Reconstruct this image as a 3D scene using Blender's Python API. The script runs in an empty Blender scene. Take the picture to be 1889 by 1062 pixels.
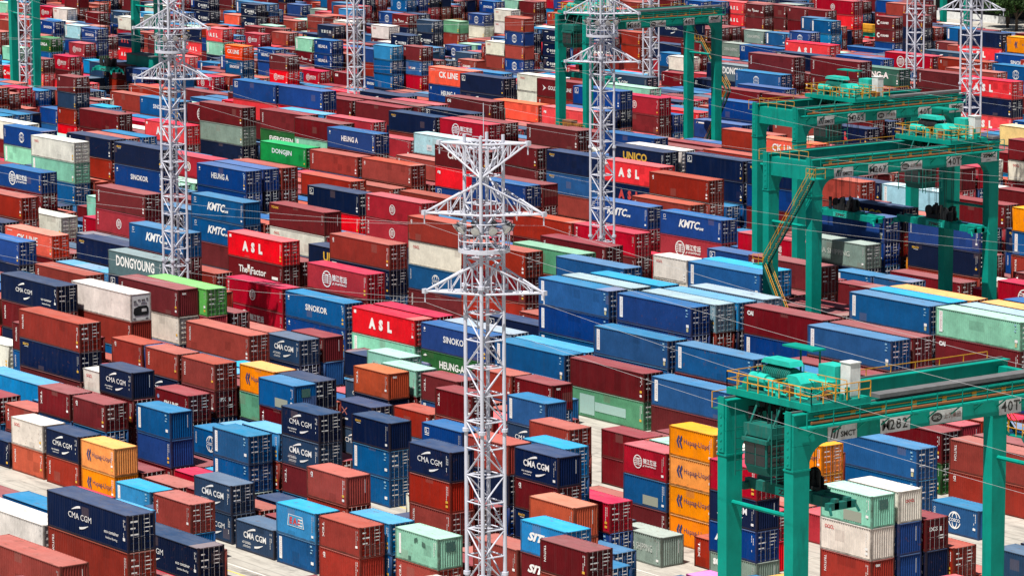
import bpy, bmesh, math, random
import numpy as np
from mathutils import Matrix, Vector
random.seed(3); R = math.radians
sc = bpy.context.scene
COL = sc.collection

# ------------------------------------------------------------------ camera
CAM_H = 72.07
cam_d = bpy.data.cameras.new('Camera'); cam = bpy.data.objects.new('Camera', cam_d); COL.objects.link(cam)
cam_d.sensor_width = 36; cam_d.lens = 6920 / 1889 * 36; cam_d.clip_start = 1; cam_d.clip_end = 6000
def cam_axes(yaw, pitch, roll):
    cy, sy, cp, sp = math.cos(yaw), math.sin(yaw), math.cos(pitch), math.sin(pitch)
    fwd = Vector((cy*cp, sy*cp, -sp)); right = Vector((sy, -cy, 0)); down = fwd.cross(right)
    c, s = math.cos(roll), math.sin(roll)
    return c*right + s*down, -s*right + c*down, fwd
r_, d_, f_ = cam_axes(R(143.573), R(8.914), R(.263))
cam.matrix_world = Matrix(((r_.x, -d_.x, -f_.x, 0), (r_.y, -d_.y, -f_.y, 0), (r_.z, -d_.z, -f_.z, CAM_H), (0, 0, 0, 1)))
sc.camera = cam

# ------------------------------------------------------------------ light
SUN_DIR = Vector((-.14, .40, -1.0)).normalized()          # the way the light travels
w = bpy.data.worlds.new('World'); sc.world = w; w.use_nodes = True
nt = w.node_tree; bg = nt.nodes['Background']
sky = nt.nodes.new('ShaderNodeTexSky'); sky.sky_type = 'NISHITA'; sky.sun_disc = False
to_sun = -SUN_DIR
sky.sun_elevation = math.asin(to_sun.z); sky.sun_rotation = math.atan2(to_sun.x, to_sun.y)
sky.air_density = 1.0; sky.dust_density = 1.2
nt.links.new(sky.outputs[0], bg.inputs[0]); bg.inputs[1].default_value = .036
sd = bpy.data.lights.new('Sun', 'SUN'); sd.energy = 4.8; sd.angle = R(.5); sd.color = (1, .955, .89)
sun = bpy.data.objects.new('Sun', sd); COL.objects.link(sun)
sun.rotation_euler = SUN_DIR.to_track_quat('-Z', 'Y').to_euler(); sun.location = (-300, 200, 200)
sc.view_settings.view_transform = 'Standard'; sc.view_settings.look = 'None'
sc.view_settings.exposure = .66; sc.view_settings.gamma = 1

# ------------------------------------------------------------------ materials
def new_mat(name):
    m = bpy.data.materials.new(name); m.use_nodes = True
    return m, m.node_tree, m.node_tree.nodes['Principled BSDF']
def N(nt, t, **k):
    n = nt.nodes.new(t)
    for a, b in k.items(): setattr(n, a, b)
    return n
def mixc(nt, fac, a, b, mode='MIX'):
    n = N(nt, 'ShaderNodeMix', data_type='RGBA', blend_type=mode)
    for s, v in ((0, fac), (6, a), (7, b)):
        if hasattr(v, 'node'): nt.links.new(v, n.inputs[s])
        elif isinstance(v, (int, float)): n.inputs[s].default_value = v
        else: n.inputs[s].default_value = (*v, 1)
    return n.outputs[2]
def noise(nt, vec, scale, detail=4, rough=.6):
    n = N(nt, 'ShaderNodeTexNoise'); n.inputs['Scale'].default_value = scale; n.inputs['Detail'].default_value = detail
    n.inputs['Roughness'].default_value = rough; nt.links.new(vec, n.inputs['Vector']); return n.outputs['Fac']
def ramp(nt, v, a, b, va=0., vb=1.):
    n = N(nt, 'ShaderNodeMapRange'); n.inputs['From Min'].default_value = a; n.inputs['From Max'].default_value = b
    n.inputs['To Min'].default_value = va; n.inputs['To Max'].default_value = vb; nt.links.new(v, n.inputs['Value']); return n.outputs[0]
def math2(nt, op, a, b):
    n = N(nt, 'ShaderNodeMath', operation=op)
    for i, v in enumerate((a, b)):
        if hasattr(v, 'node'): nt.links.new(v, n.inputs[i])
        else: n.inputs[i].default_value = v
    return n.outputs[0]
def vscale(nt, vec, s):
    n = N(nt, 'ShaderNodeMapping'); n.inputs['Scale'].default_value = s; nt.links.new(vec, n.inputs['Vector']); return n.outputs[0]

def paint(name, stuff=False, roof=False, frame=False):
    """weathered container paint; colour comes from the object (or, in the far stacks, from the mesh)"""
    m, nt, b = new_mat(name)
    tc = N(nt, 'ShaderNodeTexCoord')
    if stuff:
        at = N(nt, 'ShaderNodeAttribute', attribute_name='paint'); col, rnd = at.outputs['Color'], at.outputs['Alpha']
        vec = tc.outputs['Object']
    else:
        oi = N(nt, 'ShaderNodeObjectInfo'); col, rnd = oi.outputs['Color'], oi.outputs['Random']
        ad = N(nt, 'ShaderNodeVectorMath', operation='ADD'); sc_ = N(nt, 'ShaderNodeVectorMath', operation='SCALE')
        sc_.inputs[0].default_value = (37., 71., 53.); nt.links.new(rnd, sc_.inputs['Scale'])
        nt.links.new(tc.outputs['Object'], ad.inputs[0]); nt.links.new(sc_.outputs[0], ad.inputs[1]); vec = ad.outputs[0]
    big = noise(nt, vec, .55, 3); fine = noise(nt, vec, 3.2, 5, .7)
    val = math2(nt, 'MULTIPLY', ramp(nt, big, .3, .7, .84, 1.16), ramp(nt, fine, .25, .75, .88, 1.1))
    hs = N(nt, 'ShaderNodeHueSaturation'); nt.links.new(col, hs.inputs['Color']); nt.links.new(val, hs.inputs['Value'])
    nt.links.new(ramp(nt, rnd, 0, 1, .92, 1.06), hs.inputs['Saturation']); c = hs.outputs[0]
    # repainted panels: a few upright rectangles a shade lighter or darker
    sn = N(nt, 'ShaderNodeVectorMath', operation='SNAP'); nt.links.new(vec, sn.inputs[0]); sn.inputs[1].default_value = (1.1, 30., .93) if not roof else (2.4, 30., 30.)
    wn = N(nt, 'ShaderNodeTexWhiteNoise', noise_dimensions='3D'); nt.links.new(sn.outputs[0], wn.inputs['Vector'])
    c = mixc(nt, ramp(nt, wn.outputs['Value'], .975, .98, 0, .26), c, (.30, .20, .17) if roof else (.20, .13, .11))
    c = mixc(nt, ramp(nt, wn.outputs['Value'], .025, .02, 0, .5), c, mixc(nt, .6, (0, 0, 0), c))
    if roof:
        gm = N(nt, 'ShaderNodeGamma'); gm.inputs['Gamma'].default_value = .66; nt.links.new(c, gm.inputs['Color']); c = gm.outputs[0]      # sun-bleached top coat
        blot = noise(nt, vscale(nt, vec, (.5, 1.2, 1)), .8, 5, .65)
        c = mixc(nt, ramp(nt, blot, .3, .75, .03, .12), c, (.62, .59, .56))
        pud = ramp(nt, noise(nt, vscale(nt, vec, (.8, 1.6, 1)), 1.1, 3, .5), .62, .68)
        c = mixc(nt, math2(nt, 'MULTIPLY', pud, .38), c, (.12, .085, .065))
        rib = N(nt, 'ShaderNodeTexWave'); rib.inputs['Scale'].default_value = .75; rib.inputs['Distortion'].default_value = .6; nt.links.new(vec, rib.inputs['Vector'])
        c = mixc(nt, ramp(nt, rib.outputs['Fac'], .35, .65, 0, .14), c, (.07, .05, .045))
    else:
        st = noise(nt, vscale(nt, vec, (2.2, 2.2, .16)), 1.0, 4, .6)
        amt = ramp(nt, rnd, .1, 1, .15, .85)
        c = mixc(nt, math2(nt, 'MULTIPLY', ramp(nt, st, .48, .70), amt), c, mixc(nt, .85, (.06, .06, .06), c))
    if frame: c = mixc(nt, ramp(nt, noise(nt, vec, 1.5, 5, .7), .3, .7, .30, .80), c, (.035, .022, .016))
    rs = ramp(nt, noise(nt, vec, 2.4, 6, .75), .60, .70)
    pr = N(nt, 'ShaderNodeMath', operation='PINGPONG'); nt.links.new(math2(nt, 'MULTIPLY', rnd, 7.31), pr.inputs[0]); pr.inputs[1].default_value = 1
    c = mixc(nt, math2(nt, 'MULTIPLY', rs, math2(nt, 'POWER', pr.outputs[0], 2.5)), c, (.13, .052, .025))
    nt.links.new(c, b.inputs['Base Color']); b.inputs['Roughness'].default_value = .6; b.inputs['Specular IOR Level'].default_value = .1
    bp = N(nt, 'ShaderNodeBump'); bp.inputs['Strength'].default_value = .25; bp.inputs['Distance'].default_value = .036
    nt.links.new(noise(nt, vec, 1.3, 3), bp.inputs['Height']); nt.links.new(bp.outputs[0], b.inputs['Normal'])
    return m
def attr_mat(name, rough=.6):
    m, nt, b = new_mat(name)
    at = N(nt, 'ShaderNodeAttribute', attribute_name='paint'); tc = N(nt, 'ShaderNodeTexCoord')
    f = ramp(nt, noise(nt, tc.outputs['Object'], 4, 5, .7), .3, .7, .72, 1.0)
    nt.links.new(mixc(nt, 1., at.outputs['Color'], f, 'MULTIPLY') if False else mixc(nt, math2(nt, 'SUBTRACT', 1, f), at.outputs['Color'], (.3, .27, .25)), b.inputs['Base Color'])
    b.inputs['Roughness'].default_value = rough; b.inputs['Specular IOR Level'].default_value = .2
    return m
def flat(name, c, rough=.5, metal=0., var=.18, scale=1.4, dirt=(.12, .09, .07), dirt_amt=.35, spec=.08):
    m, nt, b = new_mat(name); tc = N(nt, 'ShaderNodeTexCoord'); v = tc.outputs['Object']
    k = mixc(nt, ramp(nt, noise(nt, v, scale, 5, .65), .3, .7), tuple(x*(1-var) for x in c), tuple(min(1, x*(1+var)) for x in c))
    k = mixc(nt, math2(nt, 'MULTIPLY', ramp(nt, noise(nt, vscale(nt, v, (1, 1, .16)), scale*1.7, 6, .7), .52, .75), dirt_amt), k, dirt)
    nt.links.new(k, b.inputs['Base Color']); b.inputs['Roughness'].default_value = rough; b.inputs['Metallic'].default_value = metal
    b.inputs['Specular IOR Level'].default_value = spec
    return m
MP = paint('container_paint'); MF = paint('container_frame', frame=True); MSF = paint('far_container_frame', stuff=True, frame=True); MR = paint('container_roof_paint', roof=True)
MSP = paint('far_container_paint', stuff=True); MSR = paint('far_container_roof', stuff=True, roof=True)
MARK = attr_mat('markings'); RODS = flat('galvanised_bars', (.30, .30, .31), .4, .3, dirt_amt=.2)
RUBB = flat('dark_gap', (.02, .02, .022), .8)
GREEN = flat('crane_green', (.003, .245, .19), .5, var=.16, scale=.45, dirt=(.008, .07, .06), dirt_amt=.75)
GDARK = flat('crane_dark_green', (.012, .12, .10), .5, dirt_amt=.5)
TURQ = flat('machinery_turquoise', (.02, .42, .34), .4, dirt_amt=.3)
YELL = flat('railing_yellow', (.62, .30, .03), .5, dirt_amt=.4)
BLACK = flat('black_steel', (.018, .02, .022), .5)
GREY = flat('trough_grey', (.13, .13, .135), .7)
WHITE = flat('cabinet_white', (.62, .63, .62), .5, dirt_amt=.25)
STEEL = flat('mast_paint', (.52, .53, .60), .42, .0, var=.08, dirt=(.3, .3, .32), dirt_amt=.3)
GLASS = flat('cab_glass', (.012, .018, .02), .12, spec=.35, dirt_amt=.05)
WIRE = flat('cable_steel', (.55, .56, .58), .4, .4)
ROPE = flat('wire_rope', (.03, .03, .03), .6)
RUST = flat('rusty_steel', (.22, .09, .04), .7)

# ------------------------------------------------------------------ mesh helpers
class MB:
    def __init__(s): s.v = []; s.f = []; s.mi = []
    def poly(s, pts, mi=0):
        n = len(s.v); s.v += [tuple(p) for p in pts]; s.f.append(tuple(range(n, n+len(pts)))); s.mi.append(mi)
    def box(s, x0, x1, y0, y1, z0, z1, mi=0):
        n = len(s.v)
        s.v += [(x0,y0,z0),(x1,y0,z0),(x1,y1,z0),(x0,y1,z0),(x0,y0,z1),(x1,y0,z1),(x1,y1,z1),(x0,y1,z1)]
        for q in ((3,2,1,0),(4,5,6,7),(0,1,5,4),(1,2,6,5),(2,3,7,6),(3,0,4,7)): s.f.append(tuple(n+i for i in q)); s.mi.append(mi)
    def bar(s, a, b, r, n=6, mi=0, r2=None):
        a, b = Vector(a), Vector(b); d = (b-a)
        if d.length < 1e-6: return
        d.normalize(); u = d.orthogonal().normalized(); w_ = d.cross(u); k = len(s.v); r2 = r if r2 is None else r2
        for p, rr in ((a, r), (b, r2)):
            for i in range(n):
                t = 2*math.pi*i/n; s.v.append(tuple(p + (u*math.cos(t)+w_*math.sin(t))*rr))
        for i in range(n): s.f.append((k+i, k+(i+1)%n, k+n+(i+1)%n, k+n+i)); s.mi.append(mi)
        s.f.append(tuple(k+i for i in reversed(range(n)))); s.f.append(tuple(k+n+i for i in range(n))); s.mi += [mi, mi]
    def beam(s, a, b, w_, h, mi=0):
        """rectangular bar between two points (w_ sideways, h upwards)"""
        a, b = Vector(a), Vector(b); d = (b-a).normalized(); up = Vector((0,0,1)) if abs(d.z) < .95 else Vector((0,1,0))
        u = d.cross(up).normalized(); q = u.cross(d); k = len(s.v)
        for p in (a, b):
            for i, j in ((-1,-1),(1,-1),(1,1),(-1,1)): s.v.append(tuple(p+u*i*w_/2+q*j*h/2))
        for q_ in ((0,1,5,4),(1,2,6,5),(2,3,7,6),(3,0,4,7),(3,2,1,0),(4,5,6,7)): s.f.append(tuple(k+i for i in q_)); s.mi.append(mi)
    def prism(s, prof, axis, t0, t1, mi=0):
        """extrude a closed 2-D outline; axis 'x': outline in (y,z), axis 'y': in (x,z)"""
        P = (lambda p, t: (t, p[0], p[1])) if axis == 'x' else (lambda p, t: (p[0], t, p[1]))
        k = len(s.v); n = len(prof)
        for t in (t0, t1): s.v += [P(p, t) for p in prof]
        for i in range(n): s.f.append((k+i, k+(i+1)%n, k+n+(i+1)%n, k+n+i)); s.mi.append(mi)
        s.f.append(tuple(k+i for i in range(n))); s.f.append(tuple(k+n+i for i in reversed(range(n)))); s.mi += [mi, mi]
    def mesh(s, name, mats):
        me = bpy.data.meshes.new(name); me.from_pydata(s.v, [], s.f)
        for m in (mats if isinstance(mats, (list, tuple)) else [mats]): me.materials.append(m)
        me.polygons.foreach_set('material_index', s.mi)
        bm = bmesh.new(); bm.from_mesh(me); bmesh.ops.recalc_face_normals(bm, faces=bm.faces[:]); bm.to_mesh(me); bm.free()
        return me
    def obj(s, name, mats, parent=None, loc=None):
        return link(name, s.mesh(name, mats), parent, loc)
def link(name, me, parent=None, loc=None):
    o = bpy.data.objects.new(name, me); COL.objects.link(o)
    if parent is not None: o.parent = parent
    if loc is not None: o.location = loc
    return o
def tag(o, label=None, cat=None, group=None, kind=None):
    for k, v in (('label', label), ('category', cat), ('group', group), ('kind', kind)):
        if v: o[k] = v
    return o
def empty(name, loc, label, cat, group=None):
    o = bpy.data.objects.new(name, None); COL.objects.link(o); o.location = loc; o.empty_display_size = .5
    return tag(o, label, cat, group)

# ------------------------------------------------------------------ ground
def ground():
    m, nt, b = new_mat('yard_concrete'); tc = N(nt, 'ShaderNodeTexCoord'); v = tc.outputs['Object']
    c = mixc(nt, ramp(nt, noise(nt, v, .05, 5, .6), .3, .7), (.33, .31, .27), (.45, .42, .37))
    c = mixc(nt, ramp(nt, noise(nt, vscale(nt, v, (.35, 1.5, 1)), .5, 6, .7), .46, .70, 0, .7), c, (.15, .135, .12))
    c = mixc(nt, ramp(nt, noise(nt, v, .35, 3, .5), .62, .70, 0, .55), c, (.09, .08, .072))
    c = mixc(nt, ramp(nt, noise(nt, vscale(nt, v, (.06, 3.2, 1)), 1.0, 2, .5), .58, .66, 0, .35), c, (.10, .095, .09))
    br = N(nt, 'ShaderNodeTexBrick'); br.offset = 0; br.inputs['Scale'].default_value = 1; br.inputs['Brick Width'].default_value = 5; br.inputs['Row Height'].default_value = 5
    br.inputs['Mortar Size'].default_value = .035; br.inputs['Color1'].default_value = br.inputs['Color2'].default_value = (1,1,1,1); br.inputs['Mortar'].default_value = (.55,.53,.5,1)
    nt.links.new(v, br.inputs['Vector']); c = mixc(nt, 1., c, br.outputs['Color'], 'MULTIPLY')
    nt.links.new(c, b.inputs['Base Color']); b.inputs['Roughness'].default_value = .85
    g = MB(); g.poly([(-3500,-600,0),(600,-600,0),(600,3500,0),(-3500,3500,0)])
    tag(g.obj('ground', m), kind='structure')
    lm = flat('lane_paint', (.62,.46,.10), .7, dirt_amt=.6, scale=.8); lw = flat('lane_paint_white', (.62,.60,.56), .7, dirt_amt=.5, scale=.8)
    a = MB(); b2 = MB()
    for y in (163.2, 189.0, 266.6, 298.4, 305.6, 337.2, 366.6, 398.6): a.poly([(-800,y,.004),(-100,y,.004),(-100,y+.2,.004),(-800,y+.2,.004)])
    for y in (164.6, 190.6, 268.0, 297.0): b2.poly([(-800,y,.004),(-100,y,.004),(-100,y+.15,.004),(-800,y+.15,.004)])
    tag(a.obj('lane_marking', lm), kind='structure'); tag(b2.obj('lane_marking', lw), kind='structure')
ground()

# ------------------------------------------------------------------ containers
CW = 2.438; LEN = {1: 6.058, 2: 12.192}; HGT = {1: 2.59, 2: 2.9}
def corr_profile(t0, t1, pitch, depth):
    """(t, d) points of a trapezoid corrugation from t0 to t1"""
    n = max(2, round((t1-t0)/pitch)); p = (t1-t0)/n; out = []
    for i in range(n):
        a = t0+i*p; out += [(a, 0), (a+.30*p, 0), (a+.5*p, depth), (a+.8*p, depth)]
    out.append((t1, 0)); return out
def wall(mb, prof, z0, z1, fn):
    for (a, da), (b, db) in zip(prof[:-1], prof[1:]):
        mb.poly([fn(a, da, z0), fn(b, db, z0), fn(b, db, z1), fn(a, da, z1)])
PF = dict(B=2)
def body_mesh(sz, end, lod=0):
    """slot 0: corrugated walls, slot 1: posts and rails"""
    L, h = LEN[sz]/2, HGT[sz]; w_ = CW/2; mb = MB(); P = .15
    for sx in (-1, 1):
        for sy in (-1, 1):
            x0, x1 = (-L, -L+P) if sx < 0 else (L-P, L); y0, y1 = (-w_, -w_+P) if sy < 0 else (w_-P, w_)
            mb.box(x0, x1, y0, y1, .02, h-.004, 1)
            if lod == 0:
                for z0, z1 in ((.0, .12), (h-.118, h)): mb.box(x0-(.004), x1+.004, y0-.004, y1+.004, z0, z1, 1)
    for sy in (-1, 1):
        y0, y1 = (-w_+.004, -w_+.07) if sy < 0 else (w_-.07, w_-.004)
        mb.box(-L+P, L-P, y0, y1, .03, .17, 1); mb.box(-L+P, L-P, y0, y1, h-.09, h-.02, 1)
        pitch = .278 if lod == 0 else .278
        wall(mb, corr_profile(-L+P, L-P, pitch, .05), .17, h-.09, lambda t, d, z, s=sy: (t, s*(w_-.02-d), z))
    for sx in (-1, 1):
        if sx == 1 and end != 'e':
            mb.box(L-P, L-.004, -w_+P, w_-P, .03, .15, 1); mb.box(L-P, L-.004, -w_+P, w_-P, h-.14, h-.02, 1)
            mb.poly([(L-.13, -w_+P, .15), (L-.13, w_-P, .15), (L-.13, w_-P, h-.14), (L-.13, -w_+P, h-.14)]); continue
        x0, x1 = (L-.09, L-.004) if sx > 0 else (-L+.004, -L+.09)
        mb.box(x0, x1, -w_+P, w_-P, .03, .17, 1); mb.box(x0, x1, -w_+P, w_-P, h-.12, h-.02, 1)
        wall(mb, corr_profile(-w_+P, w_-P, .25, .06), .17, h-.12, lambda t, d, z, s=sx: (s*(L-.02-d), t, z))
    mb.poly([(-L+.05, -w_+.05, .14), (-L+.05, w_-.05, .14), (L-.05, w_-.05, .14), (L-.05, -w_+.05, .14)])
    return mb
def roof_mesh(sz):
    L, h = LEN[sz]/2, HGT[sz]; w_ = CW/2; mb = MB()
    z = lambda d: h-.012-d
    pr = corr_profile(-L+.16, L-.16, .42, .022)
    for (a, da), (b, db) in zip(pr[:-1], pr[1:]):
        mb.poly([(a, -w_+.06, z(da)), (b, -w_+.06, z(db)), (b, w_-.06, z(db)), (a, w_-.06, z(da))])
    for sx in (-1, 1):
        x0, x1 = (-L+.003, -L+.16) if sx < 0 else (L-.16, L-.003)
        mb.box(x0, x1, -w_+.152, w_-.152, h-.06, h-.006)
    for sy in (-1, 1):
        y0, y1 = (-w_+.003, -w_+.06) if sy < 0 else (w_-.06, w_-.003)
        mb.box(-L+.152, L-.152, y0, y1, h-.06, h-.008)
    return mb
def door_mb(sz, side):
    """one door leaf, three sunken panels with ribs"""
    L, h = LEN[sz]/2, HGT[sz]; w_ = CW/2; mb = MB(); y0, y1 = (-w_+.155, -.008) if side < 0 else (.008, w_-.155)
    z0, z1 = .155, h-.145; n = 5; x = L-.03
    mb.box(x-.05, x, y0, y0+.07, z0, z1); mb.box(x-.05, x, y1-.07, y1, z0, z1)
    for i in range(n+1):
        zz = z0+(z1-z0-.07)*i/n; mb.box(x-.05, x-.002, y0+.07, y1-.07, zz, zz+.07)
    mb.poly([(x-.055, y0, z0), (x-.055, y1, z0), (x-.055, y1, z1), (x-.055, y0, z1)])
    for a in ((y0-.012, y0+.03, z0, z1), (y1-.03, y1+.012, z0, z1)): mb.box(x-.02, x+.006, *a, 1)
    for a in ((z0-.005, z0+.035), (z1-.035, z1+.005)): mb.box(x-.02, x+.005, y0+.031, y1-.031, *a, 1)
    return mb
def bars_mb(sz, side):
    L, h = LEN[sz]/2, HGT[sz]; w_ = CW/2; mb = MB(); y0, y1 = (-w_+.155, 0) if side < 0 else (0, w_-.155)
    for q in (.32, .76):
        y = y0+(y1-y0)*(q if side < 0 else 1-q)
        mb.bar((L+.002, y, .06), (L+.002, y, h-.05), .017, 5)
        for zz in (.1, h*.36, h-.1): mb.box(L-.03, L+.028, y-.03, y+.03, zz-.022, zz+.022)
        mb.bar((L+.025, y, h*.42), (L+.025, y+(.34 if q < .5 else -.34)*(1), h*.41), .012, 4)
    return mb
# ---- colours (linear albedo)
def s2l(c): return tuple(((x/255)/12.92 if x/255 <= .04045 else ((x/255+.055)/1.055)**2.4) for x in c)
PAL = dict(N=(6,24,58), B=(0,78,134), U=(0,54,122), b=(0,122,182), S=(36,60,88), M=(100,22,28), T=(142,46,36), R=(222,16,32), C=(164,12,36), O=(247,136,24), K=(226,78,48),
           G=(132,194,168), g=(88,152,114), E=(30,92,42), F=(20,132,62), H=(52,98,82), L=(88,172,72), X=(122,142,132), W=(212,208,196), c=(158,204,214), P=(214,92,168), Y=(222,196,120), A=(176,78,50), D=(82,102,110), Z=(112,142,160))
JIT = dict(M=.16, T=.22, B=.12, N=.15, U=.12, S=.15, b=.12, G=.1)
def colour(code, rng):
    c = s2l(PAL[code]); j = JIT.get(code, .07); k = 1+rng.uniform(-j, j); g = rng.uniform(0, .03)
    l = sum(c)/3
    return tuple(min(.8, (x*(1-g)+l*g)*k*(1+rng.uniform(-.05, .05))) for x in c)

# ---- writing on the long front side, drawn in metres from its upper left corner region: x 0..L, z 0..h
TXT = {}
def glyphs(s, bold=0., shear=0., space=1.):
    key = (s, bold, shear, space)
    if key not in TXT:
        cu = bpy.data.curves.new('t', 'FONT'); cu.body = s; cu.size = 1; cu.shear = shear; cu.space_character = space; cu.offset = bold
        cu.resolution_u = 2; cu.fill_mode = 'BOTH'
        o = bpy.data.objects.new('t', cu); COL.objects.link(o)
        dg = bpy.context.evaluated_depsgraph_get(); me = bpy.data.meshes.new_from_object(o.evaluated_get(dg))
        vs = [(v.co.x, v.co.y) for v in me.vertices]; fs = [tuple(p.vertices) for p in me.polygons]
        bpy.data.objects.remove(o); bpy.data.curves.remove(cu); bpy.data.meshes.remove(me)
        if vs:
            x0 = min(v[0] for v in vs); x1 = max(v[0] for v in vs); y0 = min(v[1] for v in vs); y1 = max(v[1] for v in vs)
        else: x0 = y0 = 0; x1 = y1 = 1
        TXT[key] = ([((x-x0)/(y1-y0), (y-y0)/(y1-y0)) for x, y in vs], fs, (x1-x0)/(y1-y0))
    return TXT[key]
WH = (.86, .86, .84); RD = (.55, .02, .02); YE = (.75, .42, .02); DB = (.01, .015, .10); BK = (.012, .012, .014)
class Ink:
    def __init__(s): s.v = []; s.f = []; s.c = []; s.lv = []; s.layer = 0
    def add(s, pts, col):
        n = len(s.v); s.v += [(p[0], p[1]) for p in pts]; s.f.append(tuple(range(n, n+len(pts)))); s.c.append(col)
        s.lv += [s.layer]*len(pts); s.layer += 1
    def rect(s, x0, x1, z0, z1, col): s.add([(x0,z0),(x1,z0),(x1,z1),(x0,z1)], col)
    def ring(s, x, z, r0, r1, col, a0=0, a1=360, n=28, sq=1.):
        n = max(3, int(n*abs(a1-a0)/360))
        for i in range(n):
            a, b = R(a0+(a1-a0)*i/n), R(a0+(a1-a0)*(i+1)/n)
            s.add([(x+r0*math.cos(a), z+r0*sq*math.sin(a)), (x+r1*math.cos(a), z+r1*sq*math.sin(a)), (x+r1*math.cos(b), z+r1*sq*math.sin(b)), (x+r0*math.cos(b), z+r0*sq*math.sin(b))], col)
    def disc(s, x, z, r, col, n=20, sq=1.): s.add([(x+r*math.cos(2*math.pi*i/n), z+r*sq*math.sin(2*math.pi*i/n)) for i in range(n)], col)
    def text(s, t, x, z, size, col, bold=.0, shear=0., space=1., align='c', rot=0, width=None):
        vs, fs, wd = glyphs(t, bold, shear, space); k = size; kx = size if width is None else width/wd
        W_ = wd*kx; n = len(s.v); dx = {'c': -W_/2, 'l': 0, 'r': -W_}[align]
        for a, b in vs:
            if rot: s.v.append((x+b*k, z-a*kx))          # reads downwards
            else: s.v.append((x+dx+a*kx, z+b*k))
        for f in fs: s.f.append(tuple(n+i for i in f)); s.c.append(col)
        s.lv += [s.layer]*len(vs); s.layer += 1
    def swoosh(s, x, z, w_, h, col, up=True):
        n = 10; top = []; bot = []
        for i in range(n+1):
            t = i/n; a = math.pi*(.98-.62*t); px = x+w_*t; hz = h*math.sin(math.pi/2*t)
            th = h*.42*math.sin(math.pi*min(1, t*.62+.02))
            top.append((px, hz)); bot.append((px+.04, hz-th))
        for i in range(n):
            q = [top[i], top[i+1], bot[i+1], bot[i]]
            if up: s.add([(p[0], z+p[1]) for p in q], col)
            else: s.add([(2*x+w_-p[0], z-p[1]) for p in q], col)
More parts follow.
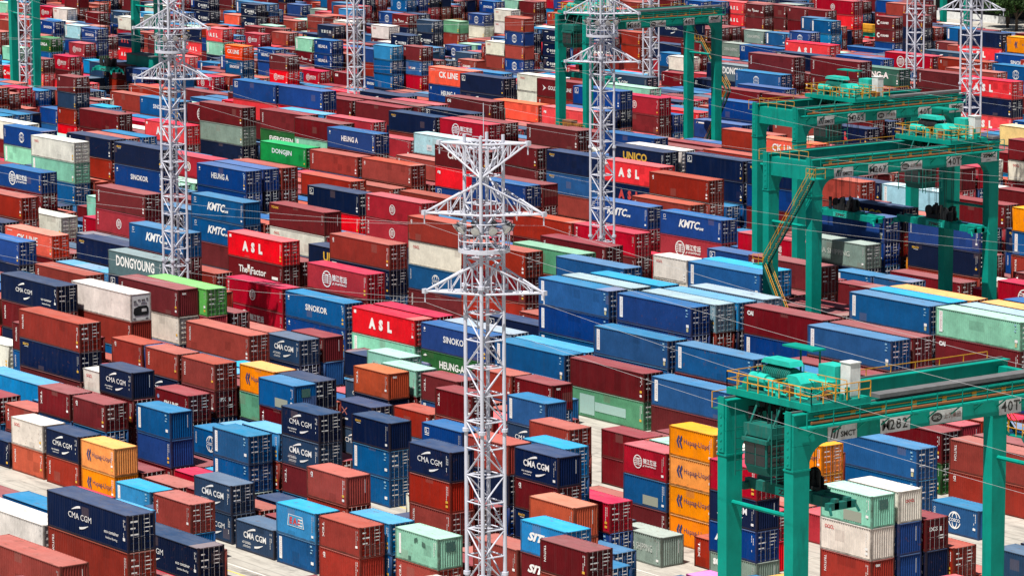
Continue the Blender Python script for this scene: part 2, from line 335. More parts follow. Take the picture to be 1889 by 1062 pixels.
def lettering(code, sz, rng):
    L, h = LEN[sz], HGT[sz]; k = Ink(); big = sz == 2
    cx = L*.44
    def codes(col=WH):
        x = L-.62
        for j, (xx, n) in enumerate(((x, 7), (x+.2, 4))):
            zz = h*.86
            for i in range(n):
                if rng.random() < .85: k.rect(xx, xx+.055, zz-.17, zz, col)
                zz -= .2
        for q in range(2):
            if rng.random() < .6: k.rect(x-.1, x+.22, h*(.30-.14*q), h*(.38-.14*q), YE if rng.random() < .4 else WH)
    c = code
    if c in ('cma', 'cmo'):
        tw = 3.55 if not big else 3.5
        b = 0. if c == 'cma' else .02; hz = .47 if c == 'cma' else .56; cx = L*.5 if not big else L*.41
        k.text('CMA CGM', cx, h*.46, hz, WH, b, 0, 1.0, 'c', 0, tw)
        k.swoosh(cx-1.25, h*.69, 1.35, .42, WH); k.swoosh(cx-.05, h*.36, 1.35, .42, WH, False)
        if big:
            k.text('eco container', L*.80, h*.36, .26, WH, .01); k.text('bamboo flooring', L*.80, h*.20, .24, WH, .01)
        elif rng.random() < .8:
            k.text('eco container', cx-1.3, h*.27, .17, WH, .01); k.text('bamboo flooring', cx-1.25, h*.17, .15, WH, .01)
        if c == 'cmo' and not big and rng.random() < .4:
            for a, b_ in ((.155, .165), (.335, .345)): k.rect(cx-1.9, cx-.7, h*a, h*b_, WH)
    elif c in ('tri', 'tex'): k.text('TRITON' if big or rng.random() < .5 else 'TEX', .62 if big else .48, h*.84, .30 if big else .26, WH, .015, rot=1, width=h*.50)
    elif c == 'spl':
        k.ring(.75, h*.80, .10, .17, WH, 60, 290, 16); k.rect(.62, .95, h*.69, h*.705, WH); k.rect(.80, .9, h*.72, h*.86, WH)
    elif c == 'oo': k.text('OOCL', .95 if big else .55, h*.70, .34 if big else .30, RD, .03, align='l')
    elif c == 'hl':
        x = L*.16
        for d in (0, .36):
            k.add([(x+d, h*.52), (x+d+.3, h*.74), (x+d+.46, h*.70), (x+d+.28, h*.52), (x+d+.46, h*.34), (x+d+.3, h*.30)], DB)
        k.text('Hapag-Lloyd', L*.33, h*.42, .60, DB, .004, align='l', width=L*.56 if not big else 4.2)
    elif c == 'fl':
        x = .50 if big else .38; wd = .50 if big else .42
        k.rect(x, x+wd, h*.17, h*.90, WH); k.text('FLORENS', x+.13, h*.85, wd*.46, (.30,.34,.42) if rng.random() < .6 else (.35,.12,.12), rot=1, width=h*.6)
        for i, s_ in enumerate((.30, .16, .22)): k.rect(L-.95+.12*(i % 2), L-.95+.12*(i % 2)+.28, h*(.84-.1*i), h*(.84-.1*i)+s_*.5, (.25, .5, .66))
        k.rect(L-.85, L-.45, h*.27, h*.37, WH)
        if big: k.rect(L-.82, L-.52, h*.12, h*.25, (.55, .5, .25))
    elif c in ('cos', 'cosv'):
        k.text('COSCO', .38, h*.82, .22, WH, .01, rot=1, width=h*.42)
        if c == 'cos':
            x, r = L*(.46 if big else .5), .78
            k.ring(x, h*.5, r*.86, r, WH, 20, 165); k.ring(x, h*.5, r*.86, r, WH, 195, 345)
            k.ring(x, h*.5, r*.36, r*.46, WH, 20, 160, sq=2.1); k.ring(x, h*.5, r*.36, r*.46, WH, 200, 340, sq=2.1)
            k.text('COSCO', x, h*.5-.14, .30, WH, .02, width=1.35)
    elif c in ('jj', 'jjv'):
        x = L*(.33 if c == 'jj' else .47); r = .95 if (big and c == 'jj') else .62
        if not big: r = .6; x = L*.34
        k.ring(x, h*.5, r*.86, r, WH)
        k.rect(x-r*.22, x-r*.08, h*.5-r*.55, h*.5+r*.5, WH); k.rect(x+r*.08, x+r*.22, h*.5-r*.55, h*.5+r*.5, WH); k.rect(x-r*.3, x+r*.3, h*.5+r*.42, h*.5+r*.56, WH)
        for i in range(5):
            zz = h*.5-r*.5+i*r*.25; k.rect(x-r*.78, x-r*.34, zz, zz+r*.1, WH); k.rect(x+r*.34, x+r*.78, zz, zz+r*.1, WH)
        if c == 'jj':
            s_ = 1. if big else .62
            k.text('\u9526\u6c5f\u822a\u8fd0', x+r+.15, h*.5-.12*s_, .78*s_, WH, .02, align='l', width=3.0*s_)
            k.text('JJ SHIPPING', x+r+.1, h*.5-.55*s_, .30*s_, WH, .02, .3, align='l', width=3.0*s_)
        else:
            for i, ch in enumerate('\u9526\u6c5f\u822a\u8fd0'): k.text(ch, .6, h*(.76-.15*i), .32, WH, .01)
    elif c in ('asl', 'asr'):
        col = WH if c == 'asl' else RD; s_ = 1.22 if big else .78
        if c == 'asl': k.rect(.38, .82, h*.78, h*.90, WH)
        for i, ch in enumerate('ASL'): k.text(ch, L*.46+(i-1)*s_*1.38, h*.30 if big else h*.34, s_, col, .07)
    elif c in ('sk', 'ha', 'ha2', 'ha3', 'dj', 'dy', 'evg', 'ck', 'ckl', 'uni', 'sit', 'csl', 'gold', 'apl', 'nyk', 'cs', 'eml', 'kmt'):
        S = dict(sk=('SINOKOR', .70, .022, 0, 4.4, WH), ha=('HEUNG A', .78, .025, 0, 4.2, WH), ha2=('HEUNG-A', .82, .03, 0, 4.6, WH), ha3=('HEUNG-A', 1.05, .035, 0, 7.6, WH),
                 dj=('DONGJIN', .9, .02, 0, 5.2, WH), dy=('DONGYOUNG', 1.25, .03, 0, 8.6, WH), evg=('EVERGREEN', .8, .025, 0, 6.4, WH), ck=('CK LINE', .55, .05, .2, 2.6, WH),
                 ckl=('CK LINE', 1.05, .03, 0, 5.4, WH), uni=('UNICO', 1.1, .03, 0, 5.2, YE), sit=('SITC', .72, .05, .35, 3.2, WH), csl=('CULINES', .45, .05, .1, 2.5, WH),
                 gold=('GOLD STAR LINE', .62, .015, .1, 6.2, WH), apl=('APL', .75, .06, .1, 2.2, WH), nyk=('seaco', .55, .05, 0, 2.1, WH), cs=('CHINA SHIPPING', .62, .01, 0, 3.9 if not big else 7.2, (.52, .56, .52)),
                 eml=('SM LINE', .5, .05, .1, 2.6, WH), kmt=('KMTC', 1.0, .035, .3, 4.2, WH))[c]
        t, s_, b_, sh, wd, col = S; f = 1 if big else .72
        if c in ('sit', 'apl', 'nyk', 'cs', 'eml', 'csl'): f = 1
        x = L*{'sk': .52, 'gold': .5, 'kmt': .48, 'nyk': .25, 'apl': .3, 'sit': .42, 'dy': .5, 'ck': .5}.get(c, .47)
        k.text(t, x, h*.42 if c not in ('nyk',) else h*.6, s_*f, col, b_, sh, width=wd*f)
        if c in ('sk', 'ha'): k.disc(.7, h*.80, .15, WH); k.rect(.5, .9, h*.69, h*.705, WH)
        if c in ('sk', 'ha', 'fl'):
            for i in range(3): k.rect(L-.8+.1*i, L-.6+.1*i, h*(.84-.09*i), h*(.84-.09*i)+.16, (.35, .6, .75))
        if c in ('ha2', 'ha3'): k.add([(.4, h*.78), (.85, h*.86), (1.15, h*.80), (.8, h*.76)], WH)
        if c == 'ckl': k.rect(.6, 1.9, h*.85, h*.875, WH)
        if c == 'ck': k.text('CK', x-.83, h*.42+.002, .55*f, RD, .06, .2)
        if c == 'kmt': k.text('LINE', x+2.35*f, h*.42, .3*f, WH, .05, .3)
        if c == 'kmt':
            k.ring(.95*f, h*.80, .2*f, .28*f, WH, 45, 405, 4); k.rect(.62*f, 1.3*f, h*.65, h*.665, WH)
        if c == 'gold': k.add([(L*.2, h*.5), (L*.2-.9, h*.66), (L*.2-.55, h*.5), (L*.2-.9, h*.34)], WH)
        if c == 'csl': k.ring(L*.17, h*.52, .22, .5, WH, 40, 320)
        if c == 'apl': k.add([(x-.3, h*.78), (x+1.2, h*.78), (x+1.0, h*.70), (x-.1, h*.70)], RD)
        if c == 'eml': k.disc(L*.09, h*.7, .2, (.2, .3, .55))
    elif c == 'eas':
        k.add([(L*.28, h*.36), (L*.70, h*.36), (L*.66, h*.74), (L*.31, h*.74)], WH); k.add([(L*.295, h*.375), (L*.685, h*.375), (L*.65, h*.725), (L*.32, h*.725)], (.02, .30, .55))
        for i, ch in enumerate('EAS'): k.text(ch, L*(.37+.10*i), h*.42, .62, RD, .07, .1)
        for i in range(3): k.rect(L*.56, L*.66, h*(.42+.1*i), h*(.455+.1*i), WH)
    elif c == 'sea':
        s_ = 1 if big else .8
        k.text('SEACO', .7*s_, h*.78, .24*s_, YE, .03, align='l', width=1.15*s_); k.rect(1.0*s_, 1.75*s_, h*.735, h*.75, WH)
    elif c == 'cai': k.text('CAI', .55, h*.68, .48, WH, .06, align='l')
    elif c == 'gd': k.text('G8', .55, h*.62, .46, WH, .08, align='l')
    elif c == 'fac':
        x = L*.16; f = 1 if big else .52
        k.text('The', L*.20, h*.40, .85*f, WH, .02, align='l' if big else 'c', width=1.9*f); k.text('Factor', L*.56, h*.40, .85*f, WH, .02, width=3.3*f)
        k.rect(L*.36, L*.36+.5*f, h*.46, h*.46+.9*f, WH); k.rect(L*.36+.12*f, L*.36+.5*f, h*.46, h*.46+.4*f, (.5, .3, .15)); k.rect(L*.36+.5*f, L*.36+.9*f, h*.36, h*.36+.7*f, (.5, .45, .5))
        k.rect(L*.80, L*.80+1.3*f, h*.36, h*.36+.35*f, WH)
    elif c in ('sh', 'dpr'):
        if c == 'sh':
            k.ring(L*.30, h*.42, .2, .38, WH, 40, 330); k.rect(L*.12, L*.30, h*.82, h*.86, WH)
            k.text('\u4e2d\u8c37\u7269\u6d41', L*.40, h*.32, .58, WH, .02, align='l', width=2.6); k.rect(L*.46, L*.75, h*.22, h*.25, WH)
        else: k.text('\u6cdb \u4e9a \u822a \u8fd0', L*.5, h*.42, .6, WH, .02, width=3.4)
    elif c in ('box', 'kmtv', 'ac'):
        x, z, s_ = (.5, h*.66, .75) if big else (.45, h*.66, .5)
        for a in ((x, x+s_*1.25, z, z+.07), (x, x+s_*1.25, z+s_*.85, z+s_*.85+.07), (x, x+.07, z, z+s_*.9), (x+s_*1.18, x+s_*1.25, z, z+s_*.9)): k.rect(*a, WH)
        k.add([(x+.2*s_, z+.15*s_), (x+.55*s_, z+.45*s_), (x+.2*s_, z+.75*s_), (x+.38*s_, z+.75*s_), (x+.75*s_, z+.45*s_), (x+.38*s_, z+.15*s_)], WH)
        k.rect(x, x+s_*1.25, z-.16, z-.09, WH)
        if c == 'ac': k.rect(L*.25, L*.8, h*.34, h*.5, WH)
    elif c == 'gen': k.add([(.6, h*.80), (.85, h*.90), (.95, h*.90), (.75, h*.80)], (.75, .5, .3)); k.rect(1.15, 2.6, h*.80, h*.88, WH)
    elif c == 'yel': k.text('TOUAX', .5, h*.78, .30, YE, .03, align='l', width=1.6)
    elif c in ('pat', 'x', 'sq', 'lg'):
        if c == 'pat':
            pc = (.32, .52, .47)
            if big: k.rect(L*.14, L*.34, h*.12, h*.82, pc); k.rect(L*.345, L*.76, h*.30, h*.62, pc)
            else: k.rect(L*.45, L*.8, h*.1, h*.42, (.30, .33, .26))
        if c == 'x':
            for s_ in (-1, 1): k.add([(L*.2-.5, h*.62-s_*.3), (L*.2-.4, h*.62-s_*.38), (L*.2+.5, h*.62+s_*.3), (L*.2+.4, h*.62+s_*.38)], (.4, .12, .1))
            k.rect(L*.14, L*.3, h*.30, h*.36, WH)
        if c == 'sq':
            g = (.02, .10, .07)
            k.add([(L*.44, h*.66), (L*.515, h*.72), (L*.515, h*.86), (L*.44, h*.80)], g); k.add([(L*.62, h*.62), (L*.70, h*.60), (L*.70, h*.74), (L*.62, h*.78)], g); k.rect(L*.30, L*.36, h*.06, h*.2, g); k.rect(.5, .8, h*.2, h*.85, WH)
        if c == 'lg': k.rect(L*.26, L*.36, h*.22, h*.5, (.62, .66, .68)); k.rect(L*.28, L*.34, h*.28, h*.4, (.3, .36, .42))
    if c not in ('fl', 'rf'): codes((.45, .45, .44) if rng.random() < .5 else WH)
    return k
def ink_mesh(k, place, name='lettering'):
    """place maps an ink point (x, z) to 3-D"""
    me = bpy.data.meshes.new(name); pts = [Vector(place(*p)) for p in k.v]; o_, px_, pz_ = (Vector(place(*q)) for q in ((0, 0), (1, 0), (0, 1)))
    nrm = (px_-o_).cross(pz_-o_).normalized()                 # each coat of paint lies a hair above the one below
    me.from_pydata([p+nrm*(.00025*l) for p, l in zip(pts, k.lv)], [], k.f); me.materials.append(MARK)
    at = me.attributes.new('paint', 'FLOAT_COLOR', 'CORNER'); n = 0; buf = []
    for f, c in zip(k.f, k.c): buf += [*c, 1]*len(f)
    at.data.foreach_set('color', buf)
    return me
LET = {}
def letter_mesh(code, sz, var):
    key = (code, sz, var)
    if key not in LET:
        k = lettering(code, sz, random.Random(hash((code, sz)) % 977 + var*31 if False else sum(map(ord, code))*7+sz*13+var*101))
        L = LEN[sz]/2; h = HGT[sz]
        LET[key] = ink_mesh(k, lambda x, z: (x-L, -CW/2+.012, z)) if k.f else None
    return LET[key]
def door_labels(sz, var, extra=None):
    rng = random.Random(var*17+3); k = Ink(); h = HGT[sz]; L = LEN[sz]/2
    for i in range(3): 
        z = h*(.78-.17*i)+rng.uniform(-.05, .05); k.rect(.25, .25+rng.uniform(.3, .8), z, z+rng.uniform(.06, .16), WH)
    for i in range(4):
        z = h*(.84-.11*i); k.rect(1.42, 1.42+rng.uniform(.35, .75), z, z+.075, WH)
    if rng.random() < .3: k.rect(.5, .7, h*.38, h*.45, (.62, .4, .06))
    if extra: k = Ink(); k.text(extra, .85, h*.60, .36, WH, .04); k.rect(1.45, 1.7, h*.58, h*.72, WH); k.rect(1.4, 1.9, h*.42, h*.46, WH); k.rect(1.4, 2.0, h*.34, h*.38, WH)
    return ink_mesh(k, lambda y, z: (L-.024, y-CW/2+.03, z), 'door_labels')
def end_label(sz, code):
    k = Ink(); h = HGT[sz]; L = LEN[sz]/2
    if code == 'oo': k.text('OOCL', 1.2, h*.62, .26, RD, .04)
    elif code in ('tri', 'tex', 'csl'): k.text('tex', .75, h*.80, .26, WH, .06)
    elif code in ('sq', 'pat'): k.rect(.8, 1.75, h*.55, h*.85, (.02, .12, .10))
    else: k.rect(1.85, 1.9, h*.4, h*.85, WH)
    return ink_mesh(k, lambda y, z: (L-.008, y-CW/2, z), 'end_marking')
BODY = {}; ROOF = {}; DOOR = {}; BARS = {}; DLAB = {}; ELAB = {}
for sz in (1, 2):
    for e in 'de': BODY[sz, e] = body_mesh(sz, e).mesh('body', [MP, MF])
    ROOF[sz] = roof_mesh(sz).mesh('roof', MR)
    for s in (-1, 1): DOOR[sz, s] = door_mb(sz, s).mesh('door', [MP, RUBB]); BARS[sz, s] = bars_mb(sz, s).mesh('locking_bars', RODS)
    for v in range(4): DLAB[sz, v] = door_labels(sz, v)
def reefer_parts(root, L, h):
    """refrigeration unit in the +x end"""
    x = L/2; b = MB(); b.box(x-.1, x-.02, -1.06, 1.06, .16, h-.15); u = b.obj('refrigeration_unit', WHITE, root)
    g = MB(); pr = [(-.72, .62), (.78, .62), (.90, .8), (.90, 1.35), (.70, 1.62), (-.2, 1.62), (-.82, 1.4), (-.9, .9)]
    g.prism(pr, 'x', x-.016, x+.004); g.obj('fan_opening', BLACK, u)
    p = MB(); p.box(x-.016, x+.02, .1, .65, 1.0, 1.3); p.obj('control_panel', WHITE, u)
    d = MB()
    for y, z, a, c in ((-.7, 2.1, .3, .2), (-.2, 2.25, .3, .12), (.3, 2.2, .4, .2), (.75, 2.3, .2, .2), (-.6, 1.85, .5, .06), (.35, 1.9, .7, .06), (-.8, .35, .3, .1), (.7, .3, .3, .1)): d.box(x-.016, x+.01, y-a/2, y+a/2, z-c/2, z+c/2)
    d.obj('unit_fittings', GREY, u)
def rz_container(x, y, z, sz, code, logo, end, label, rng, extra=None):
    L = LEN[sz]; root = empty('shipping_container', (x+L/2, y+CW/2, z), label, 'container', 'shipping containers stacked in the yard')
    c = (*colour(code, rng), 1)
    def part(name, me, parent):
        o = bpy.data.objects.new(name, me); COL.objects.link(o); o.parent = parent; o.color = c; return o
    part('body', BODY[sz, 'e' if end == 'e' else 'd'], root); part('roof', ROOF[sz], root)
    if end == 'r': reefer_parts(root, L, HGT[sz])
    elif end == 'e':
        if rng.random() < .75:
            kk = (sz, logo if logo in ('oo', 'tri', 'csl', 'sq', 'pat') else 'z')
            if kk not in ELAB: ELAB[kk] = end_label(*kk)
            part('end_marking', ELAB[kk], root)
    else:
        v = rng.randrange(4); ex = {'ocs': 'DCS', 'ipx': 'IPX'}.get(logo)
        for s in (-1, 1):
            d = part('door', DOOR[sz, s], root); part('locking_bars', BARS[sz, s], d)
        part('door_labels', door_labels(sz, 9, ex) if ex else DLAB[sz, v], root)
    me = letter_mesh(logo, sz, rng.randrange(2))
    if me: part('lettering', me, root)
    return root
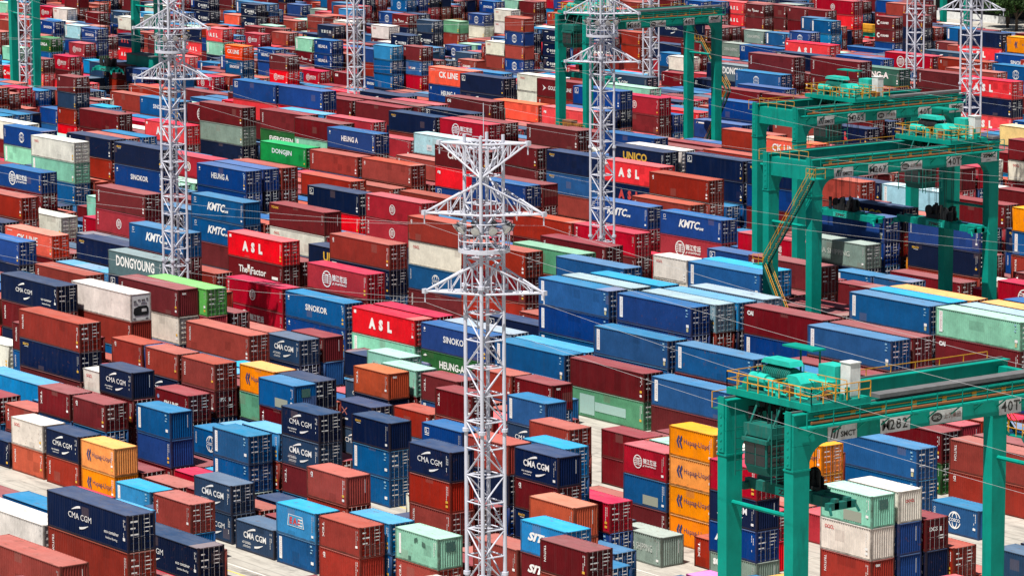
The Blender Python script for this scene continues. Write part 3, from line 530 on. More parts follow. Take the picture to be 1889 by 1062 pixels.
STACKS="""-251.4 140.5 2 5 4 0 2 6 4 0 2 6 1 0 1 0 2 0 1
-250.8 134.3 2 1 8 0 2 5 0 0 2 6 0 1 1
-264.0 140.3 2 5 0 0 2 1 8 1 2 18 0 0 1
-263.9 143.4 2 6 4 0 2 2 0 0 2 1 0 0 0
-260.6 152.3 2 7 0 0 0 0 2 0 1
-275.6 168.7 1 4 2 0 1 4 3 0 1
-268.3 168.3 1 4 3 0 1
-261.8 168.3 1 1 8 0 1 3 24 0 1
-255.1 168.2 1 6 5 1 1 6 4 0 1
-262.2 171.7 1 1 9 0 2 6 0 0 0 6 5 1 1
-254.7 171.0 1 1 0 0 0 3 0 0 1
-247.7 170.8 1 6 4 0 1 11 46 1 1
-234.3 173.6 1 8 11 0 2 5 23 0 0 3 23 0 1
-227.8 170.7 1 2 15 0 2 6 0 0 0 5 4 0 1
-241.0 179.5 1 1 8 0 2 22 0 1 0 22 0 1 1
-259.4 196.5 1 5 0 0 2
-249.9 190.1 1 2 8 0 0 8 0 0 1
-252.9 192.9 1 4 0 0 0
-246.1 192.6 1 17 22 1 1
-239.7 182.0 1 1 0 0 0
-247.2 199.2 1 9 7 0 1 9 7 0 1 9 7 0 1 9 7 0 1
-239.0 195.3 1 6 4 0 0
-234.0 192.8 1 17 26 1 1 2 25 0 1 0 3 1 1 8 0 0 1
-228.7 186.0 1 20 0 0 0
-220.6 193.2 1 1 0 0 2 6 4 1 1 18 6 1 1 11 44 1 1
-220.6 196.1 1 3 0 0 2 2 0 1 1 2 0 1 1 18 6 1 1
-220.5 198.9 1 8 12 0 2 0 0 1 1 5 49 0 1
-220.0 201.5 1 5 5 0 2 6 0 0 1
-237.5 220.8 1 1 9 1 1
-220.5 212.2 1 4 0 0 1
-309.7 172.4 1 7 0 0 2 1 0 0 0 5 4 0 1
-303.0 172.3 1 4 2 0 2 1 0 0 0 5 5 0 1
-316.0 172.2 1 5 5 0 0 6 4 0 0
-324.5 172.9 1 1 8 1 0 5 0 0 0
-338.4 183.4 1 5 0 0 2
-309.5 169.3 1 22 4 0 1 18 6 0 1
-302.7 169.2 1 6 4 0 1 0 2 0 1
-295.8 169.0 1 9 7 1 1 9 7 1 1
-295.9 175.0 1 5 5 0 0 2 0 1 1 1 8 1 1
-302.2 180.8 1 6 0 0 2 5 0 0 0 5 38 0 1
-288.2 168.1 1 3 8 0 1
-271.2 161.9 1 1 8 1 0 6 4 0 1
-275.4 177.7 1 1 9 0 0 5 4 0 1 4 3 0 1 0 2 0 1
-294.9 180.5 1 0 2 0 0 1 9 0 1
-282.1 174.7 1 17 22 0 0 1 8 0 1 1 8 0 1
-281.7 177.6 1 3 0 0 0 6 5 0 0 3 0 0 0
-294.6 183.1 1 5 4 0 2 3 0 0 0
-298.0 198.8 1 4 2 0 0 0 45 0 1
-285.6 201.6 1 6 0 0 2 6 5 0 0 5 4 0 1
-279.5 188.0 1 1 8 0 1 1 8 0 1 0 21 1 1
-291.7 201.1 1 1 9 0 0 6 0 0 1
-261.4 183.1 1 0 41 1 2 6 0 1 2 5 0 1 2 2 48 0 1
-254.9 177.2 1 5 0 0 0 6 4 0 1 6 0 1 1 0 2 1 1
-254.4 182.8 1 5 5 0 0 2 0 0 0 0 21 0 1 6 0 1 1
-278.4 204.8 1 6 4 0 2 4 2 0 0 1 8 1 1
-267.1 199.0 1 1 9 0 0 6 0 0 0 6 0 0 1
-270.4 209.8 1 5 0 0 0 5 0 0 1
-253.5 199.1 1 5 5 0 1 1 44 0 1 8 11 0 1
-247.8 183.0 1 0 41 1 0 0 21 0 0 5 5 0 1 0 3 1 1
-250.2 185.7 1 6 0 0 2 8 12 0 2 1 0 0 0 3 0 0 1
-255.0 224.1 2 1 8 0 1 1 8 0 1
-259.4 231.1 2 13 0 0 0 5 0 0 1
-244.9 229.9 2 6 5 0 1 6 4 0 1
-247.8 211.9 1 1 0 0 0 9 7 0 1 9 7 0 1
-330.2 181.8 2 5 4 0 2 5 0 0 0 0 21 0 1 6 4 0 1
-343.1 195.3 2 6 4 0 2 1 9 0 0 6 5 1 1 18 51 2 1
-339.1 185.9 2 5 0 0 2 1 10 0 0 5 4 0 0
-350.3 188.2 1 6 0 0 2 18 0 0 0
-315.4 180.6 1 17 22 0 2 1 8 1 2 18 6 0 0
-303.4 175.5 1 6 0 0 2 6 4 0 0 5 0 0 0 0 2 1 1
-329.2 191.9 1 0 21 0 2 5 0 0 2 6 5 0 1
-309.4 184.1 1 1 8 0 2 4 0 0 2 0 2 0 0 6 4 0 1
-330.8 177.8 2 6 5 1 2 3 0 0 1
-352.5 192.0 2 11 0 0 2 0 2 0 0 5 4 0 0 0 2 0 1
-390.3 217.2 2 0 2 0 2 6 4 0 1
-342.7 200.8 2 5 0 1 2 1 9 0 0 18 0 0 1 5 4 1 1
-367.6 229.8 2 8 11 0 1 8 12 0 1
-354.4 229.5 2 2 15 0 1 1 15 0 1
-341.1 203.3 2 5 4 0 2 5 0 0 2 8 12 1 0 16 0 0 1
-302.6 184.0 1 4 0 1 2 1 8 0 0 5 50 0 1 6 4 0 1
-341.5 206.3 2 6 4 0 2 0 2 1 2 5 0 0 0
-328.5 200.4 2 0 21 0 2 1 0 0 0 6 4 0 1
-358.3 221.8 2 6 0 0 0
-321.4 205.9 1 0 21 1 2 0 0 0 0 4 3 0 1
-321.4 208.8 1 5 0 0 0 1 0 1 0 5 0 1 1
-295.7 186.2 1 1 9 0 2 0 41 1 0 12 0 0 0 9 7 0 1
-288.4 183.7 1 6 4 0 2 8 12 0 2 5 4 0 0 1 44 1 1
-289.1 186.3 1 5 0 0 2 2 8 1 2 5 0 0 0 0 0 0 1
-340.5 229.2 2 11 8 0 1 7 13 0 1
-340.7 232.2 2 6 5 0 2 8 0 0 0
-327.1 229.1 2 13 17 0 1 2 15 0 1
-326.8 231.9 2 5 4 0 2 24 0 0 0
-306.7 208.2 1 5 0 0 2 3 0 1 2 11 22 0 1
-299.9 205.3 1 6 5 0 2 5 0 0 0 11 0 0 1
-320.0 214.4 1 5 5 1 0 0 0 0 0
-300.2 202.2 1 18 6 0 2 0 41 1 0 22 4 1 1
-292.7 205.0 1 8 12 0 2 1 8 1 0 5 4 0 1
-326.7 237.6 2 8 11 0 2 0 41 0 1
-292.0 210.9 1 6 5 0 2 2 0 0 0 6 0 0 1
-314.4 235.5 2 5 0 0 2 1 8 1 0 2 8 0 1 1 8 0 1
-314.4 238.6 2 2 15 0 2 5 4 0 2 8 12 0 2 24 0 0 1
-313.7 241.8 2 7 0 1 2 1 8 0 2 1 9 1 2 3 0 0 1
-300.9 235.5 2 5 4 0 2 18 6 1 2 2 0 0 0 2 8 0 1
-300.7 238.5 2 18 6 1 2 5 5 0 2 6 5 0 0 24 0 0 1
-300.4 241.2 2 4 0 1 2 18 0 0 2 0 2 0 0 3 0 0 1
-300.3 244.6 2 1 0 0 2 1 9 0 2 5 0 0 2 24 0 0 1
-300.1 231.8 2 0 21 0 2 1 0 0 0 1 8 0 1
-286.7 231.7 2 1 9 0 0 5 0 0 1 1 8 0 1
-313.1 228.7 2 5 0 0 2 1 8 0 1
-313.1 231.3 2 6 5 0 2 3 0 0 0
-299.8 228.5 2 12 44 0 1 5 0 0 1
-286.3 228.4 2 5 0 0 1 1 8 0 1
-285.5 210.9 1 4 2 1 2 1 0 0 0 5 4 1 1
-286.9 240.8 2 6 4 0 2 8 11 0 2 2 8 0 1 5 27 0 1
-301.0 255.9 2 0 2 0 2 5 0 1 2 5 0 0 0
-273.8 237.9 2 0 21 0 2 1 9 0 0 5 0 0 1 1 8 0 1
-273.8 240.8 2 8 11 0 2 5 4 0 0 8 11 0 1 5 0 0 1
-272.4 231.4 2 1 0 1 2 5 5 1 1 1 8 0 1
-273.1 234.6 2 5 0 1 2 1 0 0 0 5 0 0 1
-286.8 254.9 2 1 8 0 2 5 5 0 0 4 0 0 0 1 8 0 1
-287.2 258.0 2 5 0 0 2 8 0 0 2 1 8 0 2 3 0 0 1
-287.0 260.6 2 1 0 1 2 8 0 0 2 6 0 0 2 9 0 0 0
-274.1 255.2 2 6 5 0 2 6 4 1 0 5 27 0 1 11 8 0 1
-273.9 258.1 2 0 2 0 2 7 13 0 2 5 5 1 2 24 0 0 0
-273.8 261.0 2 0 21 0 2 0 2 0 2 5 0 1 2 9 0 0 0
-259.6 243.3 2 6 0 1 2 5 0 0 0 2 0 0 1
-273.6 264.0 2 5 0 0 2 18 6 0 2 1 8 0 2 2 0 0 0
-436.5 234.5 2 6 5 0 2 6 0 0 0 6 0 0 1
-421.5 230.4 2 5 0 0 0 10 31 0 1
-435.9 231.3 2 1 8 0 2 0 0 0 0
-419.1 224.3 2 0 0 0 0 2 0 0 1
-435.7 239.8 2 8 11 0 0 18 6 0 1
-390.2 222.9 2 5 4 0 2 5 0 0 0 0 21 0 1
-377.9 223.0 2 1 8 0 2 0 21 0 2 5 0 0 0 1 19 0 1
-377.7 220.0 2 0 41 0 2 0 41 0 0 23 30 0 1
-390.4 220.2 2 0 0 0 2 3 0 0 0
-410.3 237.3 2 8 11 1 2 7 0 0 0 8 12 0 1 5 4 0 1
-457.7 249.3 2 5 0 0 2 5 0 0 0 2 11 0 1
-396.2 242.8 2 0 21 1 0 5 0 0 1 1 19 0 1 1 19 1 1
-382.8 245.7 2 5 5 1 2 2 15 0 0 18 6 0 1 5 43 1 1
-382.2 239.3 2 6 0 0 2 5 36 0 1 7 13 0 1
-367.2 241.1 2 5 4 0 2 0 0 0 2 0 28 0 0
-355.8 236.5 2 1 9 0 2 1 9 0 0 0 41 0 1 6 5 0 1
-382.2 229.9 2 6 4 1 2 6 0 0 0
-354.9 232.8 2 6 4 0 2 5 0 0 0 8 11 0 1
-382.3 259.6 2 6 0 1 2 0 41 0 2 8 12 0 1 8 12 0 1
-362.5 252.2 2 5 4 0 1 1 9 0 1 18 6 0 1 6 5 0 1
-341.8 245.1 2 0 21 0 0 6 4 0 1 5 0 0 1 6 5 0 1
-373.9 276.1 2 6 5 0 2 5 0 0 0 6 5 0 1
-339.5 254.6 2 1 0 0 2 6 5 0 2 19 0 0 2 5 4 0 1
-361.6 276.3 2 0 0 0 2 5 0 0 0 8 12 0 1
-379.3 292.3 2 6 5 0 0 8 0 0 0 2 19 0 1
-364.2 291.9 2 1 8 1 2 8 11 0 1 2 19 0 1
-325.6 246.3 2 5 0 1 2 3 8 0 2 1 0 1 2 1 0 0 1
-337.0 248.8 2 5 5 1 2 5 5 1 2 6 4 0 0 12 0 0 1
-326.4 260.6 1 7 0 0 2 0 0 0 2 18 0 0 0 18 6 0 1
-313.6 255.2 2 6 5 0 2 5 0 0 2 5 0 0 2 1 8 0 1
-314.2 257.7 2 7 13 1 2 6 0 0 2 6 0 0 0 3 0 0 1
-335.2 275.7 2 6 0 0 2 5 4 1 2 2 41 0 0
-313.2 263.5 2 6 4 1 2 3 0 1 2 6 5 0 0 5 5 0 1
-343.4 287.2 2 6 5 0 2 6 4 0 2 8 11 0 1
-317.9 280.4 1 8 12 0 2 8 0 1 2 1 8 0 0
-311.7 280.6 1 5 0 0 2 7 13 0 2 1 0 0 0
-337.6 291.7 2 11 8 0 2 0 2 0 0 17 22 0 1
-337.9 294.9 2 0 2 0 2 1 0 0 0 2 8 0 0 2 8 0 1
-324.6 297.6 2 6 4 0 2 6 0 0 0 0 21 0 1 2 10 0 1
-342.4 302.0 2 1 0 1 2 5 0 0 0 8 0 0 0 0 28 0 1
-340.6 328.9 2 2 10 0 0 0 21 0 0
-323.6 313.5 2 5 0 0 2 6 4 0 0 1 8 0 0 9 7 0 0
-352.9 328.9 2 0 41 0 0 8 11 1 0 5 0 0 1
-323.2 293.5 2 0 0 0 2 5 0 0 1
-283.0 272.2 2 1 9 0 2 2 0 0 2 6 4 0 2 8 11 0 0
-317.7 274.2 1 6 0 0 2 7 13 0 2 5 0 0 0
-311.1 274.6 1 7 13 0 2 1 0 1 2 5 0 0 0
-501.0 274.0 2 1 0 1 2 11 8 0 0 2 9 0 1
-511.1 276.6 2 1 8 0 2 5 0 0 0 18 0 0 0
-464.3 258.3 2 3 0 1 0 1 0 0 1 11 8 0 1 18 6 0 1
-464.0 264.0 2 5 4 1 2 6 4 0 0 6 0 0 0 0 5 0 1
-485.3 278.9 2 8 11 0 2 0 41 0 2 6 0 0 0
-428.3 250.7 2 1 0 0 2 6 4 0 2 6 4 0 0 2 15 0 1 0 21 0 1
-514.2 294.8 2 3 8 0 2 5 4 0 0 5 0 0 1
-494.0 294.7 2 6 0 0 2 5 4 0 0 7 13 0 1
-524.3 311.9 2 6 4 0 2 6 4 0 0 1 15 0 1
-548.8 307.1 1 1 0 0 0 2 0 0 0
-510.0 312.1 2 5 0 0 2 5 0 0 0 5 11 0 0
-487.6 300.6 2 6 5 0 2 0 0 0 1 17 0 0 1 5 0 0 1
-473.0 302.2 2 0 21 0 2 5 0 1 2 13 33 0 0 5 4 0 1
-472.1 304.9 2 6 0 0 2 5 5 0 2 0 2 0 2 3 0 0 0
-555.8 349.8 2 6 0 0 2
-460.0 299.9 2 5 0 1 2 8 12 1 2 11 8 0 0 5 0 0 1
-459.1 293.3 2 5 5 0 2 6 4 0 0 14 29 0 1
-445.7 293.1 2 1 9 0 2 2 15 1 0 6 4 0 1
-422.2 259.7 2 5 0 0 2 2 8 0 2 2 0 0 0 2 16 0 1
-422.5 262.6 2 10 0 0 2 18 0 0 2 0 0 0 0 2 0 0 1
-422.2 265.3 2 17 22 0 2 0 41 1 2 5 0 0 0 6 0 0 1
-446.4 296.6 2 0 41 0 2 1 8 0 2 5 5 0 0 2 16 0 1
-435.2 262.8 2 3 8 0 2 0 0 0 2 8 0 0 0 8 12 0 1
-423.9 277.3 2 6 5 0 2 0 41 0 0 6 0 0 1
-412.6 270.9 2 5 4 0 2 7 13 0 0 0 41 0 1
-485.7 319.2 2 6 5 0 2 0 2 0 2 8 11 0 2 5 0 0 0
-472.4 319.0 2 3 8 0 2 6 5 0 2 0 2 1 0 5 0 0 1
-472.5 322.7 2 11 0 0 2 1 0 0 2 6 0 0 2 5 0 0 0
-458.6 315.7 2 0 0 0 2 1 8 1 2 6 0 0 0 0 21 0 1
-459.3 322.7 2 5 0 0 2 8 12 0 2 6 0 0 2 0 41 0 0
-470.9 334.8 2 18 6 0 2 1 8 1 2 5 4 0 2 5 27 0 1
-484.2 353.7 2 17 22 0 2 5 4 0 0 10 34 0 1
-471.2 353.7 2 0 21 0 2 5 0 0 2 7 34 0 1
-446.0 316.1 2 1 8 0 2 6 5 0 2 6 0 0 0 8 11 0 1
-446.1 319.1 2 5 4 0 2 6 4 0 2 5 0 0 2 5 0 0 0
-459.1 304.9 2 11 8 1 2 18 6 1 2 17 0 0 2 8 0 0 0
-432.9 302.3 2 6 4 0 2 4 2 1 2 6 4 0 0 19 47 0 1
-457.6 310.4 2 5 5 0 2 6 5 1 0 8 0 0 0
-432.8 293.3 2 10 0 0 2 6 4 0 0 6 5 0 1
-419.4 296.4 2 0 0 1 0 2 41 0 0 7 34 0 1 5 31 0 1
-432.7 299.1 2 5 5 0 2 8 0 0 0 6 5 0 0
-432.6 289.9 2 5 0 0 2 6 5 0 0
-418.6 290.0 2 5 4 0 2 6 0 0 1
-418.6 304.3 2 5 0 0 2 0 0 0 2 5 0 0 0 5 0 0 1
-431.9 321.5 2 1 0 0 2 1 8 0 2 6 0 0 0 5 4 0 1
-404.8 304.6 2 5 5 0 0 6 0 0 1 1 21 0 1 0 21 0 1
-405.3 295.3 2 6 0 0 2 5 0 0 0 5 4 1 1
-405.6 292.7 2 8 0 0 0 5 0 0 1 2 0 0 1
-417.7 324.0 2 11 8 0 2 5 0 0 2 6 4 0 0 2 0 0 1
-404.1 314.9 2 5 0 0 2 6 5 0 2 3 8 0 2 0 28 0 1
-404.3 317.9 2 1 8 0 2 7 13 1 2 8 11 0 0 18 0 0 0
-391.9 304.4 2 2 15 0 2 0 21 1 2 0 14 0 1 7 13 0 1
-377.5 300.8 2 5 0 0 2 7 0 0 2 6 0 0 0 6 5 0 1
-377.4 297.8 2 5 0 1 2 0 0 0 2 6 4 0 1
-480.2 374.9 2 5 5 0 0 5 0 0 1 8 12 0 1
-441.8 355.7 2 6 5 1 2 5 0 0 0
-463.6 381.5 2 5 4 0 2 2 0 0 0 2 42 0 1
-461.9 377.1 2 6 0 0 0 2 42 0 1
-448.1 370.9 2 1 9 0 2 5 4 0 0
-429.3 355.8 2 1 9 0 2 0 2 0 0 6 0 0 1
-398.5 336.9 2 1 9 0 2 2 8 0 2 1 8 0 0 10 31 0 1
-410.8 337.1 2 6 4 0 2 1 8 1 2 6 0 0 0
-390.2 317.1 2 1 9 0 0 1 8 1 0 0 0 0 0 0 41 0 1
-440.9 351.6 2 0 21 1 2 5 0 0 0
-377.0 316.8 2 6 5 0 0 5 0 0 1 2 0 0 1 0 21 0 1
-432.4 374.8 2 10 0 0 2 18 51 0 0
-426.8 371.9 2 8 11 1 2 5 0 0 0 0 14 0 1
-414.2 376.2 2 4 0 0 2 10 0 0 0 0 21 0 1
-364.1 314.5 2 0 0 0 2 8 11 0 0 6 0 0 0 6 0 0 1
-366.4 331.2 2 18 0 1 2 6 0 0 2 19 8 0 1
-374.9 362.3 2 1 0 0 2 5 4 0 0 18 6 0 0 5 0 0 0
-388.2 373.4 2 5 0 0 2 2 15 0 2 3 8 0 0 21 0 0 0
-353.5 339.9 2 18 6 0 2 0 2 0 2 5 0 0 0
-525.5 297.3 1 2 0 0 2 7 0 0 0 6 5 0 0 4 0 0 0 5 5 0 0
-604.9 341.6 1 1 0 0 2 5 0 0 0 8 11 0 0
-603.9 335.5 1 6 0 1 0 7 0 0 0 5 0 0 0
-626.1 357.0 1 5 0 0 2 2 0 0 0 8 11 0 0
-626.6 360.1 1 0 21 0 2 13 0 0 0 2 0 0 0 2 15 0 0
-634.6 361.0 1 17 22 0 2 1 0 0 0 2 0 0 0 19 8 0 0
-685.8 395.1 1 2 8 0 2 0 0 0 0 5 4 0 0
-699.3 395.1 1 5 4 0 2 6 4 0 2 18 6 0 0
-705.5 395.0 1 1 9 0 2 5 5 0 2 8 11 0 0
-646.8 362.4 1 5 0 0 2 0 41 0 2 2 15 0 0 2 15 0 0
-614.7 343.3 1 6 4 0 2 7 0 0 2 1 8 0 0 13 17 0 0
-711.9 416.5 1 2 15 0 0 4 15 0 0
-644.4 378.7 1 11 8 0 2 2 8 0 2 8 0 0 0 18 6 0 0
-636.4 373.8 1 5 0 0 2 7 13 0 0 0 14 0 0
-583.7 340.9 1 5 4 0 0 6 0 0 0 5 36 0 0
-589.8 340.5 1 5 0 1 0 1 8 0 0 4 0 0 0
-617.1 354.9 1 5 5 0 0 3 0 0 0
-575.8 339.8 1 5 0 0 2 0 41 0 0 2 16 0 0
-616.6 337.3 1 1 9 0 0 7 37 0 0
-626.6 342.9 1 0 21 0 2 5 4 0 0 11 0 0 0
-566.8 335.0 2 0 2 0 2 6 4 0 0
-558.2 326.2 2 6 5 0 0 6 4 0 0
-611.4 378.7 1 3 8 0 2 0 2 0 0 11 8 0 0 7 13 0 0
-578.2 362.1 1 6 5 0 2 1 8 0 0 1 15 0 0 10 31 0 0
-622.0 394.0 1 6 5 0 2 5 5 0 2 8 11 0 0
-557.3 358.2 1 1 8 1 2 11 0 0 2 7 11 0 0 5 5 0 0
-575.0 376.6 1 1 9 0 2 8 11 0 0
-593.4 378.8 1 18 6 0 0 2 0 0 0 2 16 0 0
-620.7 399.6 1 5 4 0 2 2 15 0 0 6 0 0 0
-607.0 396.1 1 5 0 0 0 5 36 0 0 11 8 0 0
-577.3 380.9 1 0 21 0 2 5 0 0 0 2 16 0 0 2 16 0 0
-635.3 402.5 1 4 2 1 2 5 5 0 2 5 0 0 0
-629.1 403.4 1 5 4 0 2 0 41 0 0 5 0 0 0
-603.2 398.8 1 5 0 0 2 0 2 0 2 9 7 1 0 0 40 0 0
-668.8 433.1 1 6 0 0 2 6 0 0 0
-655.6 414.6 1 0 2 0 2 6 0 0 2 0 39 0 0 0 39 0 0
-674.9 415.3 1 2 0 0 2 2 8 1 0 0 39 0 0 0 39 0 0
-676.0 439.2 1 0 0 0 2 5 4 0 0 2 0 0 0
-488.6 307.3 2 1 0 0 2 0 21 0 0 5 0 0 0 7 0 0 0 2 20 0 1
-571.2 362.1 2 0 21 0 2
-476.4 307.7 2 5 0 0 2 5 0 1 2 4 0 0 2 7 0 0 0 2 0 0 1
-637.8 387.3 1 7 0 0 0
-578.6 356.2 1 0 21 0 0 8 12 0 0
-568.0 378.9 1 17 0 0 2 5 27 0 0
-510.9 359.9 2 18 6 0 2 6 0 1 0 2 16 0 0 10 31 0 1
-497.8 357.0 2 6 5 0 2 6 5 0 2 0 2 0 0 0 41 0 1
-556.3 386.2 1 1 9 0 0 8 0 0 0 1 32 0 0 5 5 0 0
-579.9 393.3 1 2 15 0 0 6 0 0 0 2 0 0 0
-561.1 383.1 1 0 21 0 0 1 0 0 0 1 0 0 0 3 0 0 0
-595.6 426.6 1 6 37 1 0
-622.5 442.6 1 2 9 0 0
-608.4 435.1 1 4 0 0 0
-577.5 420.2 1 6 4 1 0 6 0 0 0 18 6 0 0
-568.9 418.4 1 1 9 0 2 2 9 0 0 6 0 1 0 2 9 1 0 6 0 1 0
-637.0 465.7 1 5 0 0 0 18 6 0 0 18 6 0 0
-656.9 473.3 1 18 0 0 0 2 9 0 0
-645.8 458.7 1 6 0 0 0 12 0 1 0
-625.4 437.7 1 6 4 0 0 0 39 0 0 4 0 0 0
-640.3 441.9 1 1 9 0 2 0 39 0 0 5 36 0 0
-596.3 406.6 1 4 0 0 2 7 13 0 2 5 5 0 0 18 6 0 0
-646.5 442.8 1 5 4 0 2 6 4 0 2 2 9 0 0
-576.9 397.8 1 1 8 0 2 17 22 0 2 0 0 0 2 0 39 0 0
-515.6 381.8 2 11 0 0 2 18 0 0 0 18 6 0 0
-483.8 362.2 2 1 9 0 2 7 0 0 2 6 4 0 0 5 35 0 1
-590.8 443.7 1 0 39 0 0 0 39 0 0 0 39 0 0
-577.8 453.3 1 6 4 0 0 6 0 0 0 6 0 0 0
-507.4 394.1 2 6 5 0 2 5 5 0 2 4 3 0 1
-492.8 383.0 2 0 0 0 2 7 0 1 2 11 0 0 0
-470.5 359.4 2 1 0 0 2 6 5 0 0 0 41 0 0 2 41 0 1
-531.9 428.2 1 1 8 0 2 0 2 1 0 18 0 0 0
-530.3 425.3 1 6 5 0 0 5 4 0 0
-500.5 381.7 1 5 5 0 2 6 0 1 2 7 0 0 2 6 0 0 0
-650.5 482.3 1 5 0 0 2 5 0 0 0 5 0 0 0
-621.4 516.1 1 5 0 0 2 7 13 0 0 7 13 0 0
-589.2 494.5 1 7 0 0 2 0 21 0 0 5 0 0 0 5 36 0 0
-585.3 497.0 1 5 4 0 2 9 7 1 0 5 4 0 0 5 4 0 0
-577.1 495.4 1 6 4 0 2 2 0 0 2 5 0 0 0 5 5 0 0
-570.1 494.8 1 0 2 0 2 1 0 0 2 5 0 0 2 5 0 0 0
-564.9 473.8 1 1 8 1 2 6 0 1 0 17 22 0 0
-558.2 473.7 1 5 4 1 2 4 0 0 2 1 8 0 0
-557.1 481.8 1 0 41 0 2 0 0 0 2 0 41 0 0 1 8 0 0
-551.3 479.3 1 8 0 0 2 6 5 0 2 3 8 0 0 1 8 0 0
-534.5 459.4 1 1 9 0 2 0 41 0 2 7 0 0 2 2 9 0 0
-546.8 453.0 1 1 0 0 2 6 5 0 0 17 22 0 0
-533.0 446.0 2 6 0 0 2 5 5 0 2 2 41 0 0
-508.9 436.4 2 5 4 0 2 5 5 0 2 7 0 0 2 7 13 0 1
-494.7 422.1 2 5 0 0 2 5 0 1 2 5 5 0 2 0 41 0 0
-496.1 417.1 2 5 4 0 2 5 0 0 0 5 0 0 0 5 4 0 1
-496.5 414.5 2 0 21 0 2 18 0 0 0 1 9 0 1
-507.8 419.6 2 1 8 0 2 0 0 0 0 23 30 0 0
-478.1 399.6 2 1 9 0 2 6 4 1 2 2 0 0 0
-460.1 400.0 2 7 13 0 2 6 4 0 2 1 8 0 0 5 4 0 1 5 4 0 1
-468.8 416.3 2 1 9 0 2 0 41 0 2 6 5 0 0 15 18 0 1
-477.1 393.4 2 5 5 1 2 0 21 0 2 5 0 0 1
-464.1 393.1 2 18 6 0 2 5 0 0 0 5 0 0 1
-604.1 490.7 1 8 12 0 2 7 0 0 2 1 8 0 0 2 19 0 0
-625.8 513.3 1 6 4 1 2 5 0 0 0 2 19 0 0
-572.5 515.1 1 2 0 0 0 5 37 0 0 5 37 0 0
-549.6 501.8 1 6 0 0 2 0 0 0 0 0 0 0 0 5 0 0 0
-600.3 537.1 1 7 36 0 0
-566.1 501.2 2 2 0 0 0
-482.4 436.4 2 8 0 0 2 6 4 0 2 1 0 1 0 8 11 0 1
-483.7 426.2 2 1 0 0 2 0 21 0 2 0 0 0 2 2 0 0 0
-503.7 465.1 2 5 0 0 2 5 5 0 2 4 2 0 0
-468.8 436.2 2 0 41 0 2 0 21 0 2 0 41 0 2 6 5 0 0
-455.3 419.0 2 1 8 1 2 5 0 1 0 5 0 0 1 5 4 0 1
-455.2 425.2 2 6 0 0 2 5 5 0 2 0 2 1 2 6 0 0 0
-443.0 417.0 2 5 4 0 0 7 13 0 1 0 0 0 1 7 13 0 1
-490.6 473.3 2 1 9 1 2 1 8 0 2 0 21 0 0 9 7 0 0
-530.5 498.8 2 1 8 0 2 7 13 0 0 0 0 0 1
-490.6 470.3 2 1 8 0 2 2 15 0 2 2 15 0 0
-454.7 435.4 2 5 4 0 2 1 8 0 2 1 8 0 2 1 9 0 0
-513.5 274.0 2 7 0 0 0
-329.7 302.0 2 10 0 0 2 9 7 0 0
-507.5 397.1 2 7 13 0 2 0 41 0 0
-432.6 296.2 2 5 0 1 2 5 0 0 0
-458.3 334.8 2 1 8 0 2 6 4 0 2 6 0 0 0
-523.5 359.9 2 17 22 0 2 6 0 0 0
-626.5 340.1 1 8 12 0 2 3 8 1 0
-377.1 313.8 2 1 0 1 0
-451.6 393.0 2 5 4 0 2 0 2 0 0
-652.2 458.7 1 0 0 0 2 6 4 0 0 6 4 0 0 0 21 1 0
-422.9 237.3 2 4 2 0 0
-243.8 185.7 1 1 8 0 0
-441.0 250.7 2 0 2 0 0
-240.7 173.6 1 5 5 0 0 6 0 1 1
-610.4 335.5 1 5 5 0 0
-355.0 302.1 2 7 0 1 2 5 0 0 0
-414.2 373.3 2 2 8 0 2 5 5 0 0
-352.8 325.9 2 6 5 1 0 0 41 0 0
-370.2 245.7 2 5 0 0 2 4 2 0 2 5 0 0 0
-446.0 313.1 2 6 4 0 2 11 0 0 2 1 0 0 0
-254.7 180.2 1 6 4 0 2 5 0 0 1
-314.3 260.7 2 1 8 0 2 6 0 0 2 5 0 0 0
-247.3 202.2 1 0 41 0 2 5 0 0 2 8 0 0 0
-578.8 501.2 2 6 4 0 2 0 21 1 0
-596.7 398.8 1 5 0 0 2 7 13 0 2 5 4 0 0
-247.8 208.9 1 6 0 0 0
-329.2 189.0 1 2 0 0 2 8 12 0 0
-551.7 473.7 1 1 8 1 2 7 0 0 2 3 0 0 0
-446.2 322.1 2 9 7 0 2 5 0 0 2 5 5 0 0
-316.0 169.3 1 0 41 0 0
-418.2 292.7 2 0 2 0 0
-459.2 307.8 2 6 0 0 2 6 0 0 0
-239.0 198.2 1 7 13 1 0 8 0 0 0
-490.7 399.6 2 5 4 0 2 4 0 0 0
-591.7 497.0 1 1 0 0 2 1 0 0 2 3 8 0 2 6 5 0 0
-638.0 378.8 1 8 11 0 2 6 0 0 0 6 4 1 0
-480.2 371.9 2 7 13 1 0
-480.2 383.1 2 5 4 0 0 7 13 0 0
-481.4 416.3 2 6 5 1 2 6 0 0 0
-285.5 207.9 1 7 0 0 2 6 0 1 0
-614.3 399.7 1 0 0 0 2 5 5 1 0
-676.0 436.3 1 6 5 0 2 5 0 0 0
-350.2 291.7 2 1 8 0 2 2 8 1 0
-590.8 446.7 1 1 8 0 2 0 2 1 2 5 0 0 0
-423.9 234.4 2 5 4 0 0
-471.1 426.2 2 5 0 0 2 6 5 1 2 0 0 0 0
-428.3 253.7 2 1 8 0 2 1 8 0 2 1 0 0 0
-289.4 175.0 1 8 0 1 0
-600.2 540.0 1 0 21 0 2 0 0 0 2 1 0 0 0
-313.1 225.7 2 5 0 0 0
-550.9 358.2 1 1 8 0 2 5 0 0 0
-538.4 428.2 1 5 0 0 0
-398.4 339.9 2 5 0 0 2 1 0 0 2 10 0 0 0
-542.2 307.1 1 5 5 0 2 0 2 0 2 0 21 0 2 5 5 1 0
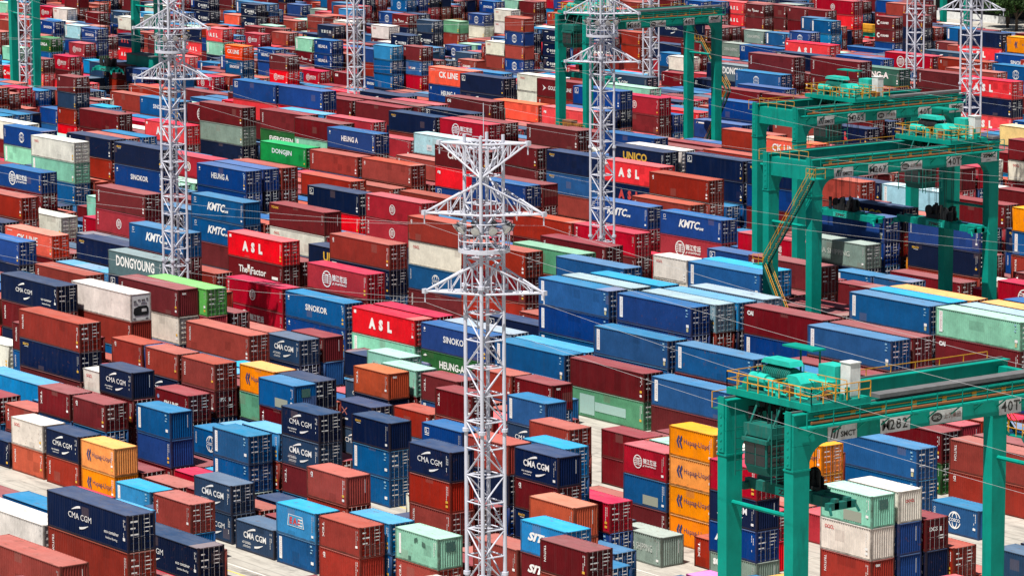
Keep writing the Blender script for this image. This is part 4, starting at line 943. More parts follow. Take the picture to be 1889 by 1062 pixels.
-579.4 335.1 2 0 41 0 0
-627.2 399.6 1 8 12 0 2 5 0 1 0
-366.1 339.9 2 3 0 0 2 8 12 0 2 18 6 0 0
-599.9 378.8 1 11 0 0 0 5 5 0 0
-554.6 383.1 1 6 5 0 0
-387.4 362.3 2 6 4 1 2 6 0 0 0
-464.2 261.3 2 4 0 0 2 6 5 1 0
-426.7 369.0 2 7 13 0 2 8 12 0 0
-275.3 174.8 1 0 21 1 0
-589.7 343.4 1 0 41 0 2 18 0 0 2 0 0 1 0
-675.2 433.1 1 5 5 0 2 5 4 1 0
-261.1 237.9 2 1 0 0 2 6 5 0 1
-320.0 211.5 1 1 8 0 0
-311.9 297.6 2 6 0 0 2 18 0 0 0
-549.7 504.8 1 3 0 0 2 4 0 0 0 6 0 0 0
-369.8 259.6 2 7 0 0 2 1 8 0 2 8 12 0 0
-495.2 419.6 2 8 12 0 2 6 5 0 0 5 0 0 0
-583.3 397.8 1 5 0 1 2 6 5 0 2 4 0 0 0
-711.9 419.4 1 5 5 0 2 5 0 0 0 5 4 0 0
-530.3 422.4 1 0 2 0 0
-285.0 204.8 1 5 5 0 2 7 0 0 0
-343.1 198.2 2 5 0 0 2 5 0 0 0
-260.1 199.1 1 6 4 1 0
-464.3 255.4 2 0 41 0 0
-326.4 214.4 1 2 8 0 0
-472.4 325.6 2 5 4 0 2 11 8 1 2 0 21 0 2 8 11 0 0
-260.5 234.6 2 0 41 0 2 8 11 1 1
-614.7 340.4 1 5 4 0 2 1 0 0 0
-553.3 453.1 1 7 0 0 2 5 0 0 0 2 8 0 0 5 4 0 0
-640.3 444.9 1 5 0 1 2 5 5 0 2 0 21 0 0
-289.1 189.3 1 5 5 0 0
-268.3 171.3 1 5 5 0 0
-585.3 499.9 1 5 0 1 2 7 13 0 2 0 21 1 2 17 0 1 0
-584.7 362.1 1 0 2 0 2 5 5 0 0
-251.4 143.4 2 6 0 0 2 5 0 0 0
-396.2 245.7 2 0 0 1 2 1 8 0 2 6 5 0 0
-313.6 214.4 1 1 8 0 2 0 2 1 0
-558.1 476.6 1 7 13 1 2 0 2 0 2 5 0 1 0
-617.1 351.9 1 8 12 0 0
-388.1 370.4 2 5 5 0 2 6 5 0 2 5 0 1 0
-569.2 339.8 1 1 8 0 2 7 13 0 0
-622.0 391.0 1 1 0 0 2 1 8 0 0
-228.7 183.1 1 1 8 1 0
-390.1 314.1 2 7 0 0 0 1 8 0 0
-632.6 356.9 1 6 4 0 2 5 5 0 0
-558.2 323.3 2 5 4 0 0
-460.1 402.9 2 0 0 0 2 5 0 0 2 11 0 0 0
-435.3 259.9 2 5 0 0 2 7 0 0 2 11 8 0 0
-455.3 416.1 2 5 0 0 2 0 0 0 0
-301.0 258.8 2 5 0 0 2 6 0 0 2 5 0 0 0
-571.4 473.8 1 5 0 1 2 5 4 1 2 5 0 1 0
-366.4 334.1 2 0 2 1 2 2 8 0 2 8 12 0 0 5 0 1 1
-581.5 376.6 1 5 0 0 2 6 4 0 0
-570.5 397.8 1 5 0 0 2 5 0 0 2 4 2 1 0
-621.4 519.0 1 0 0 0 2 5 5 1 2 0 0 0 0 6 0 0 0
-292.6 208.0 1 5 4 0 2 6 0 0 0
-485.1 322.7 2 5 0 0 2 5 4 1 2 6 5 0 2 5 4 0 0
-477.1 390.4 2 6 4 0 2 6 5 0 0
-417.8 321.1 2 5 0 0 2 5 0 1 2 2 8 0 0
-485.4 281.9 2 5 5 0 2 0 21 0 2 1 9 0 0
-662.2 414.6 1 7 0 0 2 5 0 0 2 10 0 0 0
-577.3 383.9 1 6 5 0 2 7 0 0 0 6 4 1 0
-447.5 399.9 2 0 41 0 2 8 11 0 2 0 41 0 0
-436.5 277.3 2 0 21 0 2 5 4 0 0
-608.4 438.1 1 8 0 0 0
-318.2 177.9 2 5 0 1 2 5 5 1 0
-485.2 275.9 2 0 21 1 2 0 2 0 2 4 0 0 0
-463.7 384.4 2 0 21 1 2 0 0 1 0
-578.2 359.2 1 18 6 1 0 6 4 1 0
-302.6 187.0 1 0 21 0 2 6 0 1 0 5 0 0 0
-520.4 446.1 2 6 5 0 2 5 4 0 2 5 0 0 0
-282.1 171.8 1 5 0 0 0
-253.5 202.0 1 6 4 0 2 11 8 1 2 11 8 0 0
-557.3 361.2 1 2 15 0 2 1 9 0 0
-279.6 190.9 1 5 5 1 2 0 21 0 0
-657.0 482.3 1 0 0 0 2 0 21 0 2 11 8 1 0
-294.9 177.6 1 5 4 0 0
-484.3 350.9 2 1 9 0 2 7 0 0 0
-655.5 417.6 1 5 0 1 2 2 0 0 2 5 4 0 0 1 0 0 0
-454.4 355.7 2 6 5 0 2 6 0 0 0
-718.4 416.5 1 3 0 0 2 2 15 0 0 0 41 0 0
-441.8 358.6 2 8 11 0 2 2 0 0 0
-336.3 313.5 2 5 4 0 0
-556.3 389.1 1 0 21 1 2 1 8 0 2 5 0 0 0
-410.3 240.3 2 6 0 0 2 4 0 0 2 0 0 0 0
-461.9 374.2 2 10 0 0 0
-600.6 396.1 1 0 21 0 0
-445.6 290.2 2 17 22 0 2 8 12 1 0
-288.2 171.1 1 6 5 0 0
-533.0 443.1 2 7 13 0 2 0 0 0 0
-507.8 422.5 2 2 0 0 2 5 4 0 2 5 0 0 0
-593.4 375.9 1 6 4 0 0
-668.9 436.1 1 0 0 0 2 11 0 0 0
-375.2 252.1 2 6 0 0 0 4 2 0 2
-401.6 376.2 2 1 0 0 2 5 4 0 0
-364.1 317.4 2 5 4 0 2 6 5 0 2 5 5 1 0
-653.2 362.4 1 0 0 0 2 2 8 0 2 5 4 1 0 6 5 0 0
-606.7 537.1 1 1 0 0 0 1 9 0 0 5 4 0 0
-627.8 516.1 1 8 11 1 2 2 8 0 2 6 4 1 0
-579.0 515.1 1 5 0 0 0
-585.1 356.2 1 2 8 0 2 0 41 1 0
-314.9 208.8 1 8 11 0 0
-386.5 276.1 2 5 0 0 2 5 0 0 0
-341.8 242.1 2 5 0 0 0
-378.9 331.2 2 6 0 0 2 5 5 1 2 0 21 0 0
-295.8 171.9 1 5 0 0 0
-487.6 303.5 2 0 0 0 2 1 0 1 0
-622.1 397.0 1 10 0 1 2 7 13 1 0
-693.0 395.1 1 6 5 0 2 1 0 0 0
-586.5 393.3 1 5 5 0 2 1 9 0 0 2 15 0 0
-494.0 291.8 2 5 5 0 2 0 21 0 0
-589.8 337.6 1 5 5 0 2 4 0 1 0
-464.1 390.1 2 18 6 0 2 1 0 0 0
-335.7 191.9 1 5 5 0 2 6 5 0 0
-577.5 423.1 1 6 4 0 2 17 22 0 2 1 9 1 0
-492.8 385.9 2 5 0 0 2 8 0 0 0
-528.1 459.3 1 5 0 0 2 0 41 1 2 8 0 0 0
-669.5 439.2 1 3 0 0 2 1 9 0 0
-650.5 485.3 1 5 0 0 2 1 0 0 0 6 4 0 0
-531.8 431.1 1 1 0 1 2 4 0 0 0 5 0 0 0 5 5 1 0
-611.3 375.7 1 5 0 0 0
-611.4 381.6 1 7 0 0 2 2 15 0 2 8 12 0 0
-274.1 252.2 2 6 5 0 2 0 21 0 0
-306.3 205.3 1 5 4 0 2 4 2 0 0
-534.5 456.5 1 18 0 0 2 5 4 0 2 0 2 1 0
-470.5 356.4 2 0 21 0 2 5 4 0 0 2 15 0 0
-342.2 299.1 2 5 4 0 2 2 0 0 0
-264.0 209.8 1 2 15 0 2 6 5 0 0
-394.9 259.6 2 3 8 0 2 1 0 1 0
-646.8 359.5 1 4 0 0 2 5 4 0 2 6 5 0 0
-603.3 401.7 1 1 8 0 2 2 15 0 2 0 0 0 0 6 4 0 0
-517.9 498.8 2 2 0 0 2 5 4 0 0
-570.1 497.8 1 8 11 0 0
-545.5 326.2 2 5 0 0 2 11 0 0 0
-273.7 243.7 2 2 0 0 2 6 5 0 0
-626.1 354.0 1 6 5 1 2 5 4 1 0
-261.4 180.1 1 0 41 1 0
-403.0 220.1 2 1 0 1 0
-663.4 473.3 1 2 0 0 2 5 0 0 0 0 2 1 0 6 4 0 0
-577.9 456.3 1 1 0 1 0 5 4 0 0 18 6 0 0 5 0 1 0
-254.2 211.9 1 8 0 0 2 0 21 0 0
-432.4 377.8 2 1 8 0 2 8 12 0 0 5 0 0 0 6 0 0 1
-548.8 310.1 1 6 4 0 2 1 9 0 2 6 0 0 0
-625.8 510.4 1 0 21 0 2 8 11 1 0
-425.2 270.9 2 5 4 0 2 6 4 0 0
-351.5 314.5 2 1 8 0 2 9 7 1 2 6 0 0 0
-383.6 242.8 2 7 13 0 0 5 0 0 0
-699.4 398.0 1 5 0 0 2 6 4 1 0 6 4 0 0 5 5 1 0
-536.8 425.2 1 6 4 1 0
-545.6 446.1 2 0 41 0 2 8 12 0 0
-415.8 250.7 2 6 5 0 2 3 0 0 2 5 5 0 0
-637.8 390.3 1 6 0 0 0 7 13 0 0 0 21 0 0
-259.7 240.5 2 5 0 0 2 7 0 0 1
-480.2 377.8 2 1 8 0 0 2 0 0 0
-615.5 394.0 1 8 12 0 2 0 41 0 0
-524.3 309.0 2 18 0 0 2 1 0 0 0
-314.9 205.9 1 2 0 0 0
-557.0 484.7 1 1 9 0 2 1 9 0 0 3 0 1 0
-476.6 264.0 2 1 0 1 2 4 2 0 0
-626.6 345.8 1 7 0 1 2 5 4 0 2 5 5 0 0
-275.6 171.6 1 6 4 0 0
-281.7 168.2 1 4 2 1 0
-322.7 191.9 1 0 21 0 2 7 13 0 2 2 15 0 0
-494.9 394.0 2 0 41 1 2 8 0 0 0
-430.3 324.0 2 0 21 0 2 3 8 0 2 18 6 0 0
-682.4 439.2 1 8 12 0 2 6 0 0 0 5 0 0 0 0 41 0 0
-365.1 192.0 2 2 0 1 2 7 0 0 0 6 0 0 0
-549.8 386.2 1 6 5 1 0
-410.3 234.4 2 8 11 0 2 4 2 0 0
-468.6 413.3 2 5 5 0 2 0 0 0 2 6 4 0 0
-220.4 215.1 1 0 2 0 0
-247.6 173.8 1 5 5 0 0
-540.3 453.0 1 5 0 0 2 6 5 1 2 6 4 0 0
-656.9 476.3 1 1 0 1 0 0 2 0 0 2 15 0 0
-528.2 381.8 2 8 12 0 2 0 2 0 0
-414.2 379.2 2 5 5 0 2 1 8 0 0 0 0 0 0
-326.4 241.8 2 5 0 0 2 6 5 0 0
-519.0 297.4 1 3 0 0 2 6 5 0 0 0 41 1 0
-584.2 453.3 1 6 5 0 0 1 0 0 0 5 5 0 0
-674.9 418.3 1 2 8 0 2 1 0 0 0
-288.3 177.6 1 3 0 0 0
-603.9 332.5 1 5 5 0 0
-385.9 336.9 2 5 0 0 2 0 0 1 2 5 0 1 0
-409.9 262.6 2 6 0 0 2 1 0 0 0
-572.5 518.0 1 0 41 0 2 5 0 1 2 1 8 0 0 6 0 0 0
-572.2 356.2 1 2 0 0 0
-623.0 337.2 1 5 5 0 2 3 0 0 0
-451.7 258.3 2 5 0 0 0
-459.1 290.3 2 2 0 0 2 1 8 0 0
-555.2 307.1 1 5 0 0 2 8 0 1 0 1 0 0 0
-644.3 387.2 1 6 4 1 0 6 0 1 0
-633.1 342.9 1 5 5 1 2 5 5 0 2 5 0 0 0 6 5 0 0
-315.9 175.2 1 0 0 1 2 1 8 0 0
-568.9 421.3 1 6 0 0 0
-607.0 393.3 1 0 21 0 0
-712.0 394.9 1 1 9 0 2 2 8 0 2 3 8 0 0 0 41 0 0
-457.7 252.3 2 6 5 0 0
-652.9 442.8 1 2 15 0 2 11 0 0 2 6 4 0 0 6 4 0 0
-646.4 445.8 1 18 6 0 2 0 21 0 2 6 0 0 0 1 9 0 0
-597.2 443.7 1 3 8 0 2 8 12 0 2 1 0 0 0
-525.5 428.2 1 5 5 0 0 8 0 0 0
-595.7 494.5 1 1 8 1 2 0 0 0 0
-244.9 232.8 2 3 0 0 2 5 0 0 0
-451.1 384.4 2 0 21 0 2 6 5 0 1
-428.2 348.6 2 0 2 0 2 5 0 0 0
-589.9 403.6 1 5 0 0 2 5 0 0 2 18 6 1 0
-254.2 214.8 1 1 8 0 2 6 0 0 0 5 5 1 1
-519.0 300.2 1 3 8 0 2 7 13 0 2 0 21 0 0
-600.5 393.2 1 5 0 0 0
-469.6 422.1 2 0 41 1 2 6 4 0 0 6 5 0 0
-248.1 155.2 2 6 4 0 0
-632.5 354.0 1 6 0 0 2 1 0 1 2 3 8 0 0
-468.9 430.3 2 6 4 0 2 0 2 1 2 2 0 0 0
-273.7 246.7 2 1 0 1 2 5 0 0 0
-432.6 284.0 2 5 0 1 2 6 0 0 0
-544.9 476.3 1 1 0 0 2 6 0 0 0
-523.7 279.5 2 3 8 0 2 5 4 0 2 1 0 0 0
-451.5 396.1 2 0 21 0 2 8 11 1 2 3 8 1 0
-368.2 195.3 2 1 0 0 2 7 13 0 2 2 15 1 0
-663.0 439.2 1 0 2 1 2 5 5 0 2 4 2 0 0 1 0 0 0
-247.4 176.5 1 6 0 0 0
-545.7 443.1 2 4 0 0 2 1 9 0 0
-391.6 331.2 2 2 8 0 2 2 0 0 2 0 41 0 0
-674.9 409.4 1 5 0 0 2 6 0 0 2 2 8 0 0
-248.5 237.9 2 5 4 0 2 1 0 0 0
-455.3 413.1 2 5 0 0 2 5 0 0 0
-335.7 189.0 1 5 0 0 2 6 5 0 0 5 0 0 0
-602.9 409.5 1 6 4 1 2 5 0 0 2 1 0 0 0
-382.3 265.5 2 2 0 0 2 5 4 0 2 1 8 0 0
-549.7 507.7 1 4 0 0 2 5 0 1 0 0 41 0 0
-408.8 245.6 2 7 13 1 2 6 4 0 2 1 9 0 0
-629.9 376.8 1 6 4 0 0 5 0 0 0 5 5 0 0
-570.9 323.3 2 6 4 0 2 1 9 0 0
-476.8 261.3 2 6 4 0 2 0 21 1 0
-570.5 400.7 1 3 8 0 2 0 2 0 0
-414.2 370.4 2 1 0 0 2 0 0 0 0
-633.0 345.8 1 0 41 0 2 0 0 0 2 1 9 0 0
-682.6 442.2 1 6 4 0 2 2 15 1 2 2 8 1 0
-445.0 246.3 2 1 0 0 0
-637.8 393.2 1 2 0 0 2 3 8 0 2 5 5 1 0
-517.9 501.8 2 1 9 0 2 5 4 0 2 5 0 1 0
-264.8 159.0 1 6 0 1 0
-451.5 390.1 2 5 5 1 2 6 5 0 0
-544.4 358.2 1 5 4 0 2 5 0 0 0
-512.7 300.6 2 6 4 1 2 18 0 1 0
-434.7 256.6 2 1 9 0 2 0 41 0 2 11 8 0 0
-692.2 398.1 1 5 0 0 2 5 0 0 0
-675.1 430.1 1 8 12 0 2 5 4 0 2 1 9 0 2 5 0 1 0
-625.3 431.9 1 0 41 0 2 17 0 1 0
-484.0 411.5 2 6 4 0 2 7 0 0 0
-609.2 406.6 1 17 0 1 2 5 5 0 2 0 21 0 0 18 6 0 0
-562.5 421.3 1 1 8 0 0
-284.2 161.9 1 0 2 0 0
-366.4 337.1 2 2 0 0 2 5 0 0 2 1 9 0 0 8 11 1 1
-617.2 349.0 1 5 0 0 2 7 0 0 0
-426.7 366.1 2 5 5 0 2 5 4 0 0
-442.7 422.3 2 5 4 0 2 1 8 0 0 5 4 0 0
-494.8 397.0 2 6 4 0 2 5 5 1 0
-309.4 190.1 1 1 9 0 2 4 2 0 2 3 0 0 0
-668.4 418.3 1 3 8 0 2 6 5 1 2 1 0 0 0
-610.7 357.8 1 6 0 0 2 1 8 0 0
-446.1 325.0 2 6 0 0 2 0 41 0 2 1 9 0 0
-447.5 402.9 2 1 0 1 2 5 4 0 0
-490.8 402.6 2 1 8 0 2 8 0 0 0
-385.8 339.8 2 4 2 0 2 2 8 0 2 6 5 0 0
-627.8 519.0 1 1 8 0 2 0 2 0 2 8 11 0 0
-610.5 493.7 1 1 8 0 2 6 5 0 2 6 0 0 0
-614.3 396.7 1 8 0 0 2 5 0 0 0
-563.6 491.9 1 6 5 0 2 5 0 0 0 6 4 0 0
-395.4 248.6 2 5 4 0 2 6 0 0 2 2 8 1 0
-681.4 418.3 1 1 8 0 2 8 12 0 2 0 0 0 0 2 8 0 0
-524.4 306.0 2 5 0 0 2 8 0 0 0
-614.3 402.6 1 0 41 1 2 1 0 0 2 0 21 0 0
-572.5 521.0 1 6 0 0 2 1 9 0 2 6 4 0 2 5 4 1 0
-271.2 156.1 1 1 0 0 2 3 0 1 0
-267.9 185.9 1 18 0 0 0
-550.8 361.2 1 8 11 0 2 1 9 0 0
-458.3 331.9 2 1 8 1 2 5 5 0 2 0 0 0 0
-606.6 540.1 1 6 0 1 0 0 21 0 0
-440.9 253.6 2 2 15 1 2 11 0 0 0
-316.3 191.9 1 8 12 0 2 5 5 0 2 0 41 0 0
-579.3 332.1 2 6 0 0 0
-528.1 384.7 2 6 5 0 2 0 41 0 0
-705.9 398.0 1 5 0 1 2 1 9 0 2 5 0 0 0
-604.9 375.7 1 0 0 0 2 0 2 0 0
-388.1 367.5 2 1 9 0 2 3 8 0 0 5 0 0 0
-520.4 449.0 2 0 41 0 2 17 0 0 2 11 0 0 0
-509.0 426.2 2 5 0 0 2 6 0 0 2 1 9 0 0
-705.5 419.4 1 5 4 0 2 18 0 0 0 5 0 0 0 6 5 0 2
-541.7 335.0 2 6 5 1 2 1 0 0 0
-439.0 393.0 2 8 11 1 2 1 0 1 2 5 0 0 0
-655.9 433.1 1 5 4 0 2 1 9 0 2 8 11 0 0
-336.4 310.6 2 1 0 0 2 5 5 0 0
-676.1 445.1 1 6 4 0 2 5 0 1 2 6 5 0 0
-597.2 446.7 1 6 4 1 2 6 0 1 2 18 6 0 0
-672.8 395.1 1 2 0 0 2 6 4 0 0
-425.1 273.9 2 6 4 1 2 2 8 0 0
-718.4 419.4 1 11 8 1 2 5 4 0 0 6 5 1 0
-569.3 342.8 1 0 41 0 2 8 12 0 0 5 5 1 0
-561.7 307.0 1 6 5 0 2 5 5 0 2 5 0 1 0
-653.0 439.9 1 1 8 1 2 5 0 0 2 5 5 0 0 0 41 0 0
-637.9 381.7 1 5 4 0 0 8 12 0 0 8 11 0 0
-468.7 410.4 2 0 41 0 2 8 11 1 2 7 13 0 0
-611.4 384.5 1 6 4 1 2 3 0 0 0
-644.4 390.1 1 0 0 0 2 11 8 0 0 5 0 0 0
-617.0 490.8 1 2 8 0 2 0 41 0 2 1 9 0 2 5 0 0 0
-597.3 440.7 1 5 0 0 2 1 9 0 2 4 0 0 0
-622.0 388.1 1 1 8 0 2 0 41 0 2 1 8 0 0
-615.5 391.1 1 1 8 0 2 7 0 0 0
-650.3 476.4 1 11 0 0 2 6 0 1 0
-584.4 446.7 1 6 4 0 2 6 4 0 2 5 4 0 2 5 0 0 0
-235.4 152.3 2 9 7 1 2 5 0 0 0
-423.1 242.7 2 0 0 1 2 8 12 0 0
-385.8 334.0 2 0 21 0 2 18 0 0 2 5 5 0 0
-528.2 378.9 2 5 0 0 2 6 5 0 2 1 0 0 0
-597.6 487.8 1 6 0 0 2 0 21 0 2 6 5 0 0
-604.9 381.6 1 5 4 0 2 0 0 0 0
-543.2 504.8 1 5 4 0 2 5 4 0 0
-411.4 280.2 2 2 8 0 2 9 7 0 0
-590.8 449.6 1 5 5 0 2 11 0 0 2 5 5 0 0
-554.3 338.0 2 4 2 0 2 5 0 0 0
-699.4 400.9 1 5 0 1 2 6 5 0 2 6 5 0 0
-472.6 275.9 2 9 7 0 2 5 5 0 2 3 0 0 0
-535.7 307.1 1 4 2 0 2 1 0 0 2 5 4 0 0
-589.8 397.7 1 7 13 1 2 0 2 0 2 5 0 0 0
-641.8 399.6 1 5 0 0 2 5 0 0 2 1 9 1 0
-538.3 431.1 1 6 5 1 0 4 2 0 0 1 9 0 0
-302.6 189.9 1 6 0 1 2 0 0 0 2 5 5 1 0
-577.5 426.1 1 7 13 0 0 6 4 0 0
-525.5 303.2 1 0 21 0 2 8 11 1 2 3 0 0 0
-650.7 387.2 1 0 2 0 2 6 5 1 2 5 4 0 2 3 8 0 0
-355.1 304.9 2 5 4 0 2 6 0 0 0
-517.3 425.2 1 1 8 0 2 2 0 0 0 0 0 0 0
-646.4 448.7 1 2 0 0 2 0 0 0 2 6 0 0 0 2 0 0 0
-642.7 414.6 1 5 0 0 2 6 0 0 0
-562.7 339.8 1 6 5 1 2 1 0 0 0 1 9 1 0
-635.6 406.3 1 1 9 0 2 6 5 0 2 11 0 0 0
-577.0 403.6 1 8 0 1 2 0 41 0 2 1 8 0 0
-436.5 280.2 2 6 5 1 2 5 4 0 0
-480.2 385.9 2 1 8 0 2 1 0 0 0
-536.7 501.8 1 2 15 0 2 6 0 0 0
-445.6 287.2 2 0 0 0 2 5 0 0 0
-463.7 387.4 2 6 4 0 2 7 13 0 0
-705.6 389.0 1 7 0 0 2 6 5 0 2 6 0 0 0
-523.5 362.9 2 11 0 0 2 0 21 0 0
-601.9 438.1 1 8 11 0 2 6 5 0 0
-432.4 380.7 2 18 0 0 2 6 0 1 0 0 21 0 0
-663.3 476.3 1 8 11 1 2 6 0 0 0 5 0 0 0
-584.2 450.4 1 3 0 0 2 0 41 0 2 1 8 0 0
-652.9 445.7 1 3 0 1 2 5 4 1 2 5 4 0 0
-553.2 450.1 1 6 0 1 2 18 0 0 2 6 4 0 0 5 5 0 0
-712.0 392.1 1 1 8 0 2 0 0 0 2 11 8 0 2 5 0 0 0
-387.5 359.3 2 5 0 0 2 1 9 0 0 18 0 0 0
-585.0 359.2 1 2 0 0 2 1 0 0 0
-649.1 417.6 1 6 4 0 2 5 5 0 0
-556.2 504.8 1 2 15 1 0
-460.2 405.8 2 6 5 1 2 0 41 1 2 1 9 0 0
-652.2 461.6 1 5 0 1 2 9 7 0 0 5 0 0 0
-669.5 442.2 1 6 0 0 2 0 41 0 2 5 0 0 0
-373.9 270.1 2 0 41 0 2 2 0 0 0
-386.5 279.0 2 4 0 0 2 0 0 0 0
-407.6 229.8 2 5 0 1 0
-644.4 384.6 1 5 0 0 2 5 0 0 2 4 2 0 0 17 0 0 0
-674.9 421.2 1 6 4 0 2 1 9 0 0 6 4 0 0 5 0 0 0
-668.7 427.2 1 5 0 0 2 5 4 1 0 1 8 0 0
-253.5 205.0 1 6 0 0 2 5 0 0 2 3 8 0 0
-593.4 373.0 1 3 0 0 0
-585.4 502.8 1 1 9 0 2 5 0 0 2 8 11 0 2 0 2 0 0
-555.2 310.1 1 1 9 0 2 8 11 0 0 0 41 1 0
-292.0 216.7 1 5 4 0 0
-553.3 456.0 1 0 41 0 2 1 8 1 2 18 0 0 0 5 0 0 0
-548.8 313.0 1 7 13 0 2 5 0 1 2 0 21 0 0
-536.1 359.9 2 6 5 1 2 1 9 0 0
-241.3 208.9 1 8 0 0 1
-555.2 304.1 1 5 5 0 2 5 0 1 0 8 0 0 0
-589.8 334.6 1 6 4 1 2 5 0 0 0
-274.1 249.3 2 6 4 0 2 5 4 0 0
-681.5 412.3 1 3 8 0 2 8 12 0 2 5 0 1 0 8 0 0 0
-277.7 164.8 1 0 41 0 0
-617.9 381.7 1 6 4 0 2 5 0 0 0 2 0 0 0 6 0 1 0
-586.4 390.4 1 6 4 0 2 8 0 0 0 8 0 1 0
-496.6 408.6 2 1 8 0 2 1 9 0 0
-478.6 465.1 2 5 0 1 2 1 8 0 2 6 4 0 0
-657.4 378.6 1 5 4 0 2 11 8 0 2 6 5 0 0
-571.3 456.3 1 1 8 0 2 5 0 0 2 5 0 0 0 8 0 0 0
-507.4 400.0 2 2 15 0 2 0 41 0 0
-494.9 391.1 2 6 5 0 2 0 21 0 0
-608.4 441.1 1 5 0 0 0
-361.4 278.9 2 6 5 0 2 7 0 1 0
-584.2 456.3 1 8 12 0 2 1 0 0 2 1 8 0 0
-590.6 453.4 1 0 0 0 2 5 5 0 2 4 2 1 2 11 0 0 0
-610.4 487.7 1 5 4 1 2 4 0 1 2 6 5 0 2 5 0 0 0
-636.2 367.9 1 1 9 0 2 7 13 0 0 5 5 0 0
-326.4 217.3 1 7 13 0 0
-519.1 428.1 1 6 0 0 2 8 0 1 2 5 0 0 0
-578.8 504.1 2 1 8 1 0 6 0 0 0 7 0 0 0 8 12 0 1
-616.5 331.5 1 1 0 1 2 5 0 0 2 3 8 0 0
-592.8 393.3 1 2 0 0 2 1 8 1 2 6 4 0 0
-663.4 470.4 1 0 21 0 2 6 0 0 0 5 0 0 0
-662.2 417.6 1 5 0 0 2 2 0 0 2 7 0 0 0 1 8 0 0
-662.4 436.1 1 0 21 0 2 0 41 1 2 17 0 0 0
-433.4 313.1 2 5 4 0 2 6 0 0 2 6 0 0 0
-554.5 380.2 1 5 0 0 0
-566.0 518.1 1 2 0 0 2 5 0 0 2 5 4 1 0 5 4 0 0
-401.6 379.2 2 5 4 1 2 5 5 1 0 0 21 0 0
-506.5 297.6 2 5 0 0 2 5 0 0 0
-652.2 455.8 1 2 0 1 2 5 0 1 2 8 11 0 0 0 21 0 0
-659.7 362.4 1 0 41 0 2 5 0 0 2 8 11 0 2 7 0 0 0
-558.2 446.0 2 6 0 1 2 6 0 0 2 5 0 0 0 0 2 1 1
-568.9 424.3 1 0 21 0 0
-607.0 390.3 1 1 9 0 2 0 2 0 0
-579.1 512.1 1 7 13 0 0
-584.7 365.1 1 1 0 0 2 5 0 0 0 2 8 0 0
-510.9 319.2 2 6 0 1 2 5 4 0 2 7 13 0 0
-575.1 370.7 1 1 8 0 2 1 9 0 0
-577.9 459.3 1 6 4 0 2 7 13 0 2 2 15 0 2 5 0 1 0
-635.4 396.7 1 0 0 1 2 6 0 0 2 8 11 0 0
-655.6 420.5 1 3 8 1 2 6 4 1 0
-207.6 193.2 1 6 5 0 2 7 13 0 0
-604.2 354.9 1 8 0 0 2 5 4 0 0
-607.0 387.4 1 5 5 0 2 8 12 0 0
-414.1 366.1 2 5 5 0 2 5 4 0 0
-590.7 456.3 1 8 0 0 2 1 0 1 2 5 5 0 0 2 0 1 0
-698.9 419.4 1 5 4 1 2 1 8 0 2 5 0 0 0
-545.2 394.1 2 6 5 0 2 1 8 0 0
-332.8 217.4 1 1 9 0 0
-541.7 338.0 2 6 0 0 2 5 0 0 0
-578.8 507.1 2 5 0 1 0
-632.5 351.1 1 8 11 0 2 5 0 1 2 6 4 0 0
-653.3 356.6 1 1 8 0 2 10 0 0 2 5 5 0 0 6 0 0 0
-541.6 332.1 2 1 0 0 2 1 9 0 0
-393.0 286.8 2 5 0 1 2 5 4 0 0
-503.1 479.1 2 3 0 1 2 1 0 1 0
-604.9 384.6 1 1 0 1 2 5 5 0 0
-599.9 372.9 1 18 0 0 2 0 41 0 0
-532.0 303.2 1 5 4 0 2 11 0 0 2 5 0 0 0
-597.2 453.3 1 0 41 1 2 5 0 0 2 5 0 0 2 5 5 0 0
-705.9 400.9 1 1 9 1 2 0 0 0 2 5 5 0 0 8 0 0 0
-576.9 406.5 1 6 5 0 2 4 2 0 0
-390.2 208.5 2 1 0 0 2 5 0 1 0
-285.8 149.3 2 6 5 0 2 5 0 0 0
-215.7 183.0 1 0 41 0 2 9 7 0 0
-387.5 356.4 2 6 5 0 2 6 5 1 2 0 41 0 0
-637.4 479.3 1 1 9 0 2 0 21 0 0
-615.6 388.2 1 1 9 0 2 0 2 0 0
-619.4 507.4 1 6 0 0 2 5 4 0 0
-636.2 414.6 1 2 8 0 2 6 0 0 0
-586.5 387.4 1 1 8 0 2 3 0 1 2 6 0 0 0
-622.7 409.3 1 0 21 1 2 1 8 0 2 6 4 0 0 6 0 1 0
-597.6 484.8 1 5 4 0 2 8 11 0 2 5 0 0 0
-538.5 294.3 1 8 0 0 2 5 0 0 2 5 4 0 0 8 0 0 0
-639.1 354.0 1 1 9 0 2 5 4 0 2 6 5 0 0
-545.8 440.2 2 3 8 1 2 11 0 0 0
-543.3 507.7 1 6 4 0 2 1 0 0 0 1 8 0 0
-549.5 418.3 1 0 21 0 2 8 12 0 0
-528.2 387.7 2 0 41 0 2 5 5 0 0
-609.2 409.5 1 8 12 0 2 2 8 0 2 0 41 0 0
-550.8 364.1 1 6 0 0 2 5 0 0 0
-511.1 285.4 2 6 5 0 2 11 0 0 0
-568.1 307.0 1 6 5 0 2 1 8 0 2 1 8 0 0
-445.6 337.8 2 5 5 0 2 5 5 0 2 5 0 0 0
-578.9 521.0 1 5 4 0 2 2 0 0 2 8 12 0 0 2 0 1 0
-439.0 390.1 2 2 0 0 2 1 8 1 2 0 21 1 0
-458.1 328.9 2 0 2 0 2 0 2 0 2 8 12 0 0
-655.8 436.1 1 0 41 0 2 0 2 0 2 7 0 0 2 5 0 0 0
-536.2 357.0 2 8 0 0 2 7 0 0 0
-398.4 345.7 2 0 21 0 2 7 0 0 2 5 4 1 0
-591.5 359.2 1 5 0 0 2 0 41 0 0
-309.4 193.0 1 1 9 0 2 8 12 1 2 3 0 0 0
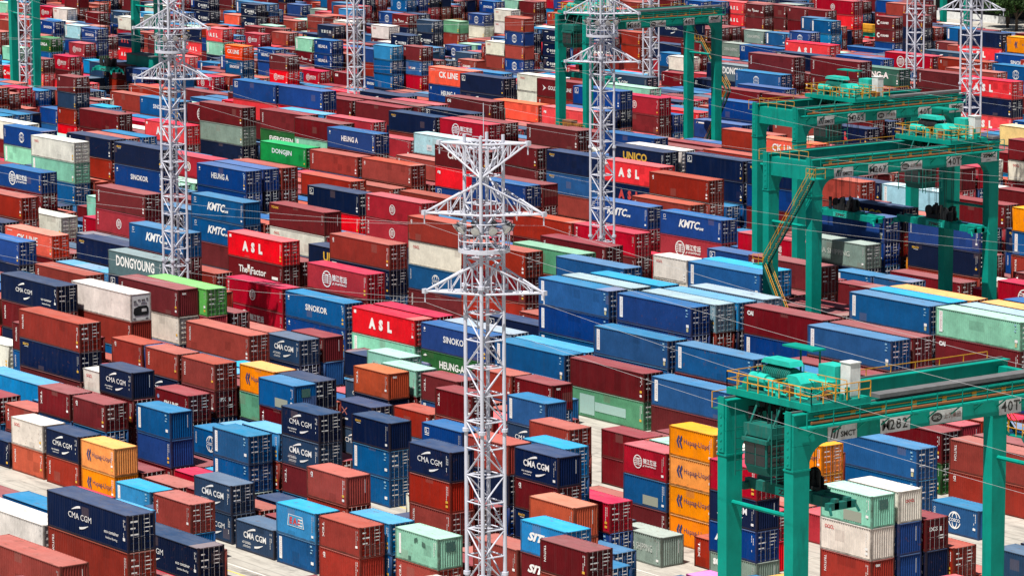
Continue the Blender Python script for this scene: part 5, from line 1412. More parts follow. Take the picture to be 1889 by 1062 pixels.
-386.5 281.9 2 3 0 0 2 5 5 1 0
-240.8 167.6 1 18 6 0 0
-546.5 436.3 2 5 0 0 0 8 0 0 0 0 41 0 0
-532.7 391.2 2 6 0 0 2 8 12 1 0
-712.4 398.0 1 0 2 0 2 6 5 0 2 5 5 1 0
-561.8 304.1 1 6 4 0 2 1 0 0 2 5 0 0 0
-589.9 400.7 1 6 0 0 2 6 4 0 2 0 0 0 0
-484.4 344.9 2 5 0 0 2 6 4 0 2 17 0 0 0
-401.7 382.1 2 9 7 0 2 0 41 0 2 1 9 0 0
-277.7 156.0 1 1 9 0 2 8 0 0 0
-597.3 449.7 1 8 12 1 2 0 21 1 2 5 0 0 0 6 5 0 0
-523.6 365.9 2 17 0 1 2 1 8 0 0
-652.9 448.7 1 5 5 0 2 5 0 0 2 1 0 0 0
-416.6 361.7 2 1 8 0 2 5 0 0 0
-532.0 291.5 1 18 0 0 2 1 8 0 2 6 5 1 0
-435.0 396.9 2 7 0 0 2 2 0 1 0
-642.6 417.6 1 5 0 1 2 0 0 0 0
-298.7 283.5 1 5 0 1 2 2 15 1 2 8 11 0 0
-523.7 282.5 2 2 15 0 2 0 21 0 2 1 9 0 0
-460.1 275.9 2 6 0 0 2 7 13 0 2 1 8 0 0
-577.8 462.2 1 6 0 0 2 5 0 0 2 1 9 1 2 17 22 0 0
-644.3 393.1 1 10 0 0 2 6 0 0 2 11 8 0 0
-650.7 390.2 1 6 0 0 2 4 2 0 2 6 4 0 0
-583.4 329.2 2 5 0 0 2 7 0 0 0
-624.0 468.7 1 1 9 0 2 7 0 0 0
-368.2 198.3 2 18 0 0 2 6 5 1 2 1 8 1 0
-438.5 384.4 2 5 4 0 2 6 0 0 2 6 4 0 0
-591.2 365.1 1 5 0 1 2 5 0 0 0
-630.6 459.9 1 6 4 0 0
-672.7 398.0 1 6 0 0 2 0 2 0 2 0 21 0 0
-354.1 212.2 2 2 15 0 2 6 5 0 2 6 0 1 0
-520.2 326.2 2 8 11 0 2 11 8 1 2 5 0 0 0
-663.4 467.4 1 6 4 0 2 8 0 0 2 0 0 0 0 3 0 0 0
-544.4 361.2 1 10 0 0 2 5 0 0 0
-517.3 422.3 1 5 0 1 2 0 41 0 0
-558.3 317.4 2 5 4 0 2 18 6 0 0
-606.6 543.0 1 0 21 0 2 5 5 0 2 5 0 0 0
-445.6 284.3 2 2 0 0 2 6 5 0 0
-503.4 402.6 2 8 0 0 2 1 0 0 0
-663.4 485.3 1 1 0 0 2 11 0 0 2 1 0 0 0 3 0 0 2
-563.7 494.8 1 6 5 0 0
-583.5 409.6 1 5 0 0 2 5 5 0 0
-378.8 342.8 2 6 0 0 2 5 0 0 2 1 8 0 0
-538.5 300.3 1 0 21 1 0
-544.8 431.2 1 5 0 0 0
-525.5 288.5 1 5 4 0 2 5 0 0 2 0 2 1 0
-507.8 449.0 2 5 4 0 2 6 5 0 2 5 0 1 0
-688.9 436.2 1 6 0 1 2 6 4 1 2 4 0 0 2 1 9 0 0
-489.4 261.3 2 5 5 0 2 5 5 0 0
-220.1 204.4 1 6 0 0 0
-521.6 456.5 1 0 2 1 2 0 2 0 2 6 4 0 0
-292.2 280.5 1 5 0 1 2 6 5 1 2 5 0 1 0
-536.8 419.4 1 0 2 0 2 7 13 1 0
-447.6 405.8 2 4 2 0 2 0 2 0 0
-562.5 424.4 1 7 0 0 0
-532.0 479.2 1 3 0 0 2 0 2 1 0
-604.2 357.8 1 0 21 0 2 2 0 0 0
-451.1 387.3 2 10 0 0 2 5 5 0 0
-534.5 414.5 2 6 5 0 2 3 8 0 0
-583.2 346.3 1 1 0 1 2 5 5 1 2 1 9 1 0
-617.0 493.7 1 5 0 0 2 5 4 0 2 5 4 0 0
-666.1 362.5 1 6 5 1 2 5 0 0 2 4 0 0 2 8 0 0 0
-562.8 342.8 1 3 0 0 2 4 0 0 0
-581.9 415.5 1 8 0 0 0
-593.5 370.1 1 7 0 0 2 6 5 0 0
-485.2 328.6 2 1 0 0 2 2 15 0 2 8 12 0 2 0 2 0 0
-601.8 516.0 1 7 13 0 2 6 4 0 2 5 5 0 2 6 0 0 0
-657.3 375.8 1 0 21 1 2 1 9 0 2 1 9 0 0
-583.9 426.1 1 6 0 0 2 17 0 0 2 2 8 0 0
-254.2 217.8 1 0 0 0 2 6 5 1 0
-674.9 406.4 1 2 0 0 2 0 0 0 2 2 0 0 0
-455.4 410.2 2 4 2 0 2 1 0 0 0
-584.3 459.3 1 0 41 1 2 5 0 1 2 5 5 1 0
-422.4 399.9 2 0 41 0 2 8 0 1 0
-663.8 378.7 1 6 5 1 2 0 21 0 2 0 0 0 0
-595.4 438.1 1 6 0 0 2 5 0 0 2 1 9 1 2 6 4 0 0
-238.1 128.4 2 18 6 0 2 5 5 1 2 5 4 0 0
-578.9 524.0 1 5 5 0 2 1 8 0 2 5 4 1 2 5 0 0 0
-659.5 448.7 1 5 0 0 2 6 4 0 2 5 4 0 2 5 0 0 0
-208.4 173.7 1 1 0 0 2 1 9 0 2 1 8 0 0
-545.3 397.0 2 6 0 0 2 0 2 0 0
-642.5 420.5 1 4 2 0 2 17 22 0 0
-591.9 505.8 1 5 4 1 2 10 0 0 2 1 8 0 2 0 0 0 0
-302.5 195.8 1 9 7 0 2 6 4 0 0
-646.5 431.0 1 0 21 0 2 1 8 0 2 1 0 0 2 1 0 0 0
-516.0 402.7 2 2 15 0 2 5 4 0 0
-630.5 474.6 1 2 0 0 2 3 0 0 2 3 0 0 0 8 0 0 0
-545.2 467.7 1 1 9 0 2 1 0 0 2 8 12 0 0
-617.0 484.9 1 6 4 0 2 1 9 0 2 8 12 1 2 6 5 0 0
-648.3 396.6 1 0 41 0 2 6 0 0 2 3 8 0 0
-705.4 425.2 1 7 0 0 2 0 2 1 2 0 41 0 0 5 4 0 2
-590.7 459.2 1 2 15 0 2 0 21 0 2 0 41 0 0 4 0 0 0
-568.3 310.0 1 6 5 0 2 5 0 0 2 6 4 0 0
-214.9 164.9 1 0 0 1 2 5 0 0 2 5 5 0 0
-604.2 360.7 1 5 5 0 2 8 11 0 0
-657.2 384.6 1 6 5 0 2 1 9 0 0
-438.6 387.3 2 1 8 0 2 6 5 0 2 5 0 0 0
-662.1 423.4 1 8 12 0 2 5 0 1 0
-276.9 218.7 1 5 5 0 0
-292.2 283.4 1 18 0 0 2 6 0 0 2 8 0 0 2 5 4 1 0
-332.9 220.3 1 1 9 0 0
-544.3 364.2 1 5 4 0 2 6 4 0 0
-422.4 402.9 2 3 8 0 2 8 12 0 0
-624.3 384.6 1 2 0 1 0
-646.9 350.6 1 6 0 0 2 1 0 0 2 2 15 1 0
-555.9 424.4 1 18 6 1 2 3 0 0 0
-401.6 385.1 2 4 0 1 2 10 0 0 2 2 8 0 0
-602.8 415.5 1 5 4 0 2 9 7 0 2 0 0 0 0
-584.5 476.6 1 4 0 0 2 0 21 0 2 5 4 1 0
-705.7 383.2 1 5 5 1 2 0 21 1 2 6 5 0 2 8 0 0 0
-599.9 370.1 1 11 0 0 2 1 8 0 0
-712.0 410.7 1 2 0 0 2 2 8 0 0 10 0 0 0 1 8 0 0
-679.2 403.9 1 5 0 0 2 0 2 0 2 4 2 0 0 5 0 0 0
-610.5 481.8 1 18 0 0 2 9 7 0 2 18 6 0 2 5 5 0 0
-532.6 399.9 2 1 0 1 2 2 0 0 0
-422.4 396.9 2 3 0 0 2 5 0 0 0
-598.3 502.9 1 5 5 0 2 11 8 1 2 0 2 0 2 4 2 0 0
-666.1 365.4 1 11 0 1 2 3 8 1 2 1 8 0 2 5 5 0 0
-650.8 393.1 1 2 15 0 2 5 0 0 2 1 0 0 0
-666.3 398.0 1 17 0 1 2 7 0 0 2 6 0 0 2 18 6 0 0
-617.0 496.6 1 1 9 1 2 6 5 0 2 5 0 0 0 0 0 0 0
-549.4 421.3 1 0 2 0 2 1 9 0 2 18 0 0 0
-571.4 462.2 1 3 0 1 2 10 0 1 2 6 0 0 2 0 21 0 0
-589.3 482.9 1 8 0 0 2 5 0 0 2 5 4 0 0
-610.7 363.7 1 5 4 0 2 4 0 0 0
-313.6 223.2 1 0 2 0 0
-385.7 345.7 2 3 0 0 2 2 8 0 2 3 0 0 0
-624.0 471.6 1 1 0 0 2 6 4 0 2 4 0 0 2 2 0 0 0
-571.2 464.9 1 5 0 0 2 5 5 0 2 5 0 0 2 0 0 0 0
-698.9 422.3 1 3 8 0 2 2 15 0 2 5 4 0 0
-576.7 346.3 1 0 2 0 2 0 21 0 0 6 5 1 0
-515.8 479.2 2 4 2 0 2 5 5 0 0
-529.0 332.1 2 0 2 0 2 5 4 1 2 4 2 0 0
-688.9 445.1 1 11 0 0 2 5 0 0 2 0 21 0 0 8 0 1 2
-532.0 476.3 1 8 11 0 2 4 0 0 0
-610.2 446.7 1 2 15 0 2 6 0 1 0
-617.7 468.7 1 6 0 0 2 2 0 1 2 0 2 0 2 8 12 0 0
-639.5 348.8 1 5 5 0 2 10 0 0 2 0 2 0 0
-584.3 462.3 1 1 8 1 2 5 5 0 2 5 0 0 2 3 0 0 0
-593.6 534.1 1 4 2 1 2 17 22 1 2 2 15 1 0
-663.7 375.8 1 0 41 0 2 0 0 0 2 6 4 0 0
-622.6 412.2 1 6 0 1 2 18 6 1 2 5 0 0 2 6 5 0 0
-599.8 513.3 1 6 0 0 2 6 4 0 2 0 41 0 2 3 8 1 0
-588.4 415.5 1 1 0 0 0
-557.2 494.8 1 5 0 0 0
-580.7 534.2 1 6 4 0 2 6 0 0 0
-270.5 221.6 1 18 6 0 0
-556.1 510.6 1 6 5 0 2 3 8 1 2 0 21 0 0
-672.8 400.9 1 6 0 1 2 17 22 0 2 1 0 1 2 0 0 0 0
-538.5 291.4 1 5 5 1 2 5 5 0 2 8 11 0 2 5 0 1 0
-534.3 411.4 2 0 21 0 2 5 0 0 0
-670.2 378.7 1 6 4 0 2 0 41 0 2 18 0 0 0
-682.6 448.1 1 3 0 0 2 5 5 0 2 5 0 0 0 3 0 0 0
-532.0 288.5 1 1 8 0 2 5 0 0 2 17 22 0 0 6 4 0 0
-660.0 395.0 1 5 0 0 2 6 0 0 2 2 8 0 0
-503.1 405.5 2 6 4 0 2 2 8 0 0
-515.1 456.3 1 5 4 0 2 8 0 0 2 2 0 0 0
-613.2 543.0 1 8 0 0 2 18 0 0 2 0 21 0 0
-543.0 418.4 1 3 0 0 2 6 4 0 2 6 5 1 0
-557.6 400.7 1 1 9 0 2 0 0 0 0
-712.4 400.9 1 6 5 0 2 5 4 0 2 6 0 0 0
-636.2 411.8 1 7 0 0 2 4 2 0 0
-699.3 383.4 1 1 9 1 2 5 4 1 2 1 8 0 2 2 0 0 0
-600.0 548.8 1 0 21 0 2 0 2 1 2 8 0 0 0
-326.4 223.2 1 2 0 1 0
-584.0 429.1 1 8 11 1 2 1 9 0 2 6 4 0 0
-298.3 219.6 1 5 0 1 2 1 9 0 0
-617.0 481.9 1 6 0 1 2 8 11 0 2 0 41 0 2 6 5 0 0
-638.4 429.0 1 0 21 1 2 0 0 1 2 5 5 0 0 8 11 0 0
-603.5 456.3 1 6 5 1 2 1 9 0 2 6 4 1 2 5 0 0 0
-649.5 427.3 1 3 8 1 2 2 0 1 2 0 2 0 0
-536.3 285.5 2 1 9 0 2 6 5 0 2 6 5 0 0 6 5 0 0
-643.9 494.1 1 6 0 0 2 18 6 0 2 0 21 0 2 5 5 0 0
-584.0 432.1 1 0 21 0 0
-623.6 484.8 1 5 5 0 2 5 5 0 2 7 0 0 2 17 22 0 0
-590.8 470.8 1 4 0 0 2 2 0 0 2 2 0 0 2 1 9 0 0
-617.5 471.6 1 1 9 0 2 6 0 0 2 0 0 0 2 0 0 0 0
-616.0 412.4 1 0 2 0 2 5 5 1 2 1 0 0 0 5 5 0 0
-590.4 429.1 1 0 41 0 2 5 4 0 0
-604.5 465.7 1 2 0 0 2 0 0 0 2 1 9 0 2 5 0 1 0
-705.9 406.8 1 3 8 0 2 0 41 0 2 6 4 0 0
-574.3 534.2 1 5 0 0 2 18 6 0 0
-676.7 378.7 1 5 0 0 2 0 0 0 2 3 0 0 0
-599.9 510.5 1 2 8 0 2 6 0 0 2 0 0 0 2 0 0 0 0
-606.8 525.4 1 6 0 0 2 1 0 0 2 0 2 0 2 6 5 0 0
-611.1 468.7 1 7 0 0 2 8 0 1 2 6 5 1 2 1 8 0 0
-422.4 405.8 2 1 9 0 2 18 6 0 0
-509.6 345.0 2 7 0 0 2 2 8 0 2 0 2 0 0
-596.1 320.3 2 1 8 0 2 4 2 0 0
-689.0 448.1 1 5 0 0 2 5 4 0 2 8 11 0 0 1 9 0 2
-532.6 402.8 2 5 0 1 2 0 21 0 0
-574.8 310.1 1 0 0 0 2 4 2 0 2 1 9 0 0
-584.2 467.8 1 6 4 0 2 5 0 1 2 1 8 0 2 5 0 0 0
-625.3 423.0 1 18 6 1 2 4 2 0 2 0 41 0 0
-385.8 348.6 2 11 8 0 2 5 0 0 2 5 5 0 0
-610.1 449.6 1 2 8 0 2 2 0 0 2 4 2 0 0
-578.9 526.9 1 5 5 0 2 2 15 0 2 5 5 0 2 6 5 1 0
-596.3 421.3 1 8 12 0 0
-564.3 428.2 1 6 4 0 0
-557.8 431.1 1 0 2 0 2 5 5 1 0
-610.5 478.9 1 6 0 0 2 2 8 1 2 1 9 0 2 6 4 0 0
-668.4 403.4 1 6 5 0 2 1 9 0 2 5 4 0 0
-277.0 221.5 1 5 0 1 0
-577.9 440.8 1 1 9 1 0 1 9 0 0 5 4 0 0 4 0 0 0
-264.1 221.6 1 0 0 0 0
-656.8 464.5 1 0 0 0 2 0 21 1 2 1 8 1 0
-663.8 384.5 1 1 8 0 2 5 5 1 0
-616.7 446.7 1 2 0 1 0
-332.8 223.2 1 5 0 0 0
-591.9 521.0 1 2 15 0 2 1 8 0 2 5 4 0 2 2 0 0 0
-595.5 432.3 1 6 4 1 0 6 4 0 0
-543.0 415.4 1 5 5 0 2 5 0 1 2 5 0 0 0
-409.8 396.9 2 4 0 1 2 5 5 0 2 2 8 0 0
-572.5 529.9 1 5 0 0 2 2 15 0 0
-588.9 435.1 1 6 4 0 0 0 2 0 0 0 41 0 0
-604.0 476.0 1 5 0 0 2 8 12 0 2 6 4 1 0
-503.1 485.0 2 6 0 1 2 1 0 0 2 1 9 0 0
-532.6 405.7 2 5 0 0 2 5 4 0 0
-571.4 440.8 1 1 9 0 2 0 21 0 0 5 5 0 0
-564.3 431.1 1 2 8 0 2 0 21 0 0 5 0 0 0
-611.1 471.7 1 1 9 0 2 7 0 1 2 1 0 0 2 1 0 0 0
-300.6 223.2 1 1 8 1 0
-685.9 377.6 1 18 6 0 2 6 4 0 2 1 0 0 2 6 5 0 0
-559.4 526.9 1 2 15 0 2 8 12 1 0
-622.7 418.0 1 6 4 0 2 1 8 0 2 5 5 1 0
-597.3 462.1 1 0 21 0 2 2 15 0 2 8 11 0 2 1 8 1 0
-718.7 403.9 1 3 8 0 2 1 0 0 2 5 5 0 0 6 0 1 0
-638.4 426.0 1 5 0 0 2 10 0 1 2 1 8 0 2 6 0 0 0
-202.9 180.1 1 8 11 1 2 2 8 0 2 5 0 0 0
-676.5 488.4 1 1 9 0 2 5 5 1 2 7 13 0 0 3 8 0 2
-565.9 529.8 1 0 2 1 2 1 8 0 0
-631.9 423.0 1 1 8 1 2 8 12 1 2 10 0 0 2 3 0 0 0
-590.7 467.8 1 2 15 0 2 1 0 0 2 1 0 0 2 2 15 0 0
-610.5 476.0 1 0 41 0 2 8 0 0 2 5 0 0 0
-630.5 456.9 1 5 5 0 0
-692.3 380.6 1 11 8 0 2 5 0 0 2 8 0 0 2 1 8 0 0
-616.4 453.2 1 6 4 0 2 8 11 0 0
-712.3 406.9 1 0 41 0 2 8 0 0 2 6 5 0 0 1 9 0 0
-264.1 224.5 1 4 2 0 2 5 4 0 0
-617.6 474.6 1 1 8 0 2 8 11 0 2 1 0 0 2 1 9 0 0
-596.2 317.3 2 5 0 0 2 6 4 0 2 6 0 0 0
-277.1 224.6 1 1 8 1 0
-598.1 465.7 1 6 0 0 2 5 0 0 2 6 4 0 2 7 13 0 0
-552.9 526.9 1 6 5 0 2 0 0 0 0
-623.2 449.6 1 0 2 0 0
-606.5 554.7 1 1 8 0 2 6 4 0 2 1 0 0 0 2 15 0 2
-564.4 434.1 1 8 0 1 2 6 0 1 2 1 8 0 0 2 15 0 0
-630.4 454.0 1 6 0 0 0
-605.9 425.9 1 1 9 0 0
-612.3 423.1 1 1 9 0 2 5 4 0 0
-586.9 551.6 1 0 0 0 0
-559.4 529.8 1 4 0 0 2 5 5 0 0
-692.8 377.4 1 3 8 1 2 8 11 0 2 8 11 0 2 11 0 0 0
-571.3 437.9 1 1 9 0 2 0 21 0 2 10 0 0 0
-615.7 418.5 1 5 0 0 2 6 0 1 2 5 0 0 0
-546.6 523.9 1 0 21 0 2 2 0 1 0
-546.4 526.9 1 7 13 1 2 0 21 0 0
-606.5 557.6 1 3 0 0 0
-574.1 548.7 1 2 15 0 0
-564.4 437.0 1 5 0 1 0
-623.2 446.6 1 11 0 1 0
-570.9 434.1 1 1 8 1 0"""
